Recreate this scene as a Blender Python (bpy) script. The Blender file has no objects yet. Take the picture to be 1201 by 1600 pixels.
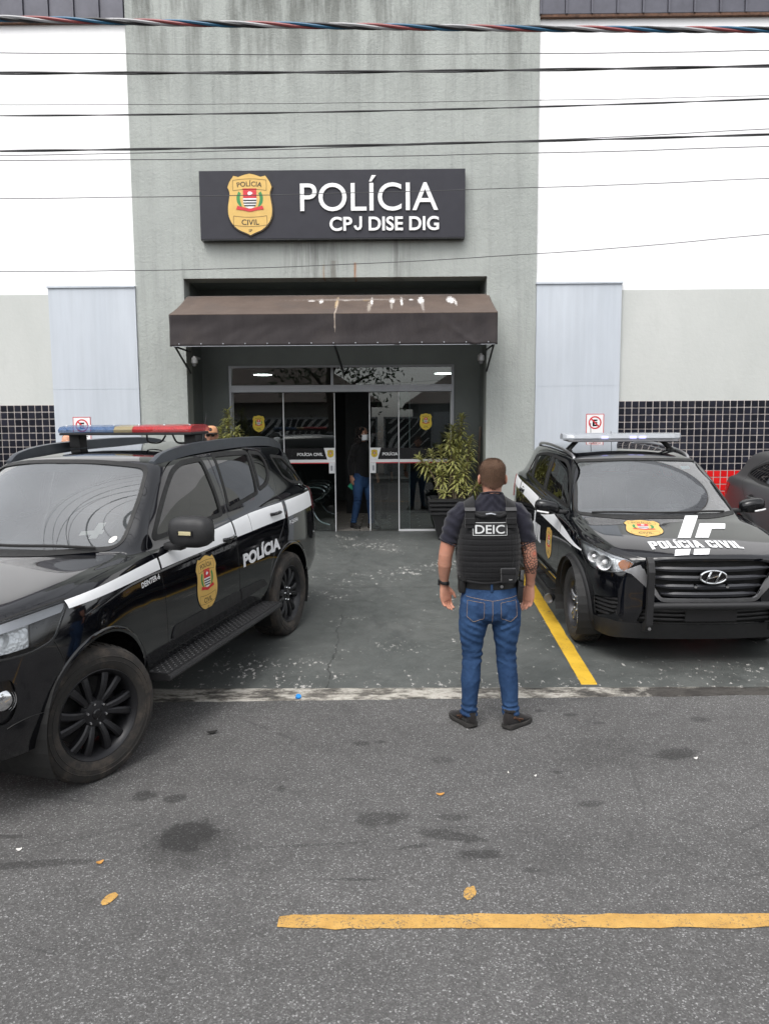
import bpy, bmesh, math, random
import numpy as np
from math import sin, cos, pi, radians, sqrt, atan2
from mathutils import Vector, Matrix, noise
from mathutils.bvhtree import BVHTree
from mathutils.geometry import delaunay_2d_cdt

random.seed(7)
SC = bpy.context.scene
COL = SC.collection

# ------------------------------------------------------------------ camera
PITCH, YAW, ROLL, CAM_H = radians(6.2), radians(0.5), radians(0.38), 2.0
fw = Vector((-sin(YAW)*cos(PITCH), cos(YAW)*cos(PITCH), -sin(PITCH)))
rt = fw.cross(Vector((0, 0, 1))).normalized()
up = rt.cross(fw)
rt2 = rt*cos(ROLL) - up*sin(ROLL)
up2 = up*cos(ROLL) + rt*sin(ROLL)
cam = bpy.data.cameras.new('camera')
cam_o = bpy.data.objects.new('camera', cam)
COL.objects.link(cam_o)
M3 = Matrix((rt2, up2, -fw)).transposed()
cam_o.matrix_world = Matrix.Translation((0, 0, CAM_H)) @ M3.to_4x4()
cam.sensor_fit = 'VERTICAL'
cam.sensor_height = 36.0
cam.sensor_width = 27.0
cam.lens = 27.0
cam.clip_start = 0.05
cam.clip_end = 1000
SC.camera = cam_o

# ------------------------------------------------------------------ sky and sun (overcast)
SUN_EL, SUN_AZ = radians(58), radians(205)      # azimuth from +Y clockwise: high, behind the camera
world = bpy.data.worlds.new('World')
SC.world = world
world.use_nodes = True
nt = world.node_tree
nt.nodes.clear()
sky = nt.nodes.new('ShaderNodeTexSky')
sky.sky_type = 'NISHITA'
sky.sun_disc = False
sky.sun_elevation = SUN_EL
sky.sun_rotation = SUN_AZ
sky.air_density = 1.0
sky.dust_density = 3.0
sky.ozone_density = 1.0
hs = nt.nodes.new('ShaderNodeHueSaturation')
hs.inputs['Saturation'].default_value = 0.16
bg = nt.nodes.new('ShaderNodeBackground')
bg.inputs['Strength'].default_value = 0.15
wo = nt.nodes.new('ShaderNodeOutputWorld')
nt.links.new(sky.outputs[0], hs.inputs['Color'])
nt.links.new(hs.outputs[0], bg.inputs['Color'])
nt.links.new(bg.outputs[0], wo.inputs['Surface'])
sun = bpy.data.lights.new('sun', 'SUN')
sun.energy = 0.9
sun.angle = radians(40)
sun.color = (1.0, 0.97, 0.93)
sun_o = bpy.data.objects.new('sun', sun)
COL.objects.link(sun_o)
sd = Vector((sin(SUN_AZ)*cos(SUN_EL), cos(SUN_AZ)*cos(SUN_EL), sin(SUN_EL)))
sun_o.rotation_euler = sd.to_track_quat('Z', 'Y').to_euler()
SC.view_settings.view_transform = 'Standard'
SC.view_settings.look = 'None'
SC.view_settings.exposure = 1.05
SC.view_settings.gamma = 1.0
SC.view_settings.use_curve_mapping = False
SC.cycles.max_bounces = 8
SC.cycles.transparent_max_bounces = 12
SC.cycles.caustics_reflective = False
SC.cycles.caustics_refractive = False
SC.cycles.use_denoising = True

# ------------------------------------------------------------------ material helpers
def srgb(r, g, b):
    f = lambda c: c/12.92 if c <= 0.04045 else ((c+0.055)/1.055)**2.4
    return (f(r/255), f(g/255), f(b/255))

MATS = {}
class N:
    """small wrapper for building node trees"""
    def __init__(s, name):
        s.m = bpy.data.materials.new(name)
        s.m.use_nodes = True
        s.t = s.m.node_tree
        s.b = s.t.nodes['Principled BSDF']
        s.out = s.t.nodes['Material Output']
        s._c = None
    def n(s, typ, **kw):
        nd = s.t.nodes.new('ShaderNode'+typ)
        for k, v in kw.items():
            setattr(nd, k, v)
        return nd
    def l(s, a, b):
        s.t.links.new(a, b)
    def co(s):
        if s._c is None:
            s._c = s.n('TexCoord').outputs['Object']
        return s._c
    def mapped(s, scale=(1, 1, 1), loc=(0, 0, 0), rot=(0, 0, 0)):
        mp = s.n('Mapping')
        mp.inputs['Scale'].default_value = scale
        mp.inputs['Location'].default_value = loc
        mp.inputs['Rotation'].default_value = rot
        s.l(s.co(), mp.inputs['Vector'])
        return mp.outputs[0]
    def noise(s, scale, detail=4, rough=0.55, vec=None, dist=0.0):
        nd = s.n('TexNoise')
        nd.inputs['Scale'].default_value = scale
        nd.inputs['Detail'].default_value = detail
        nd.inputs['Roughness'].default_value = rough
        nd.inputs['Distortion'].default_value = dist
        s.l(vec if vec is not None else s.co(), nd.inputs['Vector'])
        return nd.outputs['Fac']
    def voro(s, scale, feature='F1', vec=None, out='Distance', rnd=1.0):
        nd = s.n('TexVoronoi', feature=feature)
        nd.inputs['Scale'].default_value = scale
        nd.inputs['Randomness'].default_value = rnd
        s.l(vec if vec is not None else s.co(), nd.inputs['Vector'])
        return nd.outputs[out]
    def ramp(s, fac, stops):
        nd = s.n('ValToRGB')
        e = nd.color_ramp.elements
        while len(e) < len(stops):
            e.new(0.5)
        for i, (p, c) in enumerate(stops):
            e[i].position = p
            if not hasattr(c, '__len__'):
                c = (c, c, c)
            e[i].color = (*c[:3], 1)
        s.l(fac, nd.inputs[0])
        return nd.outputs[0]
    def mix(s, fac, a, b, mode='MIX'):
        nd = s.n('Mix', data_type='RGBA', blend_type=mode)
        for sock, v in ((nd.inputs[0], fac), (nd.inputs[6], a), (nd.inputs[7], b)):
            if hasattr(v, 'links') or isinstance(v, bpy.types.NodeSocket):
                s.l(v, sock)
            elif hasattr(v, '__len__'):
                sock.default_value = (*v[:3], 1)
            else:
                sock.default_value = v
        return nd.outputs[2]
    def math(s, op, a, b=None, c=None, clamp=False):
        nd = s.n('Math', operation=op, use_clamp=clamp)
        for i, v in enumerate((a, b, c)):
            if v is None:
                continue
            if isinstance(v, bpy.types.NodeSocket):
                s.l(v, nd.inputs[i])
            else:
                nd.inputs[i].default_value = v
        return nd.outputs[0]
    def bump(s, h, strength=0.3, dist=0.01, prev=None):
        nd = s.n('Bump')
        nd.inputs['Strength'].default_value = strength
        nd.inputs['Distance'].default_value = dist
        s.l(h, nd.inputs['Height'])
        if prev is not None:
            s.l(prev, nd.inputs['Normal'])
        return nd.outputs[0]
    def set(s, **kw):
        names = dict(color='Base Color', rough='Roughness', metal='Metallic', spec='Specular IOR Level', ior='IOR', normal='Normal',
                     coat='Coat Weight', coat_rough='Coat Roughness', alpha='Alpha', trans='Transmission Weight',
                     emit='Emission Color', emit_s='Emission Strength', sheen='Sheen Weight', sss='Subsurface Weight')
        for k, v in kw.items():
            sock = s.b.inputs[names[k]]
            if isinstance(v, bpy.types.NodeSocket):
                s.l(v, sock)
            elif hasattr(v, '__len__'):
                sock.default_value = (*v[:3], 1)
            else:
                sock.default_value = v
        return s
    def blob(s, cx, cy, rx, ry, rot=0.0, warp=None):
        """mask 1 inside an ellipse (x, y), soft outside; warp is added to the distance"""
        mp = s.n('Mapping', vector_type='TEXTURE')
        mp.inputs['Location'].default_value = (cx, cy, 0)
        mp.inputs['Rotation'].default_value = (0, 0, rot)
        mp.inputs['Scale'].default_value = (rx, ry, 1e3)
        s.l(s.co(), mp.inputs['Vector'])
        ln = s.n('VectorMath', operation='LENGTH')
        s.l(mp.outputs[0], ln.inputs[0])
        d = ln.outputs['Value']
        if warp is not None:
            d = s.math('ADD', d, warp)
        return d

def plain(name, color, rough=0.5, metal=0.0, var=0.12, scale=6.0, bump=0.0, bscale=60.0, spec=0.5, coat=0.0, **kw):
    """a material with a little procedural colour and roughness variation"""
    if name in MATS:
        return MATS[name]
    s = N(name)
    nz = s.noise(scale, 5, 0.6)
    c1 = tuple(max(0, c*(1-var)) for c in color)
    c2 = tuple(min(1, c*(1+var)) for c in color)
    s.set(color=s.ramp(nz, [(0.3, c1), (0.7, c2)]), metal=metal, spec=spec, coat=coat, **kw)
    rr = s.ramp(s.noise(scale*3.1, 3), [(0.3, max(0.0, rough*0.88)), (0.7, min(1.0, rough*1.12))])
    s.set(rough=rr)
    if bump:
        s.set(normal=s.bump(s.noise(bscale, 4, 0.6), bump, 0.004))
    MATS[name] = s.m
    return s.m

def glow(name, color, strength):
    s = N(name)
    s.set(color=color, emit=color, emit_s=strength, rough=0.3)
    MATS[name] = s.m
    return s.m

def glass_mat(name, tint=(0.8, 0.85, 0.84), ior=1.5, rough=0.0):
    """thin pane: clear tinted, with the reflection of both faces"""
    s = N(name)
    tr = s.n('BsdfTransparent')
    tr.inputs[0].default_value = (*tint, 1)
    gl = s.n('BsdfGlossy')
    gl.inputs['Roughness'].default_value = rough
    fr = s.n('Fresnel')
    fr.inputs['IOR'].default_value = ior
    f2 = s.math('MULTIPLY', fr.outputs[0], 1.75, clamp=True)
    mx = s.n('MixShader')
    s.l(f2, mx.inputs[0]); s.l(tr.outputs[0], mx.inputs[1]); s.l(gl.outputs[0], mx.inputs[2])
    s.l(mx.outputs[0], s.out.inputs['Surface'])
    MATS[name] = s.m
    return s.m

# ------------------------------------------------------------------ object helpers
def link(o, parent=None):
    COL.objects.link(o)
    if parent is not None:
        o.parent = parent
    return o

def tag(o, label=None, cat=None, group=None, kind=None):
    if label: o['label'] = label
    if cat: o['category'] = cat
    if group: o['group'] = group
    if kind: o['kind'] = kind
    return o

def thing(name, label, cat, loc=(0, 0, 0), rot=(0, 0, 0), group=None):
    o = bpy.data.objects.new(name, None)
    o.empty_display_size = 0.2
    o.location = loc
    o.rotation_euler = rot
    link(o)
    return tag(o, label, cat, group)

def mesh_obj(name, V, F, mats=None, parent=None, smooth=False, midx=None, normals=None, sharp=None):
    me = bpy.data.meshes.new(name)
    me.from_pydata([tuple(map(float, v)) for v in V], [], [tuple(int(i) for i in f) for f in F])
    if mats is not None:
        for m in (mats if isinstance(mats, (list, tuple)) else [mats]):
            me.materials.append(m)
    if midx is not None:
        me.polygons.foreach_set('material_index', np.asarray(midx, dtype=np.int32))
    if smooth:
        me.polygons.foreach_set('use_smooth', np.ones(len(me.polygons), dtype=bool))
    me.update()
    if sharp is not None:
        me.set_sharp_from_angle(angle=radians(sharp))
    if normals is not None:
        me.normals_split_custom_set_from_vertices([tuple(map(float, n)) for n in normals])
    o = bpy.data.objects.new(name, me)
    return link(o, parent)

class MB:
    """collects simple solids and links them as one mesh object"""
    def __init__(s):
        s.V, s.F, s.I = [], [], []
    def add(s, V, F, mi=0):
        b = len(s.V)
        s.V += [tuple(v) for v in V]
        s.F += [tuple(i+b for i in f) for f in F]
        s.I += [mi]*len(F)
        return s
    def box(s, x0, x1, y0, y1, z0, z1, mi=0, bevel=0.0, mat=None):
        if bevel <= 0:
            V = [(x, y, z) for x in (x0, x1) for y in (y0, y1) for z in (z0, z1)]
            F = [(0, 1, 3, 2), (4, 6, 7, 5), (0, 4, 5, 1), (2, 3, 7, 6), (0, 2, 6, 4), (1, 5, 7, 3)]
        else:
            bm = bmesh.new()
            bmesh.ops.create_cube(bm, size=1.0)
            for v in bm.verts:
                v.co = Vector(((x0+x1)/2+v.co.x*(x1-x0), (y0+y1)/2+v.co.y*(y1-y0), (z0+z1)/2+v.co.z*(z1-z0)))
            bmesh.ops.bevel(bm, geom=bm.edges[:], offset=bevel, segments=2, affect='EDGES', profile=0.5)
            bm.verts.index_update()
            V = [v.co.copy() for v in bm.verts]
            F = [tuple(v.index for v in f.verts) for f in bm.faces]
            bm.free()
        if mat is not None:
            V = [mat @ Vector(v) for v in V]
        return s.add(V, F, mi)
    def tube(s, pts, r, n=8, mi=0, caps=True, closed=False):
        pts = [Vector(p) for p in pts]
        k = len(pts)
        rs = r if hasattr(r, '__len__') else [r]*k
        V, F = [], []
        t0 = None
        nrm = None
        for i, p in enumerate(pts):
            if closed:
                t = (pts[(i+1) % k]-pts[i-1]).normalized()
            else:
                t = (pts[min(i+1, k-1)]-pts[max(i-1, 0)]).normalized()
            if nrm is None:
                a = Vector((0, 0, 1)) if abs(t.z) < 0.9 else Vector((1, 0, 0))
                nrm = (a - t*a.dot(t)).normalized()
            else:
                nrm = (nrm - t*nrm.dot(t)).normalized()
            b = t.cross(nrm)
            for j in range(n):
                a = 2*pi*j/n
                V.append(p + (nrm*cos(a)+b*sin(a))*rs[i])
        for i in range(k if closed else k-1):
            i2 = (i+1) % k
            for j in range(n):
                j2 = (j+1) % n
                F.append((i*n+j, i*n+j2, i2*n+j2, i2*n+j))
        if caps and not closed:
            F.append(tuple(range(n))[::-1])
            F.append(tuple((k-1)*n+j for j in range(n)))
        return s.add(V, F, mi)
    def lathe(s, prof, n=32, axis='Z', center=(0, 0, 0), mi=0, mat=None):
        """prof: list of (radius, height)"""
        V, F = [], []
        for (r, h) in prof:
            for j in range(n):
                a = 2*pi*j/n
                x, y = r*cos(a), r*sin(a)
                v = {'Z': (x, y, h), 'Y': (x, h, y), 'X': (h, x, y)}[axis]
                V.append(Vector(v)+Vector(center))
        for i in range(len(prof)-1):
            for j in range(n):
                j2 = (j+1) % n
                F.append((i*n+j, i*n+j2, (i+1)*n+j2, (i+1)*n+j))
        if mat is not None:
            V = [mat @ v for v in V]
        return s.add(V, F, mi)
    def prism(s, poly, h0, h1, axis='Z', mi=0, mat=None):
        """extrude a 2-D polygon; axis Z: (x,y), Y: (x,z), X: (y,z)"""
        def P(p, h):
            return {'Z': (p[0], p[1], h), 'Y': (p[0], h, p[1]), 'X': (h, p[0], p[1])}[axis]
        k = len(poly)
        V = [P(p, h0) for p in poly]+[P(p, h1) for p in poly]
        F = [tuple(range(k))[::-1], tuple(range(k, 2*k))]
        F += [(i, (i+1) % k, k+(i+1) % k, k+i) for i in range(k)]
        if mat is not None:
            V = [mat @ Vector(v) for v in V]
        return s.add(V, F, mi)
    def build(s, name, mats, parent=None, smooth=False, sharp=35):
        o = mesh_obj(name, s.V, s.F, mats, parent, smooth, s.I)
        me = o.data
        bm = bmesh.new(); bm.from_mesh(me)
        bmesh.ops.recalc_face_normals(bm, faces=bm.faces)
        bm.to_mesh(me); bm.free()
        if smooth:
            me.set_sharp_from_angle(angle=radians(sharp))
        return o

def copy_tree(o, parent=None):
    c = o.copy()
    COL.objects.link(c)
    c.parent = parent
    for ch in [x for x in bpy.data.objects if x.parent == o]:
        copy_tree(ch, c)
    return c

def evaluated_mesh(V, F, mods):
    """run modifiers on a temporary object; returns vertices and faces"""
    me = bpy.data.meshes.new('work')
    me.from_pydata([tuple(v) for v in V], [], [tuple(f) for f in F])
    o = bpy.data.objects.new('work', me)
    COL.objects.link(o)
    for typ, kw in mods:
        m = o.modifiers.new('m', typ)
        for k, v in kw.items():
            setattr(m, k, v)
    dg = bpy.context.evaluated_depsgraph_get()
    ev = o.evaluated_get(dg)
    m2 = ev.to_mesh()
    nv = len(m2.vertices)
    out = np.empty(nv*3)
    m2.vertices.foreach_get('co', out)
    fs = [tuple(p.vertices) for p in m2.polygons]
    ev.to_mesh_clear()
    bpy.data.objects.remove(o)
    bpy.data.meshes.remove(me)
    return out.reshape(-1, 3), fs

# ------------------------------------------------------------------ 2-D shapes, lettering and emblems
def text2d(txt, size=1.0, bold=0.0, sx=1.0, shear=0.0, spacing=1.0, res=3):
    """lettering as flat triangles: (verts Nx2, faces), bottom-left origin, cap height == size"""
    cu = bpy.data.curves.new('txt', 'FONT')
    cu.body = txt
    cu.size = 1.0
    cu.offset = bold
    cu.resolution_u = res
    cu.space_character = spacing
    o = bpy.data.objects.new('txt', cu)
    COL.objects.link(o)
    dg = bpy.context.evaluated_depsgraph_get()
    me = o.evaluated_get(dg).to_mesh()
    V = np.array([(v.co.x, v.co.y) for v in me.vertices]).reshape(-1, 2)
    F = [tuple(p.vertices) for p in me.polygons]
    o.evaluated_get(dg).to_mesh_clear()
    bpy.data.objects.remove(o)
    bpy.data.curves.remove(cu)
    cap = 0.729
    V = V*(size/cap)
    V[:, 0] = V[:, 0]*sx + shear*V[:, 1]
    V[:, 0] -= V[:, 0].min()
    return V, F

def grid_fill(poly, step):
    """triangulate a polygon (CCW or CW list of 2-D points) with inner grid points; long edges are divided too"""
    full = []
    for a, b in zip(poly, list(poly[1:])+[poly[0]]):
        n = max(1, int(math.ceil(math.hypot(b[0]-a[0], b[1]-a[1])/(step*1.2))))
        full += [(a[0]+(b[0]-a[0])*i/n, a[1]+(b[1]-a[1])*i/n) for i in range(n)]
    poly = full
    P = [Vector(p) for p in poly]
    xs = [p[0] for p in poly]; ys = [p[1] for p in poly]
    pa = np.array(poly, float)
    pts = list(P)
    gx = np.arange(min(xs)+step*0.5, max(xs), step)
    gy = np.arange(min(ys)+step*0.5, max(ys), step)
    if len(gx) and len(gy):
        G = np.array([(x, y) for x in gx for y in gy])
        d = sdf_poly(pa, G)
        pts += [Vector(g) for g in G[d < -step*0.35]]
    n = len(P)
    r = delaunay_2d_cdt(pts, [(i, (i+1) % n) for i in range(n)], [], 1, 1e-6)
    return np.array([(v.x, v.y) for v in r[0]]), [tuple(f) for f in r[2]]

def sdf_poly(poly, pts):
    """signed distance, negative inside"""
    poly = np.asarray(poly, float); pts = np.asarray(pts, float)
    d = np.full(len(pts), 1e18); s = np.ones(len(pts))
    n = len(poly)
    for i in range(n):
        a, b = poly[i], poly[(i+1) % n]
        e = b-a; w = pts-a
        t = np.clip((w@e)/max(e@e, 1e-18), 0, 1)
        q = w-np.outer(t, e)
        d = np.minimum(d, (q*q).sum(1))
        c1 = pts[:, 1] >= a[1]; c2 = pts[:, 1] < b[1]; c3 = e[0]*w[:, 1] > e[1]*w[:, 0]
        flip = (c1 & c2 & c3) | (~c1 & ~c2 & ~c3)
        s[flip] *= -1
    return s*np.sqrt(d)

def fillet(poly, r, n=5):
    """round the corners of a polygon; r is one radius or one per corner"""
    out = []
    k = len(poly)
    rr = r if hasattr(r, '__len__') else [r]*k
    for i in range(k):
        p0, p1, p2 = (np.array(poly[(i+j) % k], float) for j in (-1, 0, 1))
        a, b = p0-p1, p2-p1
        la, lb = np.linalg.norm(a), np.linalg.norm(b)
        ra = min(rr[i], la*0.49, lb*0.49)
        if ra < 1e-6:
            out.append(tuple(p1)); continue
        A, B = p1+a/la*ra, p1+b/lb*ra
        for t in np.linspace(0, 1, n):
            out.append(tuple((1-t)**2*A+2*t*(1-t)*p1+t*t*B))
    return out

def curve_pts(ctrl, n=12):
    """Catmull-Rom through control points (open)"""
    P = [np.array(p, float) for p in ctrl]
    out = []
    for i in range(len(P)-1):
        p0 = P[i-1] if i > 0 else 2*P[0]-P[1]
        p1, p2 = P[i], P[i+1]
        p3 = P[i+2] if i+2 < len(P) else 2*P[-1]-P[-2]
        for t in np.arange(n)/n:
            out.append(0.5*((2*p1)+(-p0+p2)*t+(2*p0-5*p1+4*p2-p3)*t*t+(-p0+3*p1-3*p2+p3)*t**3))
    out.append(P[-1])
    return [tuple(p) for p in out]

def shield_outline(s=1.0):
    half = curve_pts([(0.0, 1.33), (0.12, 1.305), (0.25, 1.26)], 4) + curve_pts([(0.25, 1.26), (0.36, 1.285)], 2)[1:] \
        + curve_pts([(0.36, 1.285), (0.45, 1.16), (0.50, 1.04)], 4)[1:] + curve_pts([(0.50, 1.04), (0.455, 0.92), (0.47, 0.78), (0.495, 0.62), (0.49, 0.44), (0.42, 0.27), (0.28, 0.13), (0.10, 0.05), (0.0, 0.0)], 4)[1:]
    pts = half + [(-x, y) for x, y in half[-2:0:-1]]
    return [(x*s, y*s) for x, y in pts]

def arc_text(txt, size, cx, cy, R, bold=0.0, sx=1.0, up=True):
    """lettering along an arc; simple per-vertex bend"""
    V, F = text2d(txt, size, bold, sx)
    w = V[:, 0].max()
    a = (V[:, 0]-w/2)/R
    if up:
        r = R+V[:, 1]
        X = cx+r*np.sin(a); Y = cy+r*np.cos(a)-R
    else:
        r = R-V[:, 1]
        X = cx+r*np.sin(a); Y = cy-r*np.cos(a)+R
    return np.stack([X, Y], 1), F

def badge_layers():
    """the gold state-police shield, height 1.33, width 1.0: list of (V, F, material index, layer)"""
    L = []
    o = shield_outline()
    L.append((*grid_fill(o, 0.09), 1, 0))                                # dark outline
    inn = [(x*0.955, 0.665+(y-0.665)*0.965) for x, y in o]
    L.append((*grid_fill(inn, 0.09), 0, 1))                              # gold field
    L.append((*arc_text('POLÍCIA', 0.105, 0, 1.045, 1.6, 0.012, 1.0), 1, 2))
    L.append((*arc_text('CIVIL', 0.12, 0, 0.235, 1.6, 0.012, 1.05, up=False), 1, 2))
    V, F = text2d('SP', 0.06, 0.012); V[:, 0] -= V[:, 0].max()/2; V[:, 1] += 0.09
    L.append((V, F, 1, 2))
    # ribbon edges of the two text bands
    def strip(pts, w):
        P = np.array(pts); t = np.gradient(P, axis=0); nn = np.stack([-t[:, 1], t[:, 0]], 1)
        nn /= np.linalg.norm(nn, axis=1)[:, None]
        A, B = P+nn*w/2, P-nn*w/2
        n = len(P)
        return np.concatenate([A, B]), [(i, i+1, n+i+1, n+i) for i in range(n-1)]
    for y0, b in ((0.985, 0.03), (1.20, 0.03), (0.40, -0.03), (0.205, -0.03)):
        L.append((*strip([(x, y0-b*(x/0.36)**2) for x in np.linspace(-0.36, 0.36, 9)], 0.012), 5, 2))
    for sx in (-1, 1):
        L.append((*strip([(sx*0.36, 0.955), (sx*0.365, 1.06), (sx*0.36, 1.17)], 0.012), 5, 2))
        L.append((*strip([(sx*0.36, 0.43), (sx*0.365, 0.33), (sx*0.36, 0.235)], 0.012), 5, 2))
    # coat of arms: red chief, striped lower field, green branches, red ribbon
    w = 0.145
    sh = [(-w, 0.96), (w, 0.96), (w, 0.72)] + [(w*cos(a), 0.72-0.14*sin(a)) for a in np.linspace(0.2, pi-0.2, 8)] + [(-w, 0.72)]
    L.append((*grid_fill(sh, 0.2), 3, 2))
    L.append((np.array([(-w, 0.96), (w, 0.96), (w, 0.80), (-w, 0.80)]), [(0, 1, 2, 3)], 2, 3))
    for k in range(3):
        z = 0.765-0.055*k; ww = w*(1.0, 0.98, 0.86)[k]
        L.append((np.array([(-ww, z), (ww, z), (ww*0.96, z-0.028), (-ww*0.96, z-0.028)]), [(0, 1, 2, 3)], 1, 3))
    L.append((np.array([(-0.15, 1.0), (0.15, 1.0), (0.15, 0.965), (-0.15, 0.965)]), [(0, 1, 2, 3)], 2, 2))
    L.append((np.array([(-0.05, 0.9), (-0.02, 0.935), (0.03, 0.93), (0.07, 0.9), (0.02, 0.865), (-0.03, 0.86)]), [(0, 1, 2, 3, 4, 5)], 3, 4))
    for sx in (-1, 1):
        br = curve_pts([(sx*0.19, 0.60), (sx*0.27, 0.70), (sx*0.285, 0.83), (sx*0.24, 0.94)], 5) + curve_pts([(sx*0.19, 0.90), (sx*0.215, 0.80), (sx*0.19, 0.68), (sx*0.16, 0.60)], 5)
        L.append((*grid_fill(br, 0.2), 4, 2))
    rb = curve_pts([(-0.30, 0.565), (-0.15, 0.545), (0, 0.515), (0.15, 0.545), (0.30, 0.565)], 4) + curve_pts([(0.27, 0.64), (0.13, 0.605), (0, 0.58), (-0.13, 0.605), (-0.27, 0.64)], 4)
    L.append((*grid_fill(rb, 0.2), 2, 5))
    return L
# ================================================================== SETTING
GROUND_SLOPE = 0.0569
def gz(y):
    """height of the sloping forecourt"""
    return 0.0 if y < 5.66 else 0.03+(y-5.66)*GROUND_SLOPE
def anchor(o, root):
    """child built in world coordinates, parented to an empty that only translates"""
    o.parent = root
    o.location = -Vector(root.location)
    return o

# ---- materials of the ground
s = N('asphalt')
cell = s.voro(165, out='Color')
sep = s.n('SeparateColor'); s.l(cell, sep.inputs[0])
fine = s.noise(420, 3, 0.7)
speck = s.ramp(sep.outputs[0], [(0.0, 0.046), (0.45, 0.070), (0.80, 0.102), (0.94, 0.165), (1.0, 0.33)])
base = s.mix(s.ramp(fine, [(0.35, 0.0), (0.7, 0.55)]), speck, (0.114, 0.107, 0.101))
big = s.noise(0.55, 6, 0.62)
base = s.mix(0.8, base, s.ramp(big, [(0.3, 0.74), (0.5, 1.0), (0.72, 1.2)]), 'MULTIPLY')
mid = s.noise(5.5, 5, 0.65)
base = s.mix(0.6, base, s.ramp(mid, [(0.28, 0.78), (0.55, 1.04), (0.8, 1.14)]), 'MULTIPLY')
# oil and damp stains, each with its own place and outline
w1 = s.math('MULTIPLY', s.math('SUBTRACT', s.noise(9, 6, 0.7), 0.5), 1.5)
stains = [(-1.02, 3.60, .19, .17, 0.3, .42), (-.95, 3.50, .30, .22, 0, .75), (-1.37, 4.02, .08, .07, 0, .5), (-1.19, 3.99, .07, .06, 0, .5),
          (-.05, 3.77, .17, .09, 0.2, .6), (.28, 3.60, .22, .06, -0.25, .55), (.31, 3.78, .11, .04, 0, .65), (.40, 3.43, .13, .05, 0.1, .55), (-.17, 3.23, .16, .012, 0, .6),
          (-.20, 4.72, .075, .05, 0, .55), (-.08, 4.74, .04, .03, 0, .6), (1.05, 3.92, .10, .04, 0.1, .6), (1.75, 4.55, .17, .10, 0.3, .5),
          (.30, 4.47, .09, .06, 0, .75), (-2.0, 3.6, .25, .03, 0, .6), (-1.7, 3.35, .35, .04, 0.1, .6), (-.35, 3.52, .30, .014, 0.1, .7), (.1, 3.5, .1, .02, .3, .6), (1.25, 5.2, .06, .035, 0, .55),
          (1.05, 5.28, .05, .03, 0, .6), (1.4, 5.05, .06, .03, .3, .6), (1.28, 4.6, .35, .25, .4, .86), (.95, 4.3, .05, .03, 0, .6), (2.1, 5.1, .09, .06, 0, .6), (-.62, 4.1, .03, .05, 0, .6), (.62, 3.3, .06, .03, 0, .7), (2.2, 3.9, .12, .05, 0, .7)]
for (cx, cy, rx, ry, ro, k) in stains:
    d = s.blob(cx, cy, rx, ry, ro, w1)
    base = s.mix(s.ramp(d, [(0.62, 1.0), (1.12, 0.0)]), base, s.mix(1.0, base, (k, k, k), 'MULTIPLY'))
lane = s.ramp(s.noise(1.0, 3, .5, vec=s.mapped((.08, 1.1, 1), (0, .4, 0))), [(.35, .90), (.6, 1.06)])
base = s.mix(.8, base, lane, 'MULTIPLY')
ck = s.voro(.55, feature='DISTANCE_TO_EDGE', vec=s.mapped((1, 1.6, 1), (2.3, .6, 0)))
ckw = s.math('ADD', ck, s.math('MULTIPLY', s.math('SUBTRACT', s.noise(5, 6, .7), .5), .05))
ckm = s.math('MULTIPLY', s.ramp(s.math('ABSOLUTE', ckw), [(0.0, .55), (.006, .0)]), s.ramp(s.noise(.8, 3, .6), [(.48, 0), (.6, 1)]))
base = s.mix(ckm, base, (.03, .03, .03))
grit = s.ramp(s.noise(30, 7, .75, vec=s.mapped((1, 1.3, 1), (7, 7, 0))), [(.69, 0), (.73, .5)])
sy_ = s.n('SeparateXYZ'); s.l(s.co(), sy_.inputs[0])
nearkerb = s.math('MULTIPLY', s.math('SUBTRACT', sy_.outputs[1], 4.9), 1.6, clamp=True)
base = s.mix(s.math('MULTIPLY', grit, nearkerb), base, (.30, .28, .25))
s.set(color=base, rough=s.ramp(fine, [(0.3, 0.72), (0.7, 0.92)]), spec=0.4)
b1 = s.bump(s.voro(165), 0.4, 0.005)
s.set(normal=s.bump(mid, 0.25, 0.01, b1))
M_asphalt = s.m

s = N('forecourt_paint')
n1 = s.noise(1.1, 6, 0.6); n2 = s.noise(7, 6, 0.65)
col = s.ramp(n1, [(0.28, (0.060, 0.066, 0.063)), (0.55, (0.086, 0.092, 0.088)), (0.75, (0.112, 0.117, 0.111))])
col = s.mix(0.5, col, s.ramp(n2, [(0.3, 0.75), (0.7, 1.2)]), 'MULTIPLY')
sxyz = s.n('SeparateXYZ'); s.l(s.co(), sxyz.inputs[0])
near = s.math('SUBTRACT', 1.0, s.math('DIVIDE', s.math('SUBTRACT', sxyz.outputs[1], 5.6), 0.9), clamp=True)     # worn along the kerb
patch = s.ramp(s.noise(0.9, 3, 0.6, vec=s.mapped((1, 1.3, 1), (3.1, 1.7, 0))), [(0.50, 0.0), (0.66, 1.0)])
thr = s.math('ADD', s.math('MULTIPLY', patch, 0.095), s.math('MULTIPLY', near, 0.055))
chips = s.noise(15, 8, 0.74, vec=s.mapped((1.5, 0.8, 1), (2, 3, 0), (0, 0, .4)))
chip = s.ramp(s.math('ADD', chips, thr), [(0.648, 0.0), (0.675, 1.0)])
scrape = s.ramp(s.math('ADD', s.noise(14, 6, 0.7, vec=s.mapped((0.22, 1.6, 1), (5, 0, 0), (0, 0, 0.12))), s.math('MULTIPLY', patch, 0.04)), [(0.665, 0.0), (0.72, 0.7)])
col = s.mix(chip, col, (0.42, 0.41, 0.39))
col = s.mix(scrape, col, (0.25, 0.25, 0.235))
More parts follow.
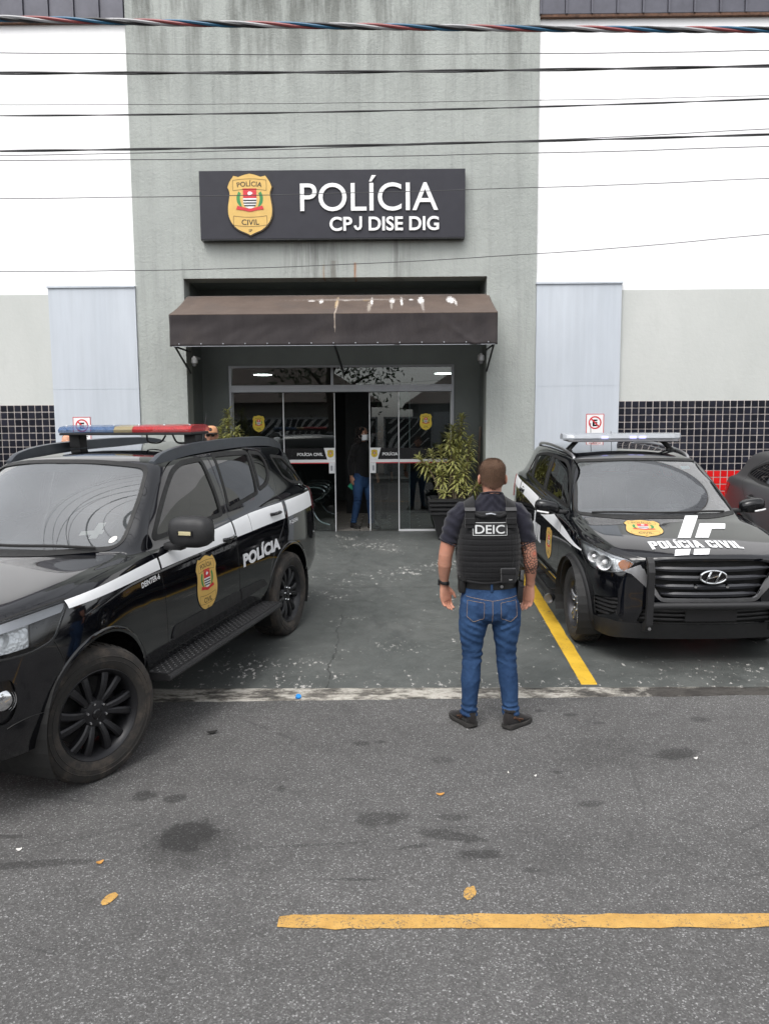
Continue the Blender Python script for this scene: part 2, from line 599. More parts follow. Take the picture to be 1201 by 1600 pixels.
dk = s.ramp(s.noise(2.3, 4, 0.6, vec=s.mapped((1, .5, 1), (9, 2, 0))), [(0.60, 0.0), (0.75, 0.45)])
col = s.mix(dk, col, (0.03, 0.033, 0.033))
xw = s.math('ADD', sxyz.outputs[0], s.math('MULTIPLY', s.math('SUBTRACT', s.noise(3.5, 5, .65), .5), .16))
crk = s.ramp(s.math('ABSOLUTE', s.math('SUBTRACT', xw, -.50)), [(0.0025, 0.8), (0.006, 0.0)])
crk = s.math('MULTIPLY', crk, s.math('LESS_THAN', sxyz.outputs[1], 7.6))
col = s.mix(crk, col, (0.02, 0.02, 0.02))
joint = s.ramp(s.math('ABSOLUTE', s.math('SUBTRACT', sxyz.outputs[1], 8.62)), [(0.004, 0.55), (0.012, 0.0)])
col = s.mix(joint, col, (0.03, 0.032, 0.032))
s.set(color=col, rough=s.ramp(n2, [(0.3, 0.42), (0.7, 0.62)]), spec=0.45)
s.set(normal=s.bump(s.noise(55, 5, 0.7), 0.25, 0.006, s.bump(n2, 0.2, 0.01)))
M_forecourt = s.m

s = N('worn_kerb_concrete')
v = s.mapped((0.55, 1.5, 1.5))
n1 = s.noise(7, 8, 0.72, vec=v)
col = s.ramp(n1, [(0.38, (0.045, 0.043, 0.039)), (0.47, (0.13, 0.12, 0.105)), (0.53, (0.30, 0.285, 0.25)), (0.60, (0.42, 0.40, 0.36)), (0.66, (0.20, 0.18, 0.16)), (0.75, (0.09, 0.085, 0.075))])
dkb = s.blob(2.4, 5.6, .95, .12, 0, s.math('MULTIPLY', s.math('SUBTRACT', s.noise(6, 6, .7), .5), 2.0))
col = s.mix(s.ramp(dkb, [(.6, .93), (1.1, 0)]), col, (0.025, 0.022, 0.02))
s.set(color=col, rough=0.9, normal=s.bump(s.noise(38, 6, 0.75), 0.6, 0.012))
M_kerb = s.m

s = N('yellow_road_paint')
wear = s.noise(95, 6, 0.8); wear2 = s.noise(5, 5, 0.7)
k = s.ramp(s.math('ADD', s.math('MULTIPLY', wear, 0.7), s.math('MULTIPLY', wear2, 0.3)), [(0.40, 0.0), (0.47, 1.0)])
c = s.ramp(s.noise(14, 5, 0.6), [(0.3, (0.40, 0.225, 0.055)), (0.7, (0.52, 0.31, 0.085))])
s.set(color=s.mix(k, (0.085, 0.08, 0.07), c), rough=0.8, normal=s.bump(s.voro(130), 0.35, 0.004))
M_yroad = s.m
s = N('yellow_bay_paint')
wear = s.math('ADD', s.math('MULTIPLY', s.noise(45, 6, 0.78), .65), s.math('MULTIPLY', s.noise(4, 5, .7), .35))
k = s.ramp(wear, [(0.38, 0.0), (0.44, 1.0)])
c = s.ramp(s.noise(5, 5, 0.6), [(0.3, (0.50, 0.30, 0.02)), (0.7, (0.68, 0.43, 0.04))])
s.set(color=s.mix(k, (0.12, 0.11, 0.09), c), rough=0.6)
M_ybay = s.m

# ---- ground sheets
def sheet(name, pts, F, m, kind='structure'):
    o = mesh_obj(name, pts, F, m)
    return tag(o, kind=kind)
sheet('ground', [(-300, -300, -0.3), (300, -300, -0.3), (300, 300, -0.3), (-300, 300, -0.3)], [(0, 1, 2, 3)],
      plain('dusty_earth', (0.12, 0.11, 0.1), 0.9))
sheet('road', [(-70, -4.6, 0), (70, -4.6, 0), (70, 5.75, 0), (-70, 5.75, 0)], [(0, 1, 2, 3)], M_asphalt)
# kerb strip with an uneven road edge
def kerb_strip():
    xs = np.linspace(-9, 9, 260)
    V, F = [], []
    for i, x in enumerate(xs):
        j = 0.02*noise.noise((x*2.1, 0, 3)) + 0.012*noise.noise((x*9, 2, 1))
        e = 5.515 + 0.022*x + j
        e2 = 5.67 + 0.012*noise.noise((x*5, 7, 1))
        V += [(x, e, -0.004), (x, e+0.012, 0.010+0.006*noise.noise((x*7, 1, 1))), (x, (e+e2)/2, 0.020+0.008*noise.noise((x*6, 3, 9))), (x, e2, 0.033), (x, e2+0.05, 0.0335)]
    for i in range(len(xs)-1):
        for k in range(4):
            a = i*5+k
            F.append((a, a+5, a+6, a+1))
    o = mesh_obj('kerb', V, F, M_kerb, None, True)
    return tag(o, kind='structure')
kerb_strip()
def forecourt_sheet():
    ys = [5.665, 7, 9, 11, 12.05]
    V, F = [], []
    for y in ys:
        for x in (-9, 9):
            V.append((x, y, gz(y)+0.002))
    for i in range(len(ys)-1):
        F.append((2*i, 2*i+1, 2*i+3, 2*i+2))
    sheet('forecourt', V, F, M_forecourt)
forecourt_sheet()

def paint_strip(name, m, A, B, w, zf, seed, rough=0.006, n=60):
    """painted line from A to B (x, y) with uneven edges, lying 4 mm above the ground"""
    A, B = Vector((*A, 0)), Vector((*B, 0))
    t = (B-A).normalized(); nn = Vector((-t.y, t.x, 0))
    V, F = [], []
    for i in range(n+1):
        p = A.lerp(B, i/n)
        a = noise.noise((i*0.9, seed, 0))*rough + noise.noise((i*0.31, seed, 3))*rough
        b = noise.noise((i*0.9, seed, 9))*rough + noise.noise((i*0.31, seed, 7))*rough
        end = 1.0 if 0 < i < n else 0.75
        l = p+nn*(w/2*end+a); r = p-nn*(w/2*end+b)
        V += [(l.x, l.y, zf(l.y)+0.004), (r.x, r.y, zf(r.y)+0.004)]
    F = [(2*i, 2*i+1, 2*i+3, 2*i+2) for i in range(n)]
    return mesh_obj(name, V, F, m)
o = paint_strip('road_marking', M_yroad, (-0.47, 2.930), (9, 2.955), 0.088, lambda y: 0.0, 1, n=160, rough=0.009)
tag(o, 'long yellow line painted across the asphalt in the foreground', 'road marking')
o = paint_strip('parking_line', M_ybay, (1.51, 5.655), (1.63, 10.9), 0.125, lambda y: gz(y)+0.002, 5, n=60)
tag(o, 'yellow parking bay line beside the standing policeman on the dark forecourt', 'road marking')
for (cx, cy, rx, ry, sd_, lb) in ((-1.215, 3.087, .026, .044, 3, 'yellow paint spot on the asphalt below the big oil stain'), (0.329, 3.125, .027, .048, 8, 'yellow paint spot on the asphalt just above the long yellow line')):
    pts = []
    for k in range(26):
        a = 2*pi*k/26
        r = 1+0.28*noise.noise((cos(a)*1.3+sd_, sin(a)*1.3, sd_))+0.1*noise.noise((cos(a)*4, sin(a)*4, sd_))
        pts.append((cx+rx*r*cos(a)+0.25*ry*r*sin(a), cy+ry*r*sin(a), 0.004))
    tag(mesh_obj('paint_spot', pts, [tuple(range(26))], M_yroad), lb, 'paint spot')

# ---- litter on the road
def bits(name, label, cat, loc, rz, m, w, h, t=0.004, curl=0.006):
    n = 6
    V, F = [], []
    for i in range(n+1):
        u = i/n*2-1
        ww = h*(1-abs(u)**2.2*0.85)
        z = t+curl*abs(u)**1.5
        V += [(u*w, -ww, z), (u*w, ww, z+curl*0.6)]
    F = [(2*i, 2*i+1, 2*i+3, 2*i+2) for i in range(n)]
    V += [(x, y, z-0.002) for x, y, z in V[:]]
    k = 2*(n+1)
    F += [tuple(j+k for j in f[::-1]) for f in F[:]]
    o = mesh_obj(name, V, F, m, None, True)
    o.location = loc; o.rotation_euler = (0, 0, rz)
    return tag(o, label, cat)
M_leafy = plain('dry_leaf', (0.45, 0.22, 0.05), 0.7, var=.3)
M_paper = plain('paper', (0.65, 0.63, 0.6), 0.8)
bits('dry_leaf', 'small orange brown leaf lying between the oil stain and the wheel', 'leaf', (-1.36, 3.36, .001), .6, M_leafy, .017, .009)
bits('dry_leaf', 'small yellow leaf on open asphalt in front of the man', 'leaf', (.26, 4.02, .001), .1, M_leafy, .022, .008)
bits('paper_scrap', 'white paper scrap on the asphalt left of the oil stain', 'litter', (-1.79, 3.47, .001), .3, M_paper, .013, .007)
bits('paper_scrap', 'white paper scrap on the asphalt at the far right', 'litter', (1.83, 4.47, .001), .2, M_paper, .013, .007)
bits('paper_scrap', 'tiny white scrap on the asphalt below the man', 'litter', (.67, 4.28, .001), 1.2, M_paper, .008, .005)
bits('paper_scrap', 'tiny white scrap right of the shoes below the man', 'litter', (.82, 4.24, .001), .4, M_paper, .008, .005)
bits('dry_leaf', 'dark crumpled leaf on the asphalt right of the front wheel', 'leaf', (-1.19, 4.88, .001), .4, plain('dark_leaf', (.012, .011, .01), .8), .035, .016, .012)
m = MB(); m.lathe([(0.0, .024), (.017, .024), (.02, .021), (.021, 0), (.019, 0)], 18)
o = m.build('bottle_cap', plain('blue_plastic', (0.01, 0.22, 0.62), 0.35), None, True)
o.location = (-.70, 5.53, .012); o.rotation_euler = (.5, .3, 0)
tag(o, 'small bright blue bottle cap lying on the worn kerb', 'bottle cap')

# ================================================================== POLICE STATION FACADE
s = N('grey_render')
v1 = s.mapped((1.0, 1.0, 0.09))
st = s.noise(3.2, 6, 0.65, vec=v1); st2 = s.noise(9, 5, 0.7, vec=s.mapped((1, 1, 0.05), (4, 0, 0)))
col = s.ramp(s.noise(0.9, 5, 0.6), [(0.3, (0.315, 0.334, 0.317)), (0.7, (0.380, 0.400, 0.380))])
col = s.mix(0.75, col, s.ramp(st, [(0.28, 0.74), (0.44, 0.97), (0.6, 1.04)]), 'MULTIPLY')
col = s.mix(0.5, col, s.ramp(st2, [(0.31, 0.78), (0.48, 1.0), (0.7, 1.05)]), 'MULTIPLY')
sx = s.n('SeparateXYZ'); s.l(s.co(), sx.inputs[0])
top = s.math('MULTIPLY', s.math('SUBTRACT', sx.outputs[2], 6.2), 0.6, clamp=True)
strk = s.ramp(s.noise(2.6, 5, 0.7, vec=s.mapped((1.4, 1, 0.16), (7, 0, 2))), [(0.44, 0.0), (0.62, 0.85)])
col = s.mix(s.math('MULTIPLY', strk, top), col, (0.12, 0.125, 0.115))
# runs below the sign and rust above the awning
for (cx, hw, z0, z1, c, k) in ((-1.05, 0.5, 4.1, 4.75, (0.09, 0.09, 0.085), .5), (-.78, .07, 4.0, 4.35, (.12, .1, .08), .6), (-.485, .025, 3.95, 4.32, (0.30, 0.13, 0.05), .9), (-.93, .018, 4.0, 4.3, (0.28, 0.15, 0.07), .7), (.1, .12, 4.2, 4.7, (.1, .1, .095), .5)):
    mx_ = s.math('SUBTRACT', 1.0, s.math('DIVIDE', s.math('ABSOLUTE', s.math('SUBTRACT', sx.outputs[0], cx)), hw), clamp=True)
    mz = s.math('MULTIPLY', s.math('SUBTRACT', z1, sx.outputs[2]), 1/(z1-z0), clamp=True)
    mz2 = s.math('GREATER_THAN', z1, sx.outputs[2])
    nn_ = s.ramp(s.noise(16, 4, 0.7, vec=s.mapped((1.2, 1, 0.07), (cx*7, 0, 0))), [(0.4, 0.0), (0.6, 1.0)])
    f = s.math('MULTIPLY', s.math('MULTIPLY', s.math('POWER', mx_, 0.5), mz2), s.math('MULTIPLY', nn_, k))
    col = s.mix(f, col, c)
s.set(color=col, rough=0.93, spec=0.25)
bb = s.bump(s.noise(26, 6, 0.7), 0.55, 0.02)
s.set(normal=s.bump(s.noise(5, 4, 0.6, vec=s.mapped((1, 1, .6))), 0.35, 0.03, bb))
M_grey = s.m

s = N('white_wall_paint')
col = s.ramp(s.noise(1.4, 5, 0.6, vec=s.mapped((1, 1, .5))), [(0.3, (0.79, 0.79, 0.80)), (0.7, (0.86, 0.86, 0.86))])
col = s.mix(s.ramp(s.noise(4, 6, 0.7, vec=s.mapped((1, 1, .12))), [(0.58, 0.0), (0.8, 0.25)]), col, (0.62, 0.62, 0.60))
s.set(color=col, rough=0.85, normal=s.bump(s.noise(18, 5, .65), .3, .01))
M_white = s.m
s = N('pale_grey_band_paint')
col = s.ramp(s.noise(1.1, 5, 0.6, vec=s.mapped((1, 1, .4))), [(0.3, (0.45, 0.465, 0.445)), (0.7, (0.52, 0.53, 0.51))])
col = s.mix(s.ramp(s.noise(3, 6, 0.7, vec=s.mapped((1, 1, .3), (2, 0, 0))), [(0.55, 0.0), (0.8, 0.3)]), col, (0.36, 0.37, 0.35))
s.set(color=col, rough=0.85, normal=s.bump(s.noise(14, 5, .65), .35, .012))
M_band = s.m
s = N('pale_blue_sheet_paint')
col = s.ramp(s.noise(1.6, 5, 0.6, vec=s.mapped((1, 1, .25))), [(0.3, (0.43, 0.465, 0.51)), (0.7, (0.50, 0.535, 0.58))])
col = s.mix(0.4, col, s.ramp(s.noise(12, 4, 0.6, vec=s.mapped((1, 1, .05))), [(.35, .86), (.65, 1.06)]), 'MULTIPLY')
s.set(color=col, rough=0.45, normal=s.bump(s.noise(1.7, 3, .5), .25, .02))
M_sheet = s.m
M_clad = plain('grey_roof_cladding', (0.088, 0.088, 0.108), 0.5, metal=0.2, var=.15)
M_rust = plain('rusty_flashing', (0.10, 0.05, 0.03), 0.85, var=.5, scale=20)
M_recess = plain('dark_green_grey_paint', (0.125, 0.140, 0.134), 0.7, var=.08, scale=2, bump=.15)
M_grout = plain('tile_grout', (0.40, 0.36, 0.34), 0.9, var=.30, scale=9)
s = N('black_glazed_tile')
oi = s.n('ObjectInfo')
s.set(color=s.ramp(oi.outputs['Random'], [(0, (0.006, 0.007, 0.012)), (1, (0.017, 0.018, 0.028))]), rough=0.16, normal=s.bump(s.noise(30, 3), .06, .004))
M_tile = s.m
s = N('red_glazed_tile')
oi = s.n('ObjectInfo')
s.set(color=s.ramp(oi.outputs['Random'], [(0, (0.52, 0.008, 0.010)), (1, (0.66, 0.018, 0.018))]), rough=0.22)
M_tilered = s.m
M_alu = plain('grey_aluminium', (0.30, 0.31, 0.33), 0.4, metal=0.5, var=.05)
M_aluw = plain('white_door_profile', (0.66, 0.67, 0.68), 0.4, var=.04)

WALL_Y = 11.13
bld = thing('police_station', 'grey and white police station with tall rendered entrance bay and sheet clad roof edge', 'building', (-0.75, 11.1, 0.33))
L, R_, OL, OR_, OT = -3.588, 2.058, -2.905, 1.365, 4.12
m = MB()
m.prism([(L, 0.2), (OL, 0.2), (OL, OT), (OR_, OT), (OR_, 0.2), (R_, 0.2), (R_, 8.9), (L, 8.9)], 11.1, 11.42, 'Y')
anchor(m.build('entrance_bay', M_grey), bld)
for x0, x1, nm in ((-9, L, 'l'), (R_, 9, 'r')):
    m = MB(); m.box(x0, x1, WALL_Y, 11.4, 3.92, 7.52)
    anchor(m.build('upper_wall', M_white), bld)
    m = MB(); m.box(x0, x1, WALL_Y, 11.4, 2.37, 3.92)
    anchor(m.build('middle_wall', M_band), bld)
    # roof-edge cladding panels, standing seams between them
    px = x1 if nm == 'l' else x0
    sg = -1 if nm == 'l' else 1
    k = 0
    while abs(px) < 8.7:
        a, b = sorted((px+sg*0.0, px+sg*0.345))
        m = MB()
        m.box(a+.012, b-.012, WALL_Y-.05, 11.38, 7.56, 8.7, bevel=0.008)
        anchor(m.build('cladding_panel', M_clad), bld)
        m = MB()
        m.box(a-.012, a+.012, WALL_Y-.078, 11.38, 7.555, 8.7)
        anchor(m.build('cladding_seam', M_clad), bld)
        px += sg*0.345; k += 1
    m = MB(); m.box(x0, x1, WALL_Y-.06, 11.39, 7.52, 7.553)
    anchor(m.build('roof_flashing', M_rust), bld)
# pale sheet panels either side of the bay
for x0, x1 in ((-4.82, L-.002), (R_+.002, 3.25)):
    m = MB()
    m.box(x0, x1, 11.075, WALL_Y, 0.2, 2.58)
    m.box(x0, x1, 11.075, WALL_Y, 2.586, 4.0)
    m.box(x0-.012, x1+(.0 if x1 < 0 else .012), 11.055, WALL_Y, 4.0, 4.025)
    m.box(x0, x1, 11.0775, WALL_Y-.002, 2.57, 2.6)
    anchor(m.build('sheet_panel', M_sheet), bld)
# tile dado: one object per tile near the frame, the rest joined
def tile_mesh(mt):
    me = MB().box(-.0435, .0435, -.004, .004, -.0435, .0435, bevel=.003).build('tile', mt)
    d = me.data
    bpy.data.objects.remove(me)
    return d
TM_B, TM_R = tile_mesh(M_tile), tile_mesh(M_tilered)
def dado(x0, x1, vis, name):
    wl = MB(); wl.box(x0, x1, WALL_Y-.004, 11.38, 0.15, 2.37)
    root = anchor(wl.build('tiled_dado', M_grout), bld)
    rest_b, rest_r = MB(), MB()
    n = int((x1-x0)/.1)
    cnt = 0
    for r in range(21):
        z = 2.37-.05-.1*r
        for c in range(n):
            x = (x0+.05+.1*c) if x0 > 0 else (x1-.05-.1*c)
            red = r >= 10
            y = WALL_Y-.0075+random.uniform(-.0012, .0012)
            if vis(x, z):
                o = bpy.data.objects.new('tile', TM_R if red else TM_B)
                link(o, root)
                o.location = (x, y, z)
                o.rotation_euler = (random.uniform(-.012, .012), random.uniform(-.006, .006), random.uniform(-.012, .012))
                cnt += 1
            else:
                (rest_r if red else rest_b).box(x-.0435, x+.0435, y-.004, y+.004, z-.0435, z+.0435)
    for rb, mt in ((rest_b, M_tile), (rest_r, M_tilered)):
        if rb.V:
            tag(rb.build('tile_field', mt, root), kind='stuff')
    return cnt
c1 = dado(3.25, 9.0, lambda x, z: x < 5.65 and (z > 1.38 or (4.3 < x < 4.9 and z > 1.0)), 'r')
c2 = dado(-9.0, -4.82, lambda x, z: x > -5.65 and z > 1.75, 'l')

# recess behind the bay
m = MB()
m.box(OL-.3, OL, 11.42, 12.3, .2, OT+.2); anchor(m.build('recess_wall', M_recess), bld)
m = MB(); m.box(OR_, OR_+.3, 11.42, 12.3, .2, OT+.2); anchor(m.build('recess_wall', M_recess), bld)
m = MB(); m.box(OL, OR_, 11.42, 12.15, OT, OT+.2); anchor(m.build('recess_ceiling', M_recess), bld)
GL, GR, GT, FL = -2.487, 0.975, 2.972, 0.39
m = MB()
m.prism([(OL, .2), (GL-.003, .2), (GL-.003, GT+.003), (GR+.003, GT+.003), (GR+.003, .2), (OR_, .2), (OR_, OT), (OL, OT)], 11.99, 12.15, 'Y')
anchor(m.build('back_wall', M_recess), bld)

# ---- lobby behind the glass
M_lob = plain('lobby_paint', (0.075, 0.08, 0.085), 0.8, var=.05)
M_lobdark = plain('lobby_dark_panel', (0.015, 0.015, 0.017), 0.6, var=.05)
m = MB()
m.box(-4.2, -4.0, 12.15, 17.6, .2, 3.02); m.box(2.6, 2.8, 12.15, 17.6, .2, 3.02)
m.box(-4.0, 2.6, 17.4, 17.6, .2, 3.02); m.box(-4.2, 2.8, 12.152, 17.6, 3.02, 3.2)
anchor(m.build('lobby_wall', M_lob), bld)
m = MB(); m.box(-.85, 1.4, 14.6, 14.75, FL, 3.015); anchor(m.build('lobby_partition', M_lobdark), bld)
M_lfloor = plain('beige_floor_tile', (0.34, 0.32, 0.29), 0.25, var=.08, scale=2)
lf = MB(); lf.box(-4.2, 2.8, 11.99, 17.6, .2, FL-.006)
lfo = anchor(lf.build('lobby_floor', plain('floor_grout', (.12, .11, .1), .9)), bld)
ft = None
for i in range(13):
    for j in range(6):
        x, y = -3.75+.5*i, 12.26+.5*j
        if not (-2.6 < x < 1.1):
            continue
        if ft is None:
            q = MB().box(-.2475, .2475, -.2475, .2475, -.008, 0, bevel=.002).build('floor_tile', M_lfloor)
            ft = q.data; bpy.data.objects.remove(q)
        o = bpy.data.objects.new('floor_tile', ft); link(o, lfo)
        o.location = (x, y, FL+random.uniform(0, .001))
M_lamp = glow('ceiling_lamp_glow', (1, .98, .95), 9.0)
for (x, y, lb) in ((-2.28, 13.9, 'round lit ceiling lamp seen through the left end of the fanlight'), (.95, 13.9, 'round lit ceiling lamp seen through the right end of the fanlight')):
    t = thing('ceiling_lamp', lb, 'ceiling lamp', (x, y, 3.02), group=None)
    MB().lathe([(0, -.05), (.17, -.05), (.2, -.04), (.2, 0), (0, 0)], 24).build('lamp_body', M_aluw, t, True)
    MB().lathe([(0, -.058), (.15, -.056), (.165, -.052)], 24).build('diffuser', M_lamp, t, True)

# ---- glazed entrance
ent = thing('glass_entrance', 'wide glazed sliding entrance with white profiles and fanlight under the brown awning', 'glass door', (-.75, 12.0, FL))
m = MB()
m.box(GL, GL+.035, 11.97, 12.06, FL, GT, 0); m.box(GR-.035, GR, 11.97, 12.06, FL, GT, 0)
m.box(GL+.035, GR-.035, 11.97, 12.06, GT-.03, GT, 0)
anchor(m.build('door_frame', M_alu), ent)
m = MB()
m.box(GL+.035, GR-.035, 11.94, 12.09, 2.565, 2.635, 0, bevel=.004); m.box(GL+.035, GR-.035, 11.96, 12.07, 2.636, 2.672, 0)
anchor(m.build('door_transom', M_alu), ent)
m = MB(); m.box(-.92, -.88, 12.0, 12.02, 2.672, GT-.03); anchor(m.build('fanlight_bar', M_alu), ent)
M_glass = glass_mat('entrance_glass', (0.62, 0.68, 0.67), 1.55)
def pane(name, x0, x1, z0, z1, y, parent):
    return MB().box(x0, x1, y-.004, y+.004, z0, z1).build(name, M_glass, parent)
for x0, x1 in ((GL+.036, -.921), (-.879, GR-.036)):
    anchor(pane('fanlight_pane', x0, x1, 2.673, GT-.031, 12.01, None), ent)
M_redl = plain('red_line_film', (0.5, 0.02, 0.03), .4)
M_blackf = plain('black_film', (0.004, 0.004, 0.005), .25)
M_whitef = plain('white_film', (0.74, 0.74, 0.74), .45, var=.03)
BADGE_MATS = [plain('badge_gold', (0.62, 0.40, 0.11), 0.45, var=.08, scale=9), plain('badge_black', (0.008, 0.007, 0.006), .5), plain('badge_red', (0.55, 0.02, 0.03), .45),
              plain('badge_white', (0.75, 0.75, 0.75), .45), plain('badge_green', (0.03, 0.22, 0.06), .5), plain('badge_brown', (0.20, 0.12, 0.03), .5)]
BADGE_Y = [plain('badge_yellow', (0.68, 0.50, 0.03), 0.45, var=.05)] + BADGE_MATS[1:]
BL = badge_layers()
def flat_badge(name, height, mats, parent, place, gap=.0006, thick=0.0):
    """badge as flat layered shapes; place(u, v, w) -> world point with w the outward offset"""
    k = height/1.33
    V, F, I = [], [], []
    for (v, f, mi, ly) in BL:
        b = len(V)
        V += [place(a[0]*k, (a[1]-.665)*k, thick+gap*ly) for a in v]
        F += [tuple(i+b for i in q) for q in f]; I += [mi]*len(f)
    if thick:
        o_ = [(x*k, (y-.665)*k) for x, y in shield_outline()]
        b = len(V); n = len(o_)
        V += [place(x, y, thick) for x, y in o_]+[place(x, y, 0) for x, y in o_]
        F += [(b+i, b+(i+1) % n, b+n+(i+1) % n, b+n+i) for i in range(n)]; I += [0]*n
    return mesh_obj(name, V, F, mats, parent, False, I)
def flat_text(name, txt, size, mat, parent, place, bold=0., sx=1., shear=0., align='L', thick=0.0, spacing=1.0, res=3):
    v, f = text2d(txt, size, bold, sx, shear, spacing, res)
    w = v[:, 0].max()
    off = {'L': 0, 'C': -w/2, 'R': -w}[align]
    V = [place(a[0]+off, a[1], thick) for a in v]
    F = list(f)
    if thick:
        n = len(V)
        cnt = {}
        for q in f:
            for i in range(len(q)):
                e = (q[i], q[(i+1) % len(q)])
                cnt[tuple(sorted(e))] = cnt.get(tuple(sorted(e)), 0)+1
        V += [place(a[0]+off, a[1], 0) for a in v]
        for q in f:
            for i in range(len(q)):
                e = (q[i], q[(i+1) % len(q)])
                if cnt[tuple(sorted(e))] == 1:
                    F.append((e[0], e[0]+n, e[1]+n, e[1]))
    return mesh_obj(name, V, F, mat, parent)
def leaf(x0, x1, y, side, label):
    """one glass leaf: glass pane, edge profiles, safety band, lettering"""
    root = pane('glass_leaf', x0, x1, FL+.02, 2.563, y, None)
    anchor(root, ent)
    yb = y-.0055
    m = MB(); m.box(x0, x0+.014, y-.012, y+.012, FL+.003, 2.564); m.box(x1-.014, x1, y-.012, y+.012, FL+.003, 2.564)
    if side in ('fr',):
        m.box(x0+.014, x1-.014, y-.011, y+.011, FL+.003, FL+.034)
    m.build('edge_profile', M_aluw, root)
    m = MB(); m.box(x0+.015, x1-.015, yb-.0010, yb, 1.478, 1.524, 0); m.box(x0+.015, x1-.015, yb-.0010, yb, 1.462, 1.4775, 1); m.box(x0+.015, x1-.015, yb-.0010, yb, 1.5245, 1.70, 2)
    m.build('safety_band', [M_whitef, M_redl, M_blackf], root)
    return root
yb0 = 12.035
lf1 = leaf(GL+.036, -1.66, 12.045, 'fl', None)
lf2 = leaf(-1.668, -.862, 12.015, 'sl', None)
lf3 = leaf(-.335, .30, 12.045, 'sr', None)
lf4 = leaf(.118, GR-.036, 12.015, 'fr', None)
def door_graphics(root, xe, sg, y):
    """trapezoid plate with small badge, handle plate and lettering next to the free edge xe"""
    pl = lambda u, v, w: (u, y-w, v)
    poly = [(xe, 1.525), (xe-sg*.115, 1.525), (xe-sg*.165, 1.705), (xe, 1.705)]
    MB().prism(poly, y-.003, y-.002, 'Y').build('badge_plate', M_whitef, root)
    cx = xe-sg*.062
    flat_badge('small_badge', .125, BADGE_Y, root, lambda u, v, w: (cx+u*1.05, y-.004-w, 1.615+v))
    MB().box(min(xe, xe-sg*.085), max(xe, xe-sg*.085), y-.03, y-.003, 1.31, 1.476, bevel=.004).build('lock_plate', M_aluw, root)
    MB().box(min(xe-sg*.03, xe-sg*.06), max(xe-sg*.03, xe-sg*.06), y-.036, y-.0305, 1.35, 1.43, bevel=.002).build('lock', M_alu, root)
door_graphics(lf2, -.878, 1, 12.009)
door_graphics(lf3, -.319, -1, 12.039)
flat_text('door_lettering', 'POLÍCIA CIVIL', .045, M_whitef, lf2, lambda u, v, w: (-1.46+u, 12.006, 1.585+v), bold=.03, sx=1.04)
flat_text('door_lettering', 'POLÍCIA C', .045, M_whitef, lf3, lambda u, v, w: (-.13+u, 12.036, 1.585+v), bold=.03, sx=1.05)
flat_badge('shield_sticker', .27, BADGE_Y, lf1, lambda u, v, w: (-2.055+u*.95, 12.0385-w, 2.085+v))
flat_badge('shield_sticker', .27, BADGE_Y, lf4, lambda u, v, w: (.545+u*.95, 12.0085-w, 2.10+v))

# ---- waiting bench in the lobby
def bench():
    t = thing('waiting_bench', 'chromed steel waiting bench inside the lobby behind the left door leaf', 'bench', (-1.62, 12.45, FL))
    M_ch = plain('chromed_steel', (0.62, 0.63, 0.65), .18, metal=1.0, var=.05)
    MB().box(.22, .28, .05, 1.85, .33, .38).build('beam', M_ch, t)
    for k in range(3):
        y0 = .08+.6*k
        seat = MB()
        for j in range(9):
            yy = y0+.03+.058*j
            pts = [(-.02, yy, .86), (.03, yy, .70), (.07, yy, .50), (.13, yy, .42), (.30, yy, .405), (.48, yy, .425), (.53, yy, .40)]
            seat.tube(pts, .011, 6)
        seat.tube([(-.02, y0+.02, .86), (-.02, y0+.53, .86)], .016, 8)
        seat.tube([(.53, y0+.02, .40), (.53, y0+.53, .40)], .014, 8)
        seat.build('seat', M_ch, t, True)
    for k in range(4):
        y0 = .05+.6*k
        a = MB(); a.tube(curve_pts([(.06, y0, .45), (.10, y0, .60), (.2, y0, .655), (.42, y0, .655), (.53, y0, .60), (.50, y0, .50), (.38, y0, .44)], 5), .016, 8)
        a.build('armrest', M_ch, t, True)
    for y0 in (.2, 1.7):
        a = MB(); a.tube(curve_pts([(-.08, y0, .02), (.08, y0, .10), (.25, y0, .33), (.42, y0, .10), (.60, y0, .02)], 6), .022, 8)
        a.build('leg', M_ch, t, True)
bench()

# ---- sign above the entrance
sg = thing('police_sign', 'long dark grey sign board with gold shield above the awning', 'sign', (-.785, 11.1, 4.62))
M_signb = plain('sign_panel', (0.027, 0.027, 0.035), .55, var=.08, scale=3, spec=.3)
S0, S1, SZ0, SZ1, SY = -2.612, 1.040, 4.622, 5.532, 10.965
m = MB(); m.box(S0, S1, SY, 11.099, SZ0, SZ1, bevel=.004)
anchor(m.build('sign_panel', M_signb), sg)
m = MB(); m.box(S0+.003, S1-.003, SY+.006, 11.09, SZ0-.012, SZ0-.0005); anchor(m.build('sign_edge', M_blackf), sg)
kx = (S1-S0)/415
sp = lambda u, v, w: (u, SY-.001-w, v)
anchor(flat_badge('shield_emblem', .845, BADGE_MATS, None, lambda u, v, w: (-1.915+u*1.0, SY-.002-w, 5.075+v), thick=.02, gap=.0015), sg)
M_lett = plain('white_letters', (0.78, 0.78, 0.78), .4, var=.03)
def fit_text(name, txt, x0, x1, z, h, bold, root, thick=.02, mat=None):
    v, f = text2d(txt, h, bold)
    w = v[:, 0].max()
    return flat_text(name, txt, h, mat or M_lett, root, lambda u, v_, w_: (x0+u, SY-.0015-w_, z+v_), bold=bold, sx=(x1-x0)/w, thick=thick, res=6)
anchor(fit_text('lettering', 'POLÍCIA', -1.225, .668, 4.985, .385, .004, None), sg)
anchor(fit_text('lettering', 'CP', -.825, -.513, 4.722, .185, .022, None), sg)
anchor(fit_text('lettering', 'DISE DIG', -.287, .680, 4.722, .185, .022, None), sg)
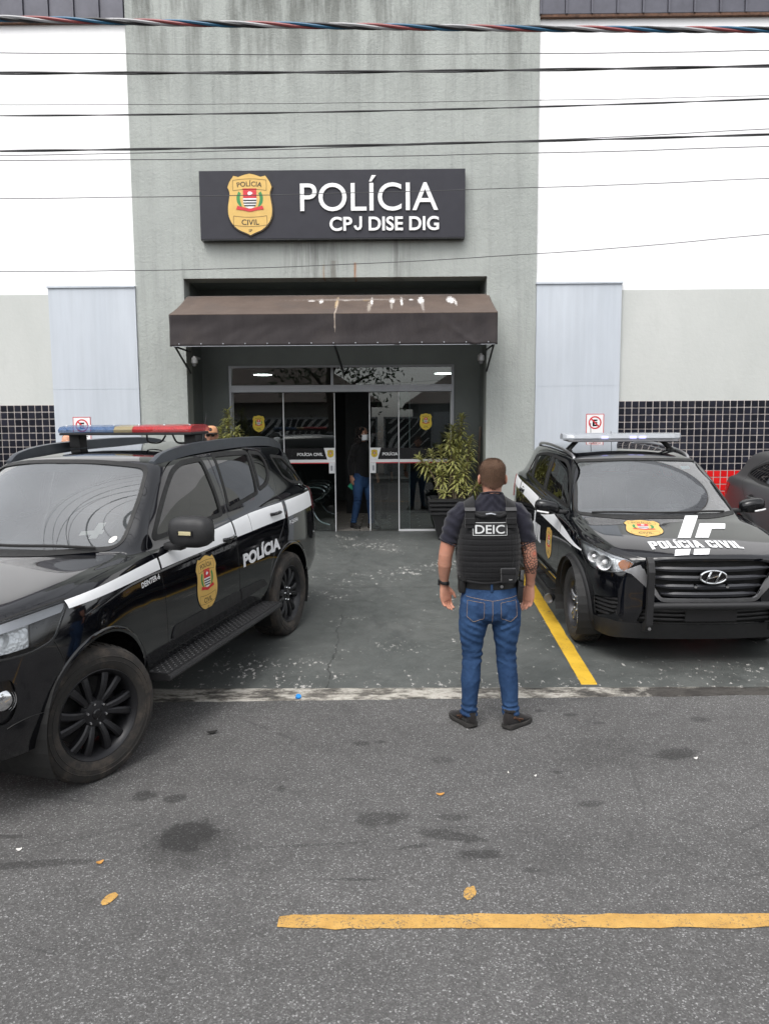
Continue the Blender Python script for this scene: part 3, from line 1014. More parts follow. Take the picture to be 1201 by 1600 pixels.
jx = [(0, .045), (.018, .012), (.052, 0), (.088, .012), (.106, .05), (.106, .185), (.072, .185), (.072, .058), (.064, .038), (.052, .033), (.040, .038), (.034, .056), (.032, .064), (-.001, .06)]
m = MB(); m.prism([(-.490+x*1.05, 4.722+z) for x, z in jx], SY-.0215, SY-.0015, 'Y'); anchor(m.build('lettering', M_lett), sg)

# ---- awning
def awning():
    t = thing('awning', 'faded brown fabric awning with stains over the entrance', 'awning', (-.75, 11.1, 3.08))
    s = N('awning_fabric')
    sx = s.n('SeparateXYZ'); s.l(s.co(), sx.inputs[0])
    n1 = s.noise(2.5, 5, .6)
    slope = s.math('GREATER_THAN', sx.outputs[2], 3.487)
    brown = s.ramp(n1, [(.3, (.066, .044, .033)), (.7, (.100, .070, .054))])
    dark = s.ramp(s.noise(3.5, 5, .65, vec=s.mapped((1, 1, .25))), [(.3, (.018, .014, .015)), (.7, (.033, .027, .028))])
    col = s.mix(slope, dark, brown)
    blots = s.ramp(s.noise(1.6, 4, .6, vec=s.mapped((1, 1, 1), (3, 1, 0))), [(.52, 0), (.7, .5)])
    col = s.mix(blots, col, (.05, .04, .036))
    # bird droppings running down from the top
    wp = s.math('MULTIPLY', s.math('SUBTRACT', s.noise(30, 5, .75, vec=s.mapped((1, 1, .4))), .5), 2.8)
    for (cx, cz, rx, rz, c) in ((-1.09, 3.775, .05, .022, (.55, .52, .50)), (-.95, 3.765, .035, .05, (.66, .64, .62)), (-.73, 3.72, .028, .12, (.42, .31, .18)), (-.61, 3.78, .06, .02, (.5, .47, .44)), (-.33, 3.785, .07, .028, (.22, .14, .05)),
                                (-.25, 3.75, .022, .09, (.70, .68, .66)), (.03, 3.765, .04, .06, (.74, .73, .71)), (.16, 3.74, .022, .10, (.62, .61, .59)), (.29, 3.785, .035, .018, (.70, .69, .67)), (.43, 3.76, .05, .08, (.74, .73, .71)), (.84, 3.765, .06, .075, (.76, .75, .74)), (.90, 3.72, .02, .08, (.5, .48, .46)),
                                (-.72, 3.52, .012, .32, (.36, .30, .25)), (-.28, 3.64, .03, .12, (.30, .26, .22)), (.44, 3.64, .025, .12, (.27, .24, .22)), (.02, 3.66, .02, .09, (.28, .25, .22)), (-.5, 3.79, .9, .02, (.20, .17, .15))):
        mp = s.n('Mapping', vector_type='TEXTURE')
        mp.inputs['Location'].default_value = (cx, 0, cz); mp.inputs['Scale'].default_value = (rx, 1e3, rz)
        s.l(s.co(), mp.inputs['Vector'])
        ln = s.n('VectorMath', operation='LENGTH'); s.l(mp.outputs[0], ln.inputs[0])
        d = s.math('ADD', ln.outputs['Value'], wp)
        col = s.mix(s.ramp(d, [(.55, .85), (1.25, 0)]), col, c)
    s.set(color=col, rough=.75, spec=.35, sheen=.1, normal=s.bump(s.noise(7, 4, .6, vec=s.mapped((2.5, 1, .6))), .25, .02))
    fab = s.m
    X0, X1, Yo, Yi, Zt, Ze, Zb = -2.876, 1.397, 10.2, 11.16, 3.885, 3.492, 3.085
    nx, ns, nv = 150, 14, 12
    V, F = [], []
    def pt(i, j):
        u = i/nx
        x = X0+(X1-X0)*u
        if j <= ns:
            q = j/ns
            sag = -.035*sin(pi*q)*(1-.35*abs(2*u-1))
            wr = .010*noise.noise((x*3.1, q*1.2, 4))*sin(pi*q)+.006*noise.noise((x*9, q*2, 1))*sin(pi*q)
            return (x, Yi+(Yo-Yi)*q, Zt+(Ze-Zt)*q+sag+wr)
        q = (j-ns)/nv
        bl = -.018*sin(pi*q)*(.6+.4*noise.noise((x*1.7, 0, 2))) + .012*noise.noise((x*2.3+q*1.5, q*2.0, 7))*sin(pi*min(1, q*1.2)) + .007*noise.noise((x*8+q*5, q*1.5, 5))*q
        fold = .018*math.exp(-((x-1.1+.55*(1-q))/.05)**2)*q*(x > .4)
        return (x, Yo-bl-fold, Ze+(Zb-Ze)*q+.004*noise.noise((x*4, 1, 1))*q)
    for i in range(nx+1):
        for j in range(ns+nv+1):
            V.append(pt(i, j))
    w = ns+nv+1
    for i in range(nx):
        for j in range(w-1):
            F.append((i*w+j, (i+1)*w+j, (i+1)*w+j+1, i*w+j+1))
    # side cheeks
    for i in (0, nx):
        b = len(V)
        ring = [pt(i, j) for j in range(w)]
        V += ring
        V.append((ring[0][0], 11.1 if False else Yi, Zb+.36)); cidx = len(V)-1
        V.append((ring[0][0], Yo+.02, Zb)); 
        for j in range(w-1):
            F.append((b+j, b+j+1, cidx))
        F.append((b+w-1, cidx+1, cidx))
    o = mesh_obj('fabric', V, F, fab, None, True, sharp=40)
    so = o.modifiers.new('thick', 'SOLIDIFY'); so.thickness = .003
    anchor(o, t)
    M_fr = plain('awning_frame_metal', (.03, .03, .033), .5, metal=.4)
    m = MB()
    z = Zb+.012
    m.tube([(X0+.02, Yo+.025, z), (X1-.02, Yo+.025, z)], .013, 6)
    for x in (X0+.03, X1-.03):
        m.tube([(x, Yo+.025, z), (x, 11.10, Zb+.02)], .013, 6)
        m.tube([(x, Yo+.03, Zb+.05), (x, 11.09, Zb-.28)], .014, 6)
    anchor(m.build('frame', M_fr), t)
    m = MB(); m.tube([(-.73, Yo+.04, z), (-.71, 11.95, Zb-.25)], .016, 6); anchor(m.build('strut', M_fr), t)
    m = MB(); m.box(X0+.03, X1-.03, Yo-.006, Yo-.002, Zb-.003, Zb+.004); anchor(m.build('hem_rail', M_alu), t)
    m = MB()
    for k in range(15):
        x = X0+.12+k*(X1-X0-.24)/14
        m.lathe([(0, -.006), (.008, -.005), (.010, 0)], 8, 'Y', (x, Yo-.004, Zb+.03))
    anchor(m.build('eyelets', M_alu), t)
awning()
for (x, lb) in ((-2.84, 'small white dome camera under the left end of the awning'), (1.30, 'small white dome camera under the right end of the awning')):
    t = thing('dome_camera', lb, 'camera', (x, 11.3 if x < 0 else 11.2, 2.98))
    M_w = plain('white_plastic', (.72, .72, .72), .35, var=.03)
    MB().lathe([(0, .06), (.035, .06), (.045, .05), (.05, .0), (.045, -.02), (0, -.02)], 20).build('housing', M_w, t, True)
    MB().lathe([(.036, -.021), (.034, -.045), (.022, -.062), (0, -.067)], 20).build('dome', plain('grey_lens', (.25, .25, .26), .15), t, True)
    MB().box(-.015, .015, -.015, .3, .06, .085).build('bracket', M_w, t)

# ---- no-parking plates
def no_parking(x, z, label):
    t = thing('no_parking_sign', label, 'sign', (x, 11.074, z))
    W, Hh = .255, .39
    MB().box(-W/2, W/2, -.004, 0, -Hh, 0).build('plate', M_whitef, t)
    m = MB(); b = .010
    for (a0, a1, c0, c1) in ((-W/2, W/2, -b, 0), (-W/2, W/2, -Hh, -Hh+b), (-W/2, -W/2+b, -Hh+b, -b), (W/2-b, W/2, -Hh+b, -b)):
        m.box(a0, a1, -.0052, -.0041, c0, c1)
    m.build('red_border', M_redl, t)
    m = MB()
    n = 40; r0, r1 = .073, .092; cz = -.125
    V = [(r*cos(2*pi*i/n), -.0052, cz+r*sin(2*pi*i/n)) for r in (r0, r1) for i in range(n)]
    m.add(V, [(i, (i+1) % n, n+(i+1) % n, n+i) for i in range(n)])
    m.build('red_ring', M_redl, t)
    flat_text('letter', 'E', .088, M_blackf, t, lambda u, v, w: (u, -.0056, cz-.044+v), bold=.05, sx=1.15, align='C')
    m = MB(); d = .066; h = .007
    m.add([(-d-h, -.0062, cz+d-h), (-d+h, -.0062, cz+d+h), (d+h, -.0062, cz-d+h), (d-h, -.0062, cz-d-h)], [(0, 1, 2, 3)])
    m.build('red_slash', M_redl, t)
    for k, w_ in enumerate((.16, .13, .15)):
        MB().box(-w_/2, w_/2, -.0052, -.0042, -.285-.03*k, -.272-.03*k).build('small_print_line', plain('print_grey', (.2, .2, .2), .5), t)
no_parking(2.915, 2.190, 'no parking plate with letter E on the pale panel above the white light bar')
no_parking(-4.43, 2.195, 'no parking plate with letter E half hidden behind the blue and red light bar')

# ---- wooden pole leaning in the recess
m = MB(); m.tube([(1.28, 11.72, gz(11.72)), (1.345, 11.62, 2.02)], .019, 10)
o = m.build('wooden_pole', plain('grey_brown_wood', (.13, .10, .08), .7, var=.25, scale=12), None, True)
tag(o, 'thin brown wooden pole leaning in the right corner of the recess', 'pole')

# ---- potted dracaenas
def dracaena(name, label, loc, seed, heads, pot=True, sc=1.0):
    rnd = random.Random(seed)
    t = thing('potted_plant', label, 'potted plant', loc, group='potted plants either side of the entrance')
    M_pot = plain('black_pot_plastic', (.012, .012, .013), .42, var=.1)
    b0, b1, hp = .17, .30, .62
    m = MB()
    # tapered square body below a ribbed upper collar
    def ring(h, a): return [(-a, -a, h), (a, -a, h), (a, a, h), (-a, a, h)]
    V = ring(0, b0)+ring(.36, .265)+ring(.62, .275)+ring(.62, .25)+ring(.52, .24)
    F = [(3, 2, 1, 0)]
    for k in range(4):
        for i in range(4):
            F.append((k*4+i, k*4+(i+1) % 4, k*4+4+(i+1) % 4, k*4+4+i))
    m.add(V, F); m.build('pot', M_pot, t)
    for k in range(4):
        h = .375+.062*k
        q = MB()
        a0, a1 = .275+.006*k, .302+.006*k
        V = ring(h, a0)+ring(h+.012, a1)+ring(h+.040, a1)+ring(h+.052, a0)
        F = []
        for kk in range(3):
            for i in range(4):
                F.append((kk*4+i, kk*4+(i+1) % 4, kk*4+4+(i+1) % 4, kk*4+4+i))
        q.add(V, F); q.build('rib', M_pot, t)
    q = MB(); q.box(-.24, .24, -.24, .24, .50, .54); q.build('soil', plain('potting_soil', (.05, .035, .025), .95, bump=.5, bscale=40), t)
    s = N('variegated_leaf_'+str(seed))
    at = s.n('Attribute', attribute_name='edge')
    oi = s.noise(3.5, 3)
    mid = s.ramp(oi, [(.3, (.15, .20, .045)), (.7, (.24, .29, .075))])
    ed = s.ramp(s.noise(5, 3), [(.3, (.60, .56, .20)), (.7, (.76, .71, .33))])
    s.set(color=s.mix(at.outputs['Fac'], mid, ed), rough=.42, spec=.4)
    tl_ = s.n('BsdfTranslucent'); s.l(s.b.inputs['Base Color'].links[0].from_socket, tl_.inputs[0])
    mx_ = s.n('MixShader'); mx_.inputs[0].default_value = .38
    s.l(s.b.outputs[0], mx_.inputs[1]); s.l(tl_.outputs[0], mx_.inputs[2]); s.l(mx_.outputs[0], s.out.inputs['Surface'])
    M_lf = s.m
    M_st = plain('dracaena_stem', (.17, .135, .09), .85, var=.25, scale=30)
    LV, LF, E = [], [], []
    def leaf_(base, d, upv, L_, w):
        d = d.normalized()
        side = d.cross(upv)
        if side.length < 1e-4: side = Vector((1, 0, 0))
        side.normalize()
        n = 5
        b = len(LV)
        droop = rnd.uniform(.25, .75)
        for i in range(n+1):
            u = i/n
            p = base + d*(L_*u) + Vector((0, 0, -1))*(droop*L_*u*u)
            ww = w*(sin(pi*min(1, .16+.84*u))**.75 if u < 1 else .0)
            lift = side.cross(d)*(-ww*.35)
            LV.extend([p-side*ww+lift*-1, p, p+side*ww+lift*-1])
            E.extend([1.0, 0.0, 1.0])
        for i in range(n):
            a = b+3*i
            LF.append((a, a+3, a+4, a+1)); LF.append((a+1, a+4, a+5, a+2))
    for (hx, hy, hz, stx, sty, ln) in heads:
        hz = .6+(hz-.6)*1.16; ln *= .92
        base = Vector((stx, sty, .53)); tip = Vector((hx, hy, hz))
        mid_ = base.lerp(tip, .55)+Vector((rnd.uniform(-.03, .03)+(stx-hx)*.12, rnd.uniform(-.03, .03), .02))
        pts = [Vector(p) for p in curve_pts([base, mid_, tip], 7)]
        q = MB(); q.tube(pts, [.017-.009*i/(len(pts)-1) for i in range(len(pts))], 7)
        q.build('stem', M_st, t, True)
        axis = (pts[-1]-pts[-4]).normalized()
        axis = (axis+Vector((0, 0, .6))).normalized()
        length = ln
        nl = int(62*length/.3)
        for k in range(nl):
            f = k/nl
            dist = f*length
            # position back along the stem
            acc, p = 0, pts[-1]
            for j in range(len(pts)-1, 0, -1):
                sl = (pts[j]-pts[j-1]).length
                if acc+sl > dist:
                    p = pts[j].lerp(pts[j-1], (dist-acc)/sl); break
                acc += sl; p = pts[j-1]
            ang = k*2.39996+rnd.uniform(-.3, .3)
            a1 = axis.orthogonal().normalized(); a2 = axis.cross(a1)
            rad = a1*cos(ang)+a2*sin(ang)
            upw = 1.3*(1-f)**1.5-.05+rnd.uniform(-.2, .2)
            L_ = rnd.uniform(.10, .165)*sc
            leaf_(p+rad*.01, rad+axis*upw, axis, L_, L_*.115)
    o = mesh_obj('foliage', LV, LF, M_lf, t, True)
    at_ = o.data.attributes.new('edge', 'FLOAT', 'POINT')
    at_.data.foreach_set('value', np.array(E, dtype=np.float32))
    tag(o, kind='stuff')
    return t
rp = random.Random(3)
heads = [(.18, 0, 1.66, .10, .02, .42), (.05, .05, 1.52, .02, .05, .34), (.30, -.05, 1.38, .20, -.05, .34), (-.02, -.10, 1.42, 0, -.06, .30), (.16, .1, 1.45, .12, .1, .36), (-.14, -.04, 1.27, -.06, 0, .34), (.06, -.14, 1.22, .05, -.1, .32),
         (-.28, .02, 1.20, -.10, .02, .26), (-.46, -.02, 1.13, -.12, 0, .26), (-.36, .06, 1.04, -.10, .05, .22), (-.16, -.16, .98, -.05, -.12, .26), (.1, -.17, .94, .07, -.12, .26), (.22, -.12, 1.05, .16, -.1, .30), (.33, .0, 1.18, .22, 0, .26), (.26, .08, .92, .2, .08, .2),
         (.42, -.1, .80, .24, -.1, .16), (-.1, -.16, .70, -.1, -.14, .1), (.02, .1, 1.1, 0, .1, .3), (.16, -.05, 1.3, .12, 0, .3), (.2, -.15, .74, .18, -.14, .12)]
dracaena('p', 'bushy yellow green potted dracaena in a ribbed black planter right of the doors', (.87, 11.42, gz(11.42)+.002), 11, heads)
heads2 = [(.02, -.05, 1.62, .02, 0, .34), (.16, -.08, 1.50, .08, -.02, .3), (-.10, -.02, 1.52, -.05, 0, .3), (.05, -.14, 1.42, .03, -.08, .32), (.22, .02, 1.38, .1, 0, .3), (-.18, -.08, 1.36, -.1, -.03, .3), (0, .1, 1.74, 0, .08, .22), (.12, -.16, 1.26, .1, -.1, .3), (-.06, -.16, 1.2, -.04, -.1, .3), (.28, -.05, 1.2, .15, -.03, .3)]
dracaena('p', 'potted dracaena left of the doors, its top showing above the parked black car', (-2.42, 11.42, gz(11.42)+.002), 23, heads2)

# ---- overhead cables between the street poles (three points each: left, middle, right)
def cable(label, y, zs, r, m, twist=0, r2=None, mats=None):
    """zs: heights at x=-2.6*k, 0, +2.6*k in the plane Y=y"""
    k = 2.6*y/5.0
    A = np.polyfit([-k, 0, k], zs, 2)
    xs = np.linspace(-14, 14, 240)
    if not twist:
        q = MB()
        q.tube([(x, y+.25*sin(x*.13), np.polyval(A, x)+.003*noise.noise((x*2, y, 1))) for x in xs], r, 6)
        o = q.build('overhead_cable', m, None, True)
    else:
        q = MB()
        xs = np.linspace(-14, 14, 1100)
        for j in range(twist):
            pts = []
            for x in xs:
                a = 2*pi*x/(.62 if twist == 4 else 1.3)+2*pi*j/twist
                pts.append((x, y+.25*sin(x*.13)+cos(a)*r, np.polyval(A, x)+sin(a)*r))
            q.tube(pts, r2, 6, mi=j)
        o = q.build('overhead_cable', mats, None, True)
    return tag(o, label, 'cable', 'overhead cables crossing in front of the facade')
def zpx(py, y):
    """height in the plane Y=y seen at picture row py (of 1600)"""
    return CAM_H + y*math.tan(math.atan((800-py)/1200)-PITCH)
M_wire = plain('black_cable', (.04, .04, .042), .6)
M_wire2 = plain('grey_cable', (.06, .06, .062), .6)
TW = [plain('cable_black', (.012, .012, .014), .5), plain('cable_blue', (.015, .09, .17), .45), plain('cable_red', (.22, .05, .05), .45), plain('cable_grey', (.30, .30, .31), .5)]
CB = [('thick twisted overhead bundle of black, blue and red cables, topmost of all', 4.6, (31, 42, 43), .0095, 4, .0085),
      ('thin overhead wire just below the twisted bundle', 5.0, (85, 85, 75), .0026, 0, 0),
      ('thick black overhead cable, third from the top', 4.9, (117, 112, 99), .0050, 2, .0052),
      ('hair thin overhead wire, fourth from the top', 5.6, (166, 160, 146), .0020, 0, 0),
      ('black overhead cable, fifth from the top', 5.3, (183, 173, 150), .0030, 2, .0034),
      ('twisted black overhead cable passing just above the sign', 5.1, (238, 226, 207), .0038, 2, .0042),
      ('thin overhead wire sloping up to the right just above the sign', 5.4, (245, 228, 197), .0026, 0, 0),
      ('thin overhead wire almost touching the top of the sign', 5.5, (252, 244, 226), .0028, 0, 0),
      ('thin overhead wire crossing the middle of the sign', 5.2, (311, 300, 276), .0024, 0, 0),
      ('lowest thin overhead wire, crossing below the sign', 5.2, (423, 410, 362), .0024, 0, 0)]
for (lb, y, pys, r, tw, r2) in CB:
    cable(lb, y, [zpx(p, y) for p in pys], r, M_wire if r > .0029 else M_wire2, tw, r2, TW if tw == 4 else [M_wire, M_wire])

# ================================================================== THE OTHER SIDE OF THE STREET (seen as reflections)
tag(mesh_obj('far_pavement', [(-70, -4.6, .14), (70, -4.6, .14), (70, -6.6, .14), (-70, -6.6, .14), (-70, -4.6, 0), (70, -4.6, 0)], [(0, 3, 2, 1), (0, 1, 5, 4)], plain('far_concrete', (.22, .22, .21), .9)), kind='structure')
def zebra_fence(x0, x1, z0, z1, label, ph):
    t = thing('zebra_fence', label, 'fence', ((x0+x1)/2, -6.7, .14))
    M_bk = plain('fence_black', (.008, .008, .009), .5); M_wh = plain('fence_white', (.6, .6, .6), .5)
    w = (x1-x0)/2
    MB().box(-w, w, -.06, 0, z0, z1).build('panel', M_bk, t)
    q = MB()
    n = int((x1-x0)/.30)
    for k in range(-3, n+1):
        base = -w+k*.30
        top_, bot_ = [], []
        for i in range(15):
            v = i/14
            x = base+.95*v+.10*sin(v*6+k*.7+ph)
            ww = .055+.03*sin(v*5+k)
            top_.append((x-ww, z0+v*(z1-z0))); bot_.append((x+ww, z0+v*(z1-z0)))
        for i in range(14):
            a = [top_[i], bot_[i], bot_[i+1], top_[i+1]]
            if all(-w < p[0] < w for p in a):
                q.add([(p[0], .004, p[1]) for p in a], [(0, 1, 2, 3)])
    q.build('stripe_pattern', M_wh, t)
    q = MB()
    q.box(-w-.05, w+.05, -.08, .02, z1, z1+.07); q.box(-w-.05, w+.05, -.08, .02, z0-.07, z0)
    q.box(-w-.08, -w, -.08, .02, 0, z1+.07); q.box(w, w+.08, -.08, .02, 0, z1+.07)
    q.build('fence_frame', plain('fence_frame_grey', (.4, .41, .42), .5), t)
    MB().box(-w, w, -.2, -.07, 0, z0-.07).build('base_wall', plain('fence_base', (.35, .35, .35), .8), t)
zebra_fence(-6.6, -.6, .9, 2.25, 'long zebra striped fence across the street, left', 0)
zebra_fence(-.2, 1.6, .9, 2.25, 'short zebra striped fence panel across the street, centre', 2)
zebra_fence(3.2, 8.6, .9, 2.25, 'zebra striped fence across the street, right', 4)
t = thing('sheet_gate', 'pale grey sheet gate across the street between the striped fences', 'gate', (2.36, -6.7, .14))
MB().box(-.66, .72, -.06, 0, .05, 2.5).build('gate_panel', plain('gate_grey', (.38, .4, .42), .5), t)
def far_house(x0, x1, y0, y1, h, rh, label, wc):
    t = thing('house', label, 'house', ((x0+x1)/2, (y0+y1)/2, .14))
    w, d = (x1-x0)/2, (y1-y0)/2
    MB().box(-w, w, -d, d, 0, h).build('wall', plain('house_wall_'+str(int(x0*10)), wc, .85), t)
    e = .6
    q = MB()
    V = [(-w-e, -d-e, h), (w+e, -d-e, h), (w+e, d+e, h), (-w-e, d+e, h), (-w*.45, 0, h+rh), (w*.45, 0, h+rh)]
    q.add(V, [(0, 1, 5, 4), (2, 3, 4, 5), (1, 2, 5), (3, 0, 4), (3, 2, 1, 0)])
    rf = q.build('roof', plain('clay_roof', (.085, .06, .05), .85, var=.3, scale=8), t)
    M_win = plain('house_window', (.02, .022, .025), .1)
    for xx in np.arange(-w+1.2, w-.8, 2.4):
        MB().box(xx, xx+1.1, d, d+.03, 1.1, 2.2).build('window', M_win, t)
far_house(-9.5, -1.0, -17, -9.6, 3.0, 1.9, 'low house with clay roof behind the striped fence, left', (.3, .28, .25))
far_house(1.2, 9.5, -18, -9.2, 2.9, 2.0, 'low house with clay roof behind the striped fence, right', (.26, .27, .28))
far_house(-24, -12, -18, -9.5, 3.4, 1.8, 'low cream house with clay roof far left across the street', (.42, .38, .3))
far_house(12, 24, -18, -9.5, 3.2, 1.8, 'low grey house with clay roof far right across the street', (.33, .33, .33))
def street_tree(x, y, h, label, seed, spread=2.4, n=2200):
    rnd = random.Random(seed)
    t = thing('street_tree', label, 'tree', (x, y, .14))
    q = MB(); q.tube(curve_pts([(0, 0, 0), (.08, .03, h*.3), (-.05, 0, h*.55), (.1, 0, h*.8)], 5), [.2-.008*i for i in range(16)], 8)
    M_bark = plain('tree_bark', (.07, .055, .045), .95, bump=.4)
    limbs = []
    for k in range(7):
        a = k*2.4; z = h*(.42+.06*k)
        e = Vector((cos(a)*spread*.7, sin(a)*spread*.7, z+h*.2))
        q.tube(curve_pts([(0, 0, z), tuple(Vector((0, 0, z)).lerp(e, .5)+Vector((0, 0, .2))), tuple(e)], 4), [.09-.008*i for i in range(9)], 6)
        limbs.append(e)
    q.build('trunk', M_bark, t, True)
    V, F = [], []
    for k in range(n):
        c = rnd.choice(limbs)+Vector((rnd.gauss(0, .55), rnd.gauss(0, .55), rnd.gauss(0, .45)))
        c.z -= abs(rnd.gauss(0, .5))*(rnd.random() < .5)
        d = Vector((rnd.gauss(0, 1), rnd.gauss(0, 1), rnd.gauss(-.6, .6))).normalized()
        sd_ = d.orthogonal().normalized()
        L_ = rnd.uniform(.12, .24)
        b = len(V)
        V += [c, c+d*L_*.5+sd_*L_*.22, c+d*L_, c+d*L_*.5-sd_*L_*.22]
        F.append((b, b+1, b+2, b+3))
    o = mesh_obj('crown', V, F, plain('tree_leaf', (.05, .085, .03), .5, var=.35, scale=2), t)
    return t
street_tree(-2.3, -5.6, 6.4, 'leafy street tree across the road, left of centre', 5)
street_tree(7.6, -5.6, 6.0, 'leafy street tree across the road, far right', 9)
street_tree(-14, -5.6, 6.6, 'leafy street tree across the road, far left', 15)
# ================================================================== CAR BODIES
def pchip_mat(P, t):
    """monotone cubic interpolation of P[k, ...] (k = 0..n-1) at parameters t"""
    P = np.asarray(P, float); n = len(P)
    d = P[1:]-P[:-1]
    m = np.zeros_like(P)
    a, b = d[:-1], d[1:]
    ok = (a*b) > 0
    with np.errstate(divide='ignore', invalid='ignore'):
        h = np.where(ok, 2*a*b/(a+b), 0.0)
    # softened towards Catmull-Rom so that surfaces stay round
    cr = 0.5*(a+b)
    lim = 2.2*np.minimum(np.abs(a), np.abs(b))
    m[1:-1] = np.where(ok, np.sign(cr)*np.minimum(np.abs(cr), lim), 0.25*cr)
    m[0], m[-1] = 1.5*d[0]-0.5*m[1], 1.5*d[-1]-0.5*m[-2]
    i = np.clip(np.floor(t).astype(int), 0, n-2)
    u = (t-i).reshape(-1, *([1]*(P.ndim-1)))
    p0, p1, m0, m1 = P[i], P[i+1], m[i], m[i+1]
    return (2*u**3-3*u**2+1)*p0+(u**3-2*u**2+u)*m0+(-2*u**3+3*u**2)*p1+(u**3-u**2)*m1

class TriM:
    def __init__(s, V, Nn, T):
        s.V, s.N, s.T = V, Nn, T
    def clip(s, f):
        """keep the part where f < 0"""
        f = np.where(np.abs(f) < 1e-9, 1e-9, f)
        ins = f < 0
        c = ins[s.T].sum(1)
        keep = s.T[c == 3].tolist()
        V, Nn = s.V.tolist(), s.N.tolist()
        cut = {}
        def mid(a, b):
            k = (a, b) if a < b else (b, a)
            if k not in cut:
                t = f[k[0]]/(f[k[0]]-f[k[1]])
                cut[k] = len(V)
                V.append([V[k[0]][q]+(V[k[1]][q]-V[k[0]][q])*t for q in range(3)])
                Nn.append([Nn[k[0]][q]+(Nn[k[1]][q]-Nn[k[0]][q])*t for q in range(3)])
            return cut[k]
        for tri in s.T[(c > 0) & (c < 3)].tolist():
            out = []
            for i in range(3):
                a, b = tri[i], tri[(i+1) % 3]
                if ins[a]: out.append(a)
                if ins[a] != ins[b]: out.append(mid(a, b))
            for i in range(1, len(out)-1):
                keep.append([out[0], out[i], out[i+1]])
        if not keep:
            return TriM(np.zeros((0, 3)), np.zeros((0, 3)), np.zeros((0, 3), int))
        T = np.array(keep); used = np.unique(T)
        mp = np.full(len(V), -1); mp[used] = np.arange(len(used))
        Nn = np.array(Nn)[used]
        Nn /= np.maximum(np.linalg.norm(Nn, axis=1), 1e-9)[:, None]
        return TriM(np.array(V)[used], Nn, mp[T])
    def relax(s, it=60):
        """even out a glass patch: free edges stay, inner points move to a smooth sheet"""
        V, T = s.V.copy(), s.T
        E = np.concatenate([T[:, [0, 1]], T[:, [1, 2]], T[:, [2, 0]]]); Es = np.sort(E, 1)
        u, cnt = np.unique(Es, axis=0, return_counts=True)
        free = np.zeros(len(V), bool); free[np.unique(u[cnt == 1])] = True
        deg = np.zeros(len(V)); np.add.at(deg, u[:, 0], 1); np.add.at(deg, u[:, 1], 1)
        def lap(A):
            acc = np.zeros_like(A)
            np.add.at(acc, u[:, 0], A[u[:, 1]]); np.add.at(acc, u[:, 1], A[u[:, 0]])
            return acc/deg[:, None]-A
        # fit a smooth low-order sheet x = p(y, z), then blend to it away from the edge
        y, z = V[:, 1], V[:, 2]
        zc, zs = z.mean(), z.std()
        zz = (z-zc)/zs; yy = y/.6
        A = np.stack([np.ones_like(yy), zz, zz**2, zz**3, yy**2, yy**2*zz, yy**4, yy**2*zz**2, yy**4*zz], 1)
        co = np.linalg.lstsq(A, V[:, 0], rcond=None)[0]
        X = A@co
        V[:, 0] = X
        dz = (A[:, :0].sum(1))
        e = 1e-4
        def px(yy, zz):
            return np.stack([np.ones_like(yy), zz, zz**2, zz**3, yy**2, yy**2*zz, yy**4, yy**2*zz**2, yy**4*zz], 1)@co
        gy = (px(yy+e, zz)-px(yy-e, zz))/(2*e)/.6; gzz = (px(yy, zz+e)-px(yy, zz-e))/(2*e)/zs
        Nn = np.stack([-np.ones_like(gy), gy, gzz], 1); Nn /= np.linalg.norm(Nn, axis=1)[:, None]
        return TriM(V, Nn, T)
    def build(s, name, m, parent, off=0.0, rim=0.0):
        """rim > 0 turns the free edges inwards, so that panels read as sheets with thickness"""
        V = s.V+s.N*off
        F = s.T.tolist(); Nn = s.N
        if rim:
            e = {}
            for a, b, c in F:
                for p in ((a, b), (b, c), (c, a)):
                    e[p] = 1
            be = [p for p in e if (p[1], p[0]) not in e]
            idx = {}
            V2, N2 = [], []
            base = len(V)
            for a, b in be:
                for q in (a, b):
                    if q not in idx:
                        idx[q] = base+len(V2); V2.append(V[q]-s.N[q]*rim); N2.append(s.N[q])
            if V2:
                V = np.concatenate([V, V2]); Nn = np.concatenate([Nn, N2])
                F = F+[(b, a, idx[a], idx[b]) for a, b in be]
        return mesh_obj(name, V, F, m, parent, True, None, Nn)

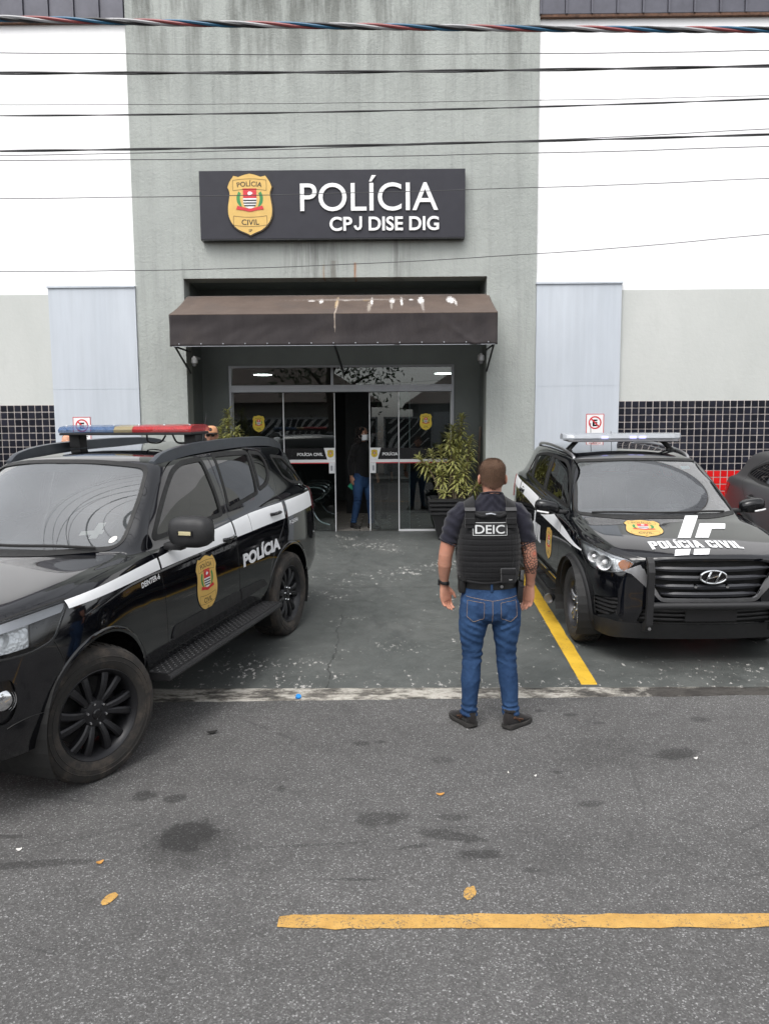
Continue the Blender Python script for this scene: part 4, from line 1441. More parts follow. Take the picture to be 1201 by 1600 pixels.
def make_hull(rows, bulge_f, bulge_r, du=0.022, smooth=5):
    """rows: R rows (sill to roof centre) of N stations (front to rear) for the y > 0 half.
    Rows 0..4 are the side, rows 4..R-1 the top; the nose and tail are closed by patches."""
    P = np.array(rows, float)                       # R, N, 3
    R, Nn_, _ = P.shape
    seg = np.linalg.norm(P[:, 1:]-P[:, :-1], axis=2).max(0)
    ts = np.concatenate([np.linspace(i, i+1, max(2, int(math.ceil(l/du))), endpoint=False) for i, l in enumerate(seg)]+[[Nn_-1]])
    segr = np.linalg.norm(P[1:]-P[:-1], axis=2).max(1)
    tr = np.concatenate([np.linspace(i, i+1, max(3, int(math.ceil(l/du))), endpoint=False) for i, l in enumerate(segr)]+[[R-1]])
    A = pchip_mat(P.transpose(1, 0, 2), ts).transpose(1, 0, 2)     # R, nt, 3
    G = pchip_mat(A, tr)                                          # nr, nt, 3
    k4 = int(np.where(np.abs(tr-4) < 1e-9)[0][0])
    def cap(col, sgn, bulge):
        S = G[:k4+1, col]; Tt = G[k4:, col]
        q = Tt[:, 1]/Tt[0, 1]
        g = (Tt[:, 0]-Tt[0, 0])/(Tt[-1, 0]-Tt[0, 0])
        dtop = abs(Tt[-1, 0]-Tt[0, 0])
        w = np.linspace(0, 1, k4+1)
        D = np.interp(w, np.linspace(0, 1, len(bulge)), bulge); D[-1] = dtop
        out = np.zeros((k4+1, len(q), 3))
        for i in range(k4+1):
            out[i, :, 0] = S[i, 0]+sgn*D[i]*g
            out[i, :, 1] = S[i, 1]*q
            out[i, :, 2] = S[i, 2]+(Tt[:, 2]-Tt[0, 2])*w[i]**2
        return out
    grids = [(G, False), (cap(0, -1, bulge_f), True), (cap(-1, 1, bulge_r), False)]
    key, V, Q = {}, [], []
    for g, flip in grids:
        a, b, _ = g.shape
        ids = np.zeros((a, b), int)
        for i in range(a):
            for j in range(b):
                p = g[i, j]
                k = (round(p[0]*2e4), round(p[1]*2e4), round(p[2]*2e4))
                if k not in key:
                    key[k] = len(V); V.append(p)
                ids[i, j] = key[k]
        for i in range(a-1):
            for j in range(b-1):
                q = (ids[i, j], ids[i, j+1], ids[i+1, j+1], ids[i+1, j])
                if flip: q = q[::-1]
                if len(set(q)) >= 3: Q.append(q)
    V = np.array(V)
    # mirror and weld on the centre plane
    ctr = np.abs(V[:, 1]) < 1e-6
    V[ctr, 1] = 0
    n = len(V)
    mp = np.arange(n)+n; mp[ctr] = np.arange(n)[ctr]
    V2 = np.concatenate([V, V*np.array([1, -1, 1])])
    Q2 = Q+[tuple(int(mp[i]) for i in q[::-1]) for q in Q]
    T = []
    for q in Q2:
        q = list(dict.fromkeys(q))
        for i in range(1, len(q)-1): T.append((q[0], q[i], q[i+1]))
    T = np.array(T)
    used = np.unique(T); m2 = np.full(len(V2), -1); m2[used] = np.arange(len(used))
    V2 = V2[used]; T = m2[T]
    # smoothing (free edges stay)
    E = np.concatenate([T[:, [0, 1]], T[:, [1, 2]], T[:, [2, 0]]])
    Es = np.sort(E, 1); u, cnt = np.unique(Es, axis=0, return_counts=True)
    free = np.zeros(len(V2), bool); free[np.unique(u[cnt == 1])] = True
    deg = np.zeros(len(V2)); np.add.at(deg, u[:, 0], 1); np.add.at(deg, u[:, 1], 1)
    for _ in range(smooth):
        acc = np.zeros_like(V2)
        np.add.at(acc, u[:, 0], V2[u[:, 1]]); np.add.at(acc, u[:, 1], V2[u[:, 0]])
        L = acc/deg[:, None]-V2
        L[free] = 0
        V2 = V2+0.5*L
    Nv = np.zeros_like(V2)
    fn = np.cross(V2[T[:, 1]]-V2[T[:, 0]], V2[T[:, 2]]-V2[T[:, 0]])
    for c in range(3): np.add.at(Nv, T[:, c], fn)
    Nv /= np.maximum(np.linalg.norm(Nv, axis=1), 1e-12)[:, None]
    # outward check
    side = V2[:, 1] > 0.5
    if (Nv[side, 1]).mean() < 0:
        Nv = -Nv; T = T[:, ::-1]
    for _ in range(2):     # soften the normals a little
        acc = Nv.copy()
        np.add.at(acc, u[:, 0], Nv[u[:, 1]]); np.add.at(acc, u[:, 1], Nv[u[:, 0]])
        Nv = acc/np.maximum(np.linalg.norm(acc, axis=1), 1e-12)[:, None]
    h = TriM(V2, Nv, T)
    h.bvh = BVHTree.FromPolygons([tuple(v) for v in V2], T.tolist())
    return h

def onto(h, P, D, off):
    """project points P along direction D onto the hull; returns points and normals (barycentric)"""
    out, nn = [], []
    for p in P:
        hit = h.bvh.ray_cast(Vector(p), Vector(D))
        if hit[0] is None:
            hit = h.bvh.find_nearest(Vector(p)+Vector(D)*1.0)
        q, _, fi = hit[0], hit[1], hit[2]
        a, b, c = h.T[fi]
        A, B, C_ = h.V[a], h.V[b], h.V[c]
        qv = np.array(q)
        n = np.cross(B-A, C_-A); ar = n@n
        wa = np.cross(C_-B, qv-B)@n/ar; wb = np.cross(A-C_, qv-C_)@n/ar; wc = 1-wa-wb
        N_ = wa*h.N[a]+wb*h.N[b]+wc*h.N[c]; N_ /= np.linalg.norm(N_)
        out.append(qv+N_*off); nn.append(N_)
    return np.array(out), np.array(nn)

def decal(h, name, layers, mats, parent, place, D, off=0.0015, gap=0.0004):
    """layers: (V2d, F, material, layer) in flat coordinates; place maps (u, v) to a point outside the hull"""
    V, Nn, F, I = [], [], [], []
    b = 0
    for (v, f, mi, ly) in layers:
        P = [place(a[0], a[1]) for a in v]
        q, n = onto(h, P, D, off+gap*ly)
        V.append(q); Nn.append(n)
        F += [tuple(i+b for i in t) for t in f]; I += [mi]*len(f)
        b += len(v)
    V = np.concatenate(V); Nn = np.concatenate(Nn)
    # faces must look along the surface normal
    F2 = []
    for t in F:
        n = np.cross(V[t[1]]-V[t[0]], V[t[2]]-V[t[0]])
        F2.append(t if n@Nn[t[0]] >= 0 else t[::-1])
    return mesh_obj(name, V, F2, mats, parent, True, I, Nn)

def dense_poly(p, st):
    out = []
    for a, b in zip(p, p[1:]+p[:1]):
        n = max(1, int(math.hypot(b[0]-a[0], b[1]-a[1])/st))
        out += [(a[0]+(b[0]-a[0])*i/n, a[1]+(b[1]-a[1])*i/n) for i in range(n)]
    return out

def block_text(txt, h, gap=.07):
    """heavy condensed capitals, cap height h; flat pieces that never overlap"""
    V, F = [], []
    x = 0.0
    def poly(p):
        v, f = grid_fill([(x+a, b) for a, b in p], .5)
        k = len(V); V.extend(v.tolist()); F.extend(tuple(i+k for i in t) for t in f)
    def ring(o, i):
        k = len(V); n = len(o)
        V.extend([x+a, b] for a, b in o); V.extend([x+a, b] for a, b in i)
        F.extend((k+j, k+(j+1) % n, k+n+(j+1) % n, k+n+j) for j in range(n))
    def oct_(x0, x1, y0, y1, c):
        return [(x0+c, y0), (x1-c, y0), (x1, y0+c), (x1, y1-c), (x1-c, y1), (x0+c, y1), (x0, y1-c), (x0, y0+c)]
    for ch in txt:
        w = .52
        if ch == 'P':
            poly([(0, 0), (.21, 0), (.21, .36), (.21, .38), (0, .38)])
            ring([(0, .38), (.42, .38), (.52, .48), (.52, .90), (.42, 1), (.0, 1)], [(.21, .52), (.28, .52), (.31, .55), (.31, .83), (.28, .86), (.21, .86)])
        elif ch == 'O':
            ring(oct_(0, .54, 0, 1, .11), oct_(.20, .34, .15, .85, .03)); w = .54
        elif ch == 'C':
            poly([(.11, 0), (.43, 0), (.54, .11), (.54, .38), (.34, .38), (.34, .17), (.20, .17), (.20, .83), (.34, .83), (.34, .64), (.54, .64), (.54, .89), (.43, 1), (.11, 1), (0, .89), (0, .11)]); w = .54
        elif ch == 'L':
            poly([(0, 0), (.42, 0), (.42, .18), (.21, .18), (.21, 1), (0, 1)]); w = .42
        elif ch in 'IÍ':
            poly([(0, 0), (.21, 0), (.21, 1), (0, 1)]); w = .21
            if ch == 'Í': poly([(.05, 1.07), (.17, 1.07), (.34, 1.24), (.14, 1.24)])
        elif ch == 'A':
            poly([(0, 0), (.20, 0), (.225, .20), (.365, .20), (.39, 0), (.59, 0), (.42, 1), (.17, 1)]); w = .59
        elif ch == 'V':
            poly([(.18, 0), (.40, 0), (.58, 1), (.37, 1), (.29, .38), (.21, 1), (0, 1)]); w = .58
        elif ch == ' ':
            w = .22
        x += w+gap
    V = np.array(V)*h
    return V, F

def refine_text(v, f, step):
    """cut the triangles of lettering along a grid so that it can follow a curved panel"""
    bm = bmesh.new()
    vs = [bm.verts.new((a[0], a[1], 0)) for a in v]
    for q in f:
        try: bm.faces.new([vs[i] for i in q])
        except ValueError: pass
    for ax, lo, hi in ((0, v[:, 0].min(), v[:, 0].max()), (1, v[:, 1].min(), v[:, 1].max())):
        for c in np.arange(lo+step, hi, step):
            co = [0, 0, 0]; co[ax] = c; no = [0, 0, 0]; no[ax] = 1
            bmesh.ops.bisect_plane(bm, geom=bm.verts[:]+bm.edges[:]+bm.faces[:], plane_co=co, plane_no=no, dist=1e-7)
    bmesh.ops.triangulate(bm, faces=bm.faces[:])
    bm.verts.index_update()
    V = np.array([(q.co.x, q.co.y) for q in bm.verts]); F = [tuple(q.index for q in t.verts) for t in bm.faces]
    bm.free()
    return V, F

def wheel(parent, loc, steer, side, R, W, rim_r, spokes, m_tyre, m_rim, m_lug, m_cap, two_tone=None):
    """side: +1 / -1 = outward along local y.  thing part 'wheel' > tyre, rim, spokes, lug nuts"""
    # wheel root is the rim barrel; outer face towards +y, mirrored by rotation
    prof_t = [(rim_r, -W*.40), (rim_r+.012, -W*.46), (R*.80, -W*.515), (R*.93, -W*.50), (R*.975, -W*.455), (R, -W*.36), (R, W*.36), (R*.975, W*.455), (R*.93, W*.50), (R*.80, W*.515), (rim_r+.012, W*.46), (rim_r, W*.40)]
    q = MB()
    q.lathe([(rim_r*.985, -W*.40), (rim_r*.93, -W*.30), (rim_r*.86, 0), (rim_r*.90, W*.28), (rim_r*.965, W*.41), (rim_r*1.02, W*.455), (rim_r*1.035, W*.45), (rim_r*1.03, W*.40)], 56, 'Y')
    root = q.build('wheel', m_rim, parent, True)
    root.location = loc
    root.rotation_euler = (0, 0, steer + (0 if side > 0 else pi))
    q = MB(); q.lathe(prof_t, 72, 'Y')
    # tread blocks
    nb = 52
    for k in range(nb):
        a0, a1 = 2*pi*k/nb, 2*pi*(k+.62)/nb
        for (y0, y1, sk) in ((-W*.47, -W*.24, .5), (-W*.20, W*.02, .0), (W*.06, W*.22, .3), (W*.25, W*.47, .6)):
            V = []
            for r in (R-.006, R+.006):
                for (a, y) in ((a0, y0), (a1, y0), (a1, y1), (a0, y1)):
                    aa = a+sk*.05*(1 if y == y1 else 0)
                    rr = r-(.018 if abs(y) > W*.46 else 0)
                    V.append((rr*cos(aa), y, rr*sin(aa)))
            q.add(V, [(4, 5, 6, 7), (0, 1, 5, 4), (1, 2, 6, 5), (2, 3, 7, 6), (3, 0, 4, 7)])
    for rr in (R*.87, R*.80):   # moulded rings on the sidewall
        q.lathe([(rr-.004, W*.505), (rr, W*.522), (rr+.004, W*.508)], 60, 'Y')
    q.build('tyre', m_tyre, root, True, 40)
    sp = MB()
    yo = W*.34
    for (a, twist) in spokes['angles']:
        n = 7
        for i in range(n):
            r0 = .055+(rim_r*.97-.055)*i/n; r1 = .055+(rim_r*.97-.055)*(i+1)/n
            V = []
            for r in (r0, r1):
                u = (r-.055)/(rim_r-.055)
                w = spokes['w0']*(1-u)+spokes['w1']*u
                aa = a+twist*u**1.4
                yf = yo-.035*(1-u)**2*0 + .018*sin(pi*u)*spokes.get('dome', 1) - .012*(1-u)
                for (dw, dy) in ((-1, -.045), (-1, -.008), (-.55, 0), (.55, 0), (1, -.008), (1, -.045)):
                    tx, tz = -sin(aa), cos(aa)
                    V.append((r*cos(aa)+tx*dw*w/2, yf+dy, r*sin(aa)+tz*dw*w/2))
            F = [(j, j+1, 6+j+1, 6+j) for j in range(5)]
            sp.add(V, F)
    sp.lathe([(0, yo+.004), (.045, yo+.002), (.075, yo-.006), (.092, yo-.03), (.092, yo-.06)], 30, 'Y')
    sp.build('spokes', two_tone or m_rim, root, True, 30)
    bd = MB(); bd.lathe([(0, -W*.1), (rim_r*.78, -W*.1), (rim_r*.78, -W*.05), (0, -W*.05)], 40, 'Y')
    bd.build('brake_disc', plain('brake_disc_steel', (.05, .05, .05), .5, metal=.6), root, True)
    cp = MB(); cp.lathe([(0, yo+.014), (.024, yo+.012), (.031, yo+.006), (.031, yo)], 24, 'Y'); cp.build('hub_cap', m_cap, root, True)
    nl = spokes['lugs']
    lg = MB()
    for k in range(nl):
        a = 2*pi*k/nl+.3
        lg.lathe([(0, yo+.008), (.006, yo+.008), (.0095, yo+.003), (.0095, yo-.012)], 8, 'Y', (.062*cos(a), 0, .062*sin(a)))
    lg.build('lug_nuts', m_lug, root, True)
    return root

M_paint_n = N('black_car_paint')
s = M_paint_n
dn = s.noise(3.0, 5, .6)
sx = s.n('SeparateXYZ'); s.l(s.co(), sx.inputs[0])
dust = s.math('MULTIPLY', s.math('SUBTRACT', 1.0, s.math('DIVIDE', sx.outputs[2], .62), clamp=True), s.ramp(s.noise(7, 5, .7), [(.42, .0), (.85, .28)]))
s.set(color=s.mix(dust, (.0025, .0028, .0042), (.06, .055, .048)), rough=s.math('ADD', s.ramp(dn, [(.3, .045), (.7, .085)]), s.math('MULTIPLY', dust, .5)), spec=.5, coat=.6)
s.b.inputs['Coat Roughness'].default_value = .02
s.b.inputs['Coat IOR'].default_value = 1.5
M_paint = s.m
M_trim = plain('black_trim_plastic', (.014, .014, .015), .55, var=.15, bump=.15, bscale=250)
M_trimg = plain('gloss_black_trim', (.006, .006, .007), .18)
M_seal = plain('rubber_seal', (.008, .008, .008), .6)
M_tyre = plain('tyre_rubber', (.022, .021, .020), .85, var=.25, scale=14)
s = N('muddy_tyre')
mk = s.ramp(s.noise(9, 6, .7), [(.48, 0), (.72, .55)])
s.set(color=s.mix(mk, (.024, .022, .020), (.12, .095, .075)), rough=.9)
M_tyremud = s.m
M_rimblk = plain('satin_black_alloy', (.016, .016, .018), .38, metal=.3, var=.15)
M_chrome = plain('chrome', (.75, .76, .77), .10, metal=1.0, var=.03)
M_satin = plain('satin_silver', (.42, .42, .43), .32, metal=.9, var=.05)
M_darkglass = glass_mat('tinted_glass', (.035, .038, .04), 1.55)
def screen_mat():
    s = N('windscreen_glass')
    tr = s.n('BsdfTransparent'); tr.inputs[0].default_value = (.66, .71, .71, 1)
    df = s.n('BsdfDiffuse'); df.inputs[0].default_value = (.62, .66, .69, 1)        # dusty film, its pale haze standing in for reflected sky
    mx0 = s.n('MixShader'); s.l(s.ramp(s.noise(2.2, 5, .6), [(.3, .07), (.7, .12)]), mx0.inputs[0])
    s.l(tr.outputs[0], mx0.inputs[1]); s.l(df.outputs[0], mx0.inputs[2])
    gl = s.n('BsdfGlossy'); gl.inputs['Roughness'].default_value = .01
    fr = s.n('Fresnel'); fr.inputs['IOR'].default_value = 2.1
    mx = s.n('MixShader'); s.l(s.math('MULTIPLY', fr.outputs[0], 1.8, clamp=True), mx.inputs[0])
    s.l(mx0.outputs[0], mx.inputs[1]); s.l(gl.outputs[0], mx.inputs[2]); s.l(mx.outputs[0], s.out.inputs['Surface'])
    return s.m
M_screen = screen_mat()
M_dgrey = plain('dashboard_plastic', (.045, .045, .048), .7, var=.1)
M_seat = plain('seat_fabric', (.035, .035, .038), .85, var=.15)
M_decal = plain('white_vinyl', (.76, .77, .78), .35, var=.04, scale=3)
M_decald = plain('black_vinyl', (.01, .01, .01), .4)
M_inner = plain('car_inner_lining', (.05, .05, .052), .85)
def shell(nm, clear=(.93, .95, .96)):
    return glass_mat(nm, clear, 1.45)
M_lens = shell('headlight_lens')
M_amber = plain('amber_lens', (.55, .16, .02), .12)
M_redlens = plain('red_lens', (.28, .008, .01), .12)
s = N('headlight_reflector')
s.set(color=s.ramp(s.voro(55, out='Color'), [(0, (.74, .75, .76)), (1, (.92, .93, .94))]), metal=.35, rough=.30, normal=s.bump(s.voro(55), .35, .01))
M_refl = s.m
M_darkrefl = plain('headlight_black_bowl', (.02, .02, .022), .3)

def interior(root, xw, zb, xseat, w, right_hand=False, zr=1.6):
    """dashboard, steering wheel, front seats, lining; driver sits on the car's left (y < 0)"""
    q = MB()
    prof = [(xw+.08, zb-.06), (xw+.30, zb+.005), (xw+.62, zb-.0), (xw+.78, zb-.06), (xw+.74, zb-.30), (xw+.08, zb-.35)]
    q.prism(prof, -w+.08, w-.08, 'Y'); q.build('dashboard', M_dgrey, root, True, 50)
    sw = MB()
    c = Vector((xw+.88, -.36, zb-.02)); tl = radians(24)
    ring = []
    for k in range(28):
        a = 2*pi*k/28
        u, v = .185*cos(a), .185*sin(a)
        ring.append(c+Vector((v*sin(tl), u, v*cos(tl))))
    sw.tube(ring, .016, 8, closed=True)
    sw.tube([c-Vector((0, .17, 0)), c, c+Vector((0, .17, 0))], .018, 6); sw.tube([c, c-Vector((.17*sin(tl), 0, .17*cos(tl)))], .018, 6)
    sw.tube([c, c-Vector((.25, 0, .10))], .035, 8)
    sw.build('steering_wheel', plain('steering_leather', (.03, .03, .032), .55), root, True)
    for sy in (-1, 1):
        q = MB()
        q.box(xseat-.48, xseat+.05, sy*.37-.24, sy*.37+.24, .55, .72, bevel=.05)
        m_ = Matrix.Translation((xseat+.05, sy*.37, .66)) @ Matrix.Rotation(radians(18), 4, 'Y')
        q.box(-.07, .07, -.24, .24, 0, .62, bevel=.05, mat=m_)
        m_ = Matrix.Translation((xseat+.05, sy*.37, .66)) @ Matrix.Rotation(radians(14), 4, 'Y')
        q.box(-.05, .05, -.13, .13, .66, .84, bevel=.04, mat=m_)
        q.build('seat', M_seat, root, True, 50)
    q = MB(); q.box(xseat+.95, xseat+1.10, -.62, .62, .55, 1.22, bevel=.05); q.box(xw+.3, xseat+1.6, -w+.10, w-.10, .40, .46)
    q.build('rear_seat', M_seat, root, True, 50)

def light_bar(name, label, parent_M, L, mats, Wd=.30, H=.085):
    pass

class Car:
    """splits a hull into body, doors, glass and lamps; all parts are children of one root"""
    def __init__(s, h, root, M, paint):
        s.h, s.root, s.M, s.paint = h, root, M, paint
        s.body = h
    def X(s): return s.body.V[:, 0]
    @staticmethod
    def f_side(V, poly, side, N_=None):
        f = sdf_poly(poly, V[:, [0, 2]])
        return np.where(V[:, 1]*side > .35, f, np.maximum(f, .05))
    def cut_window(s, poly, side, frame=.022, glass=None, name='side_window', src=None, parent=None, framemat=None):
        src = src or s.body
        f = Car.f_side(src.V, poly, side)
        g = src.clip(f)
        g = TriM(g.V, g.N, g.T)
        par = parent or s.root
        w = g.build(name, glass or M_darkglass, par, -.006)
        ring = src.clip(np.maximum(f-frame, -f-.012))
        ring.build('window_seal', framemat or M_seal, w, .0035, .014)
        return src.clip(-f)
    def arch(s, src, x, z, R):
        V = src.V
        f = R-np.hypot(V[:, 0]-x, V[:, 2]-z)
        f = np.where(np.abs(V[:, 1]) > .45, f, -.05)
        return src.clip(f)
    def seam(s, pts, D, parent, r=.0022, mat=None, off=.0008, name='shut_line'):
        q, n = onto(s.h, pts, D, off)
        m = MB(); m.tube([tuple(p) for p in q], r, 5)
        return m.build(name, mat or M_seal, parent, True)
    def arch_lip(s, x, z, R, side, w, proud, mat, name='wheel_arch_lip', a0=-12, a1=192, depth=.06):
        """band round the wheel opening following the body side"""
        V, F, n = [], [], 48
        for i in range(n+1):
            a = radians(a0+(a1-a0)*i/n)
            prof = []
            for rr in (R-.004, R+w*.25, R+w*.8, R+w):
                p = (x+rr*cos(a), side*2.0, max(.30, z+rr*sin(a)))
                prof.append(p)
            q, nn = onto(s.h, prof, (0, -side, 0), 0)
            pr = [q[0]+np.array([0, side*(proud-.0)-side*depth, 0]), q[0]+np.array([0, side*proud, 0]), q[1]+np.array([0, side*proud*1.1, 0]), q[2]+np.array([0, side*proud, 0]), q[3]-np.array([0, side*.002, 0])]
            V += [tuple(v) for v in pr]
        k = 5
        for i in range(n):
            for j in range(k-1):
                a = i*k+j
                F.append((a, a+k, a+k+1, a+1) if side < 0 else (a, a+1, a+k+1, a+k))
        return mesh_obj(name, V, F, mat, s.root, True, sharp=50)
    def well(s, x, z, R, side, y0=.52):
        m = MB(); n = 24
        V, F = [], []
        for i in range(n+1):
            a = radians(-25+230*i/n)
            for y in (y0, .93):
                V.append((x+R*cos(a), side*y, z+R*sin(a)))
        for i in range(n):
            F.append((2*i, 2*i+1, 2*i+3, 2*i+2))
        V.append((x, side*y0, z)); c = len(V)-1
        for i in range(n): F.append((2*i, 2*i+2, c))
        return mesh_obj('wheel_well', V, F, M_seal, s.root)
    def handle(s, parent, x, z, side, L=.19, mat=None):
        P = [(x+dx, side*2, z) for dx in (-L/2, 0, L/2)]
        q, n = onto(s.h, P, (0, -side, 0), 0)
        y = abs(q[1][1])
        m = MB()
        o = [(x+.062*cos(a)*1.0, z+.040*sin(a)) for a in np.linspace(0, 2*pi, 20, endpoint=False)]
        v, f = grid_fill(o, .03)
        rec = decal(s.h, 'handle_recess', [(v, f, 0, 0)], [M_seal], parent, lambda u, w: (u, side*2, w), (0, -side, 0), .0022)
        pts = [(x-L/2, side*(y-.004), z), (x-L/2+.03, side*(y+.026), z+.002), (x, side*(y+.034), z+.003), (x+L/2-.03, side*(y+.026), z+.002), (x+L/2, side*(y-.004), z)]
        m.tube(curve_pts(pts, 5), [.015]*21, 10)
        return m.build('handle', mat or s.paint, parent, True)
    def side_decal(s, name, poly, mat, parent, side, step=.05, off=.0016):
        v, f = grid_fill(poly, step)
        return decal(s.h, name, [(v, f, 0, 0)], [mat], parent, lambda u, w: (u, side*2, w), (0, -side, 0), off)
    def side_text(s, name, txt, size, mat, parent, side, x0, z0, width, slope=0., bold=.02, step=.05, off=.0022):
        """lettering along the side; reads correctly seen from outside"""
        v, f = text2d(txt, size, bold)
        k = width/v[:, 0].max()
        v, f = refine_text(np.stack([v[:, 0]*k, v[:, 1]], 1), f, step)
        sgn = 1 if side < 0 else -1
        return decal(s.h, name, [(v, f, 0, 0)], [mat], parent, lambda u, w: (x0+sgn*u, side*2, z0+w+slope*u), (0, -side, 0), off)
    def side_badge(s, parent, side, x, z, height, mats, width=None):
        k = height/1.33; kw = (width or height*.75)
        L_ = [(np.stack([v[:, 0]*kw, (v[:, 1]-.665)*k], 1), f, mi, ly) for v, f, mi, ly in BL]
        sgn = 1 if side < 0 else -1
        return decal(s.h, 'shield_emblem', L_, mats, parent, lambda u, w: (x+sgn*u, side*2, z+w), (0, -side, 0), .0022, .0005)
# ================================================================== BLACK POLICE SUV (left)
SUV_L = 4.85
def suv_rows():
    x  = [.16, .27, .46, .93, 1.38, 1.64, 2.10, 2.75, 3.35, 3.80, 4.30, 4.62, 4.76]
    ym = [.74, .825, .90, .955, .935, .925, .92, .92, .93, .95, .935, .88, .76]
    r0 = [(a, b-.045, z) for a, b, z in zip(x, ym, [.40, .38, .38, .40, .42, .42, .42, .42, .42, .43, .46, .49, .52])]
    r1 = [(a-(.02 if i == 0 else 0), b, z) for i, (a, b, z) in enumerate(zip(x, ym, [.56, .57, .58, .60, .60, .60, .60, .60, .60, .60, .62, .63, .64]))]
    r2 = [(a, b+.004, z) for a, b, z in zip(x, ym, [.76, .78, .80, .82, .82, .82, .82, .82, .83, .84, .85, .85, .84])]
    r3 = [(a+(.01 if i == 0 else 0), b-.012, z) for i, (a, b, z) in enumerate(zip(x, ym, [.90, .93, .97, 1.02, 1.05, 1.06, 1.07, 1.08, 1.10, 1.12, 1.13, 1.12, 1.08]))]
    r4 = [(a+(.03 if i == 0 else 0), b-.05, z) for i, (a, b, z) in enumerate(zip(x, ym, [.98, 1.02, 1.06, 1.125, 1.165, 1.175, 1.19, 1.215, 1.245, 1.275, 1.30, 1.28, 1.20]))]
    r5 = [(.14, .64, 1.025), (.26, .74, 1.055), (.45, .80, 1.095), (.93, .845, 1.155), (1.43, .835, 1.19), (1.66, .845, 1.20), (2.08, .85, 1.215), (2.75, .852, 1.24), (3.35, .858, 1.27), (3.80, .855, 1.30), (4.30, .83, 1.325), (4.65, .775, 1.30), (4.785, .665, 1.22)]
    r6 = [(.12, .60, 1.04), (.245, .70, 1.075), (.44, .765, 1.115), (.93, .80, 1.172), (1.42, .79, 1.205), (1.73, .775, 1.37), (2.12, .765, 1.49), (2.75, .775, 1.515), (3.35, .782, 1.53), (3.83, .77, 1.54), (4.28, .735, 1.53), (4.58, .70, 1.44), (4.80, .56, 1.235)]
    r7 = [(.10, .55, 1.05), (.23, .64, 1.09), (.43, .70, 1.13), (.93, .72, 1.187), (1.40, .74, 1.215), (1.78, .675, 1.48), (2.15, .615, 1.735), (2.75, .635, 1.765), (3.35, .64, 1.768), (3.86, .63, 1.755), (4.38, .60, 1.715), (4.60, .59, 1.55), (4.81, .45, 1.24)]
    r8 = [(.03, .30, 1.075), (.18, .35, 1.115), (.40, .38, 1.15), (.93, .39, 1.205), (1.23, .40, 1.235), (1.66, .36, 1.515), (2.07, .33, 1.765), (2.75, .33, 1.80), (3.35, .335, 1.802), (3.88, .33, 1.79), (4.46, .31, 1.745), (4.70, .30, 1.55), (4.83, .25, 1.245)]
    r9 = [(0, 0, 1.085), (.155, 0, 1.125), (.39, 0, 1.155), (.93, 0, 1.21), (1.17, 0, 1.24), (1.62, 0, 1.525), (2.04, 0, 1.775), (2.75, 0, 1.81), (3.35, 0, 1.812), (3.88, 0, 1.80), (4.49, 0, 1.75), (4.73, 0, 1.55), (4.845, 0, 1.245)]
    return [r0, r1, r2, r3, r4, r5, r6, r7, r8, r9]
def car_matrix(front_axle, heading_rear, x_axle, slope):
    """front_axle: ground point under the middle of the front axle; heading_rear: unit vector towards the rear"""
    X = Vector((*heading_rear, slope)).normalized()
    Y = Vector((0, 0, 1)).cross(X).normalized()
    Z = X.cross(Y)
    M = Matrix((X, Y, Z)).transposed().to_4x4()
    o = Vector(front_axle)-X*x_axle
    M.translation = o
    return M
SUV_M = car_matrix((-2.554, 4.508, 0.0), (.2507, .9681), .93, .0335)
suv_h = make_hull(suv_rows(), [.10, .15, .17, .17, .17], [.02, .05, .07, .08, .085])
def suv_light_bar(root):
    """blue / clear / red light bar on the roof"""
    t = bpy.data.objects.new('light_bar', None); link(t, root)
    t.location = (2.83, 0, 1.925)
    s = N('blue_lens'); s.set(color=(.015, .085, .24), rough=.14, spec=.5, alpha=.55); MB_ = s.m
    s = N('red_lens_bar'); s.set(color=(.46, .022, .026), rough=.14, spec=.5, alpha=.66); MR_ = s.m
    s = N('amber_clear_lens'); s.set(color=(.40, .33, .18), rough=.14, spec=.5, alpha=.6); MC_ = s.m
    prof = [(-.15, 0), (-.155, .022), (-.13, .046), (-.06, .056), (.06, .056), (.13, .046), (.155, .022), (.15, 0)]
    def seg(name, y0, y1, m, endcap=False):
        q = MB()
        n = 3
        V = []
        ys = [y0, y0+(y1-y0)*.5, y1]
        for y in ys:
            k = 1.0
            V += [(p[0]*k, y, p[1]) for p in prof]
        F = []
        for i in range(2):
            for j in range(7):
                a = i*8+j; F.append((a, a+1, a+9, a+8))
        F += [tuple(range(8)), tuple(range(16, 24))[::-1]]
        q.add(V, F)
        return q.build(name, m, t, False)
    seg('lens', -.60, -.085, MR_); seg('lens', -.083, .083, MC_); seg('lens', .085, .60, MB_)
    q = MB(); q.box(-.145, .145, -.60, .60, -.022, -.001, bevel=.006); q.build('base', M_trim, t)
    M_led = plain('led_module_silver', (.55, .56, .58), .25, metal=.7)
    for k in range(10):
        y = -.545+.121*k
        q = MB()
        q.prism([(y-.020, .014), (y-.006, .014), (y+.020, .040), (y+.006, .040)], -.120, -.112, 'X'); q.build('reflector', M_led, t)
    for k in range(6):
        y = -.56+.224*k
        q = MB(); q.lathe([(0, .060), (.008, .059), (.010, .055)], 8, 'Z', (-.09, y, 0)); q.build('lens_screw', M_led, t, True)
    for y in (-.53, .53):
        q = MB(); q.box(-.05, .05, y-.05, y+.05, -.13, -.023, bevel=.006); q.build('foot', M_trim, t)
    q = MB()
    q.tube(curve_pts([(-.05, -.15, -.02), (-.06, -.17, -.08), (-.04, -.26, -.085), (-.05, -.32, -.03)], 6), .007, 6)
    q.tube(curve_pts([(-.05, -.38, -.02), (-.05, -.42, -.085), (-.04, -.5, -.09)], 6), .008, 6)
    q.build('wiring', M_seal, t, True)

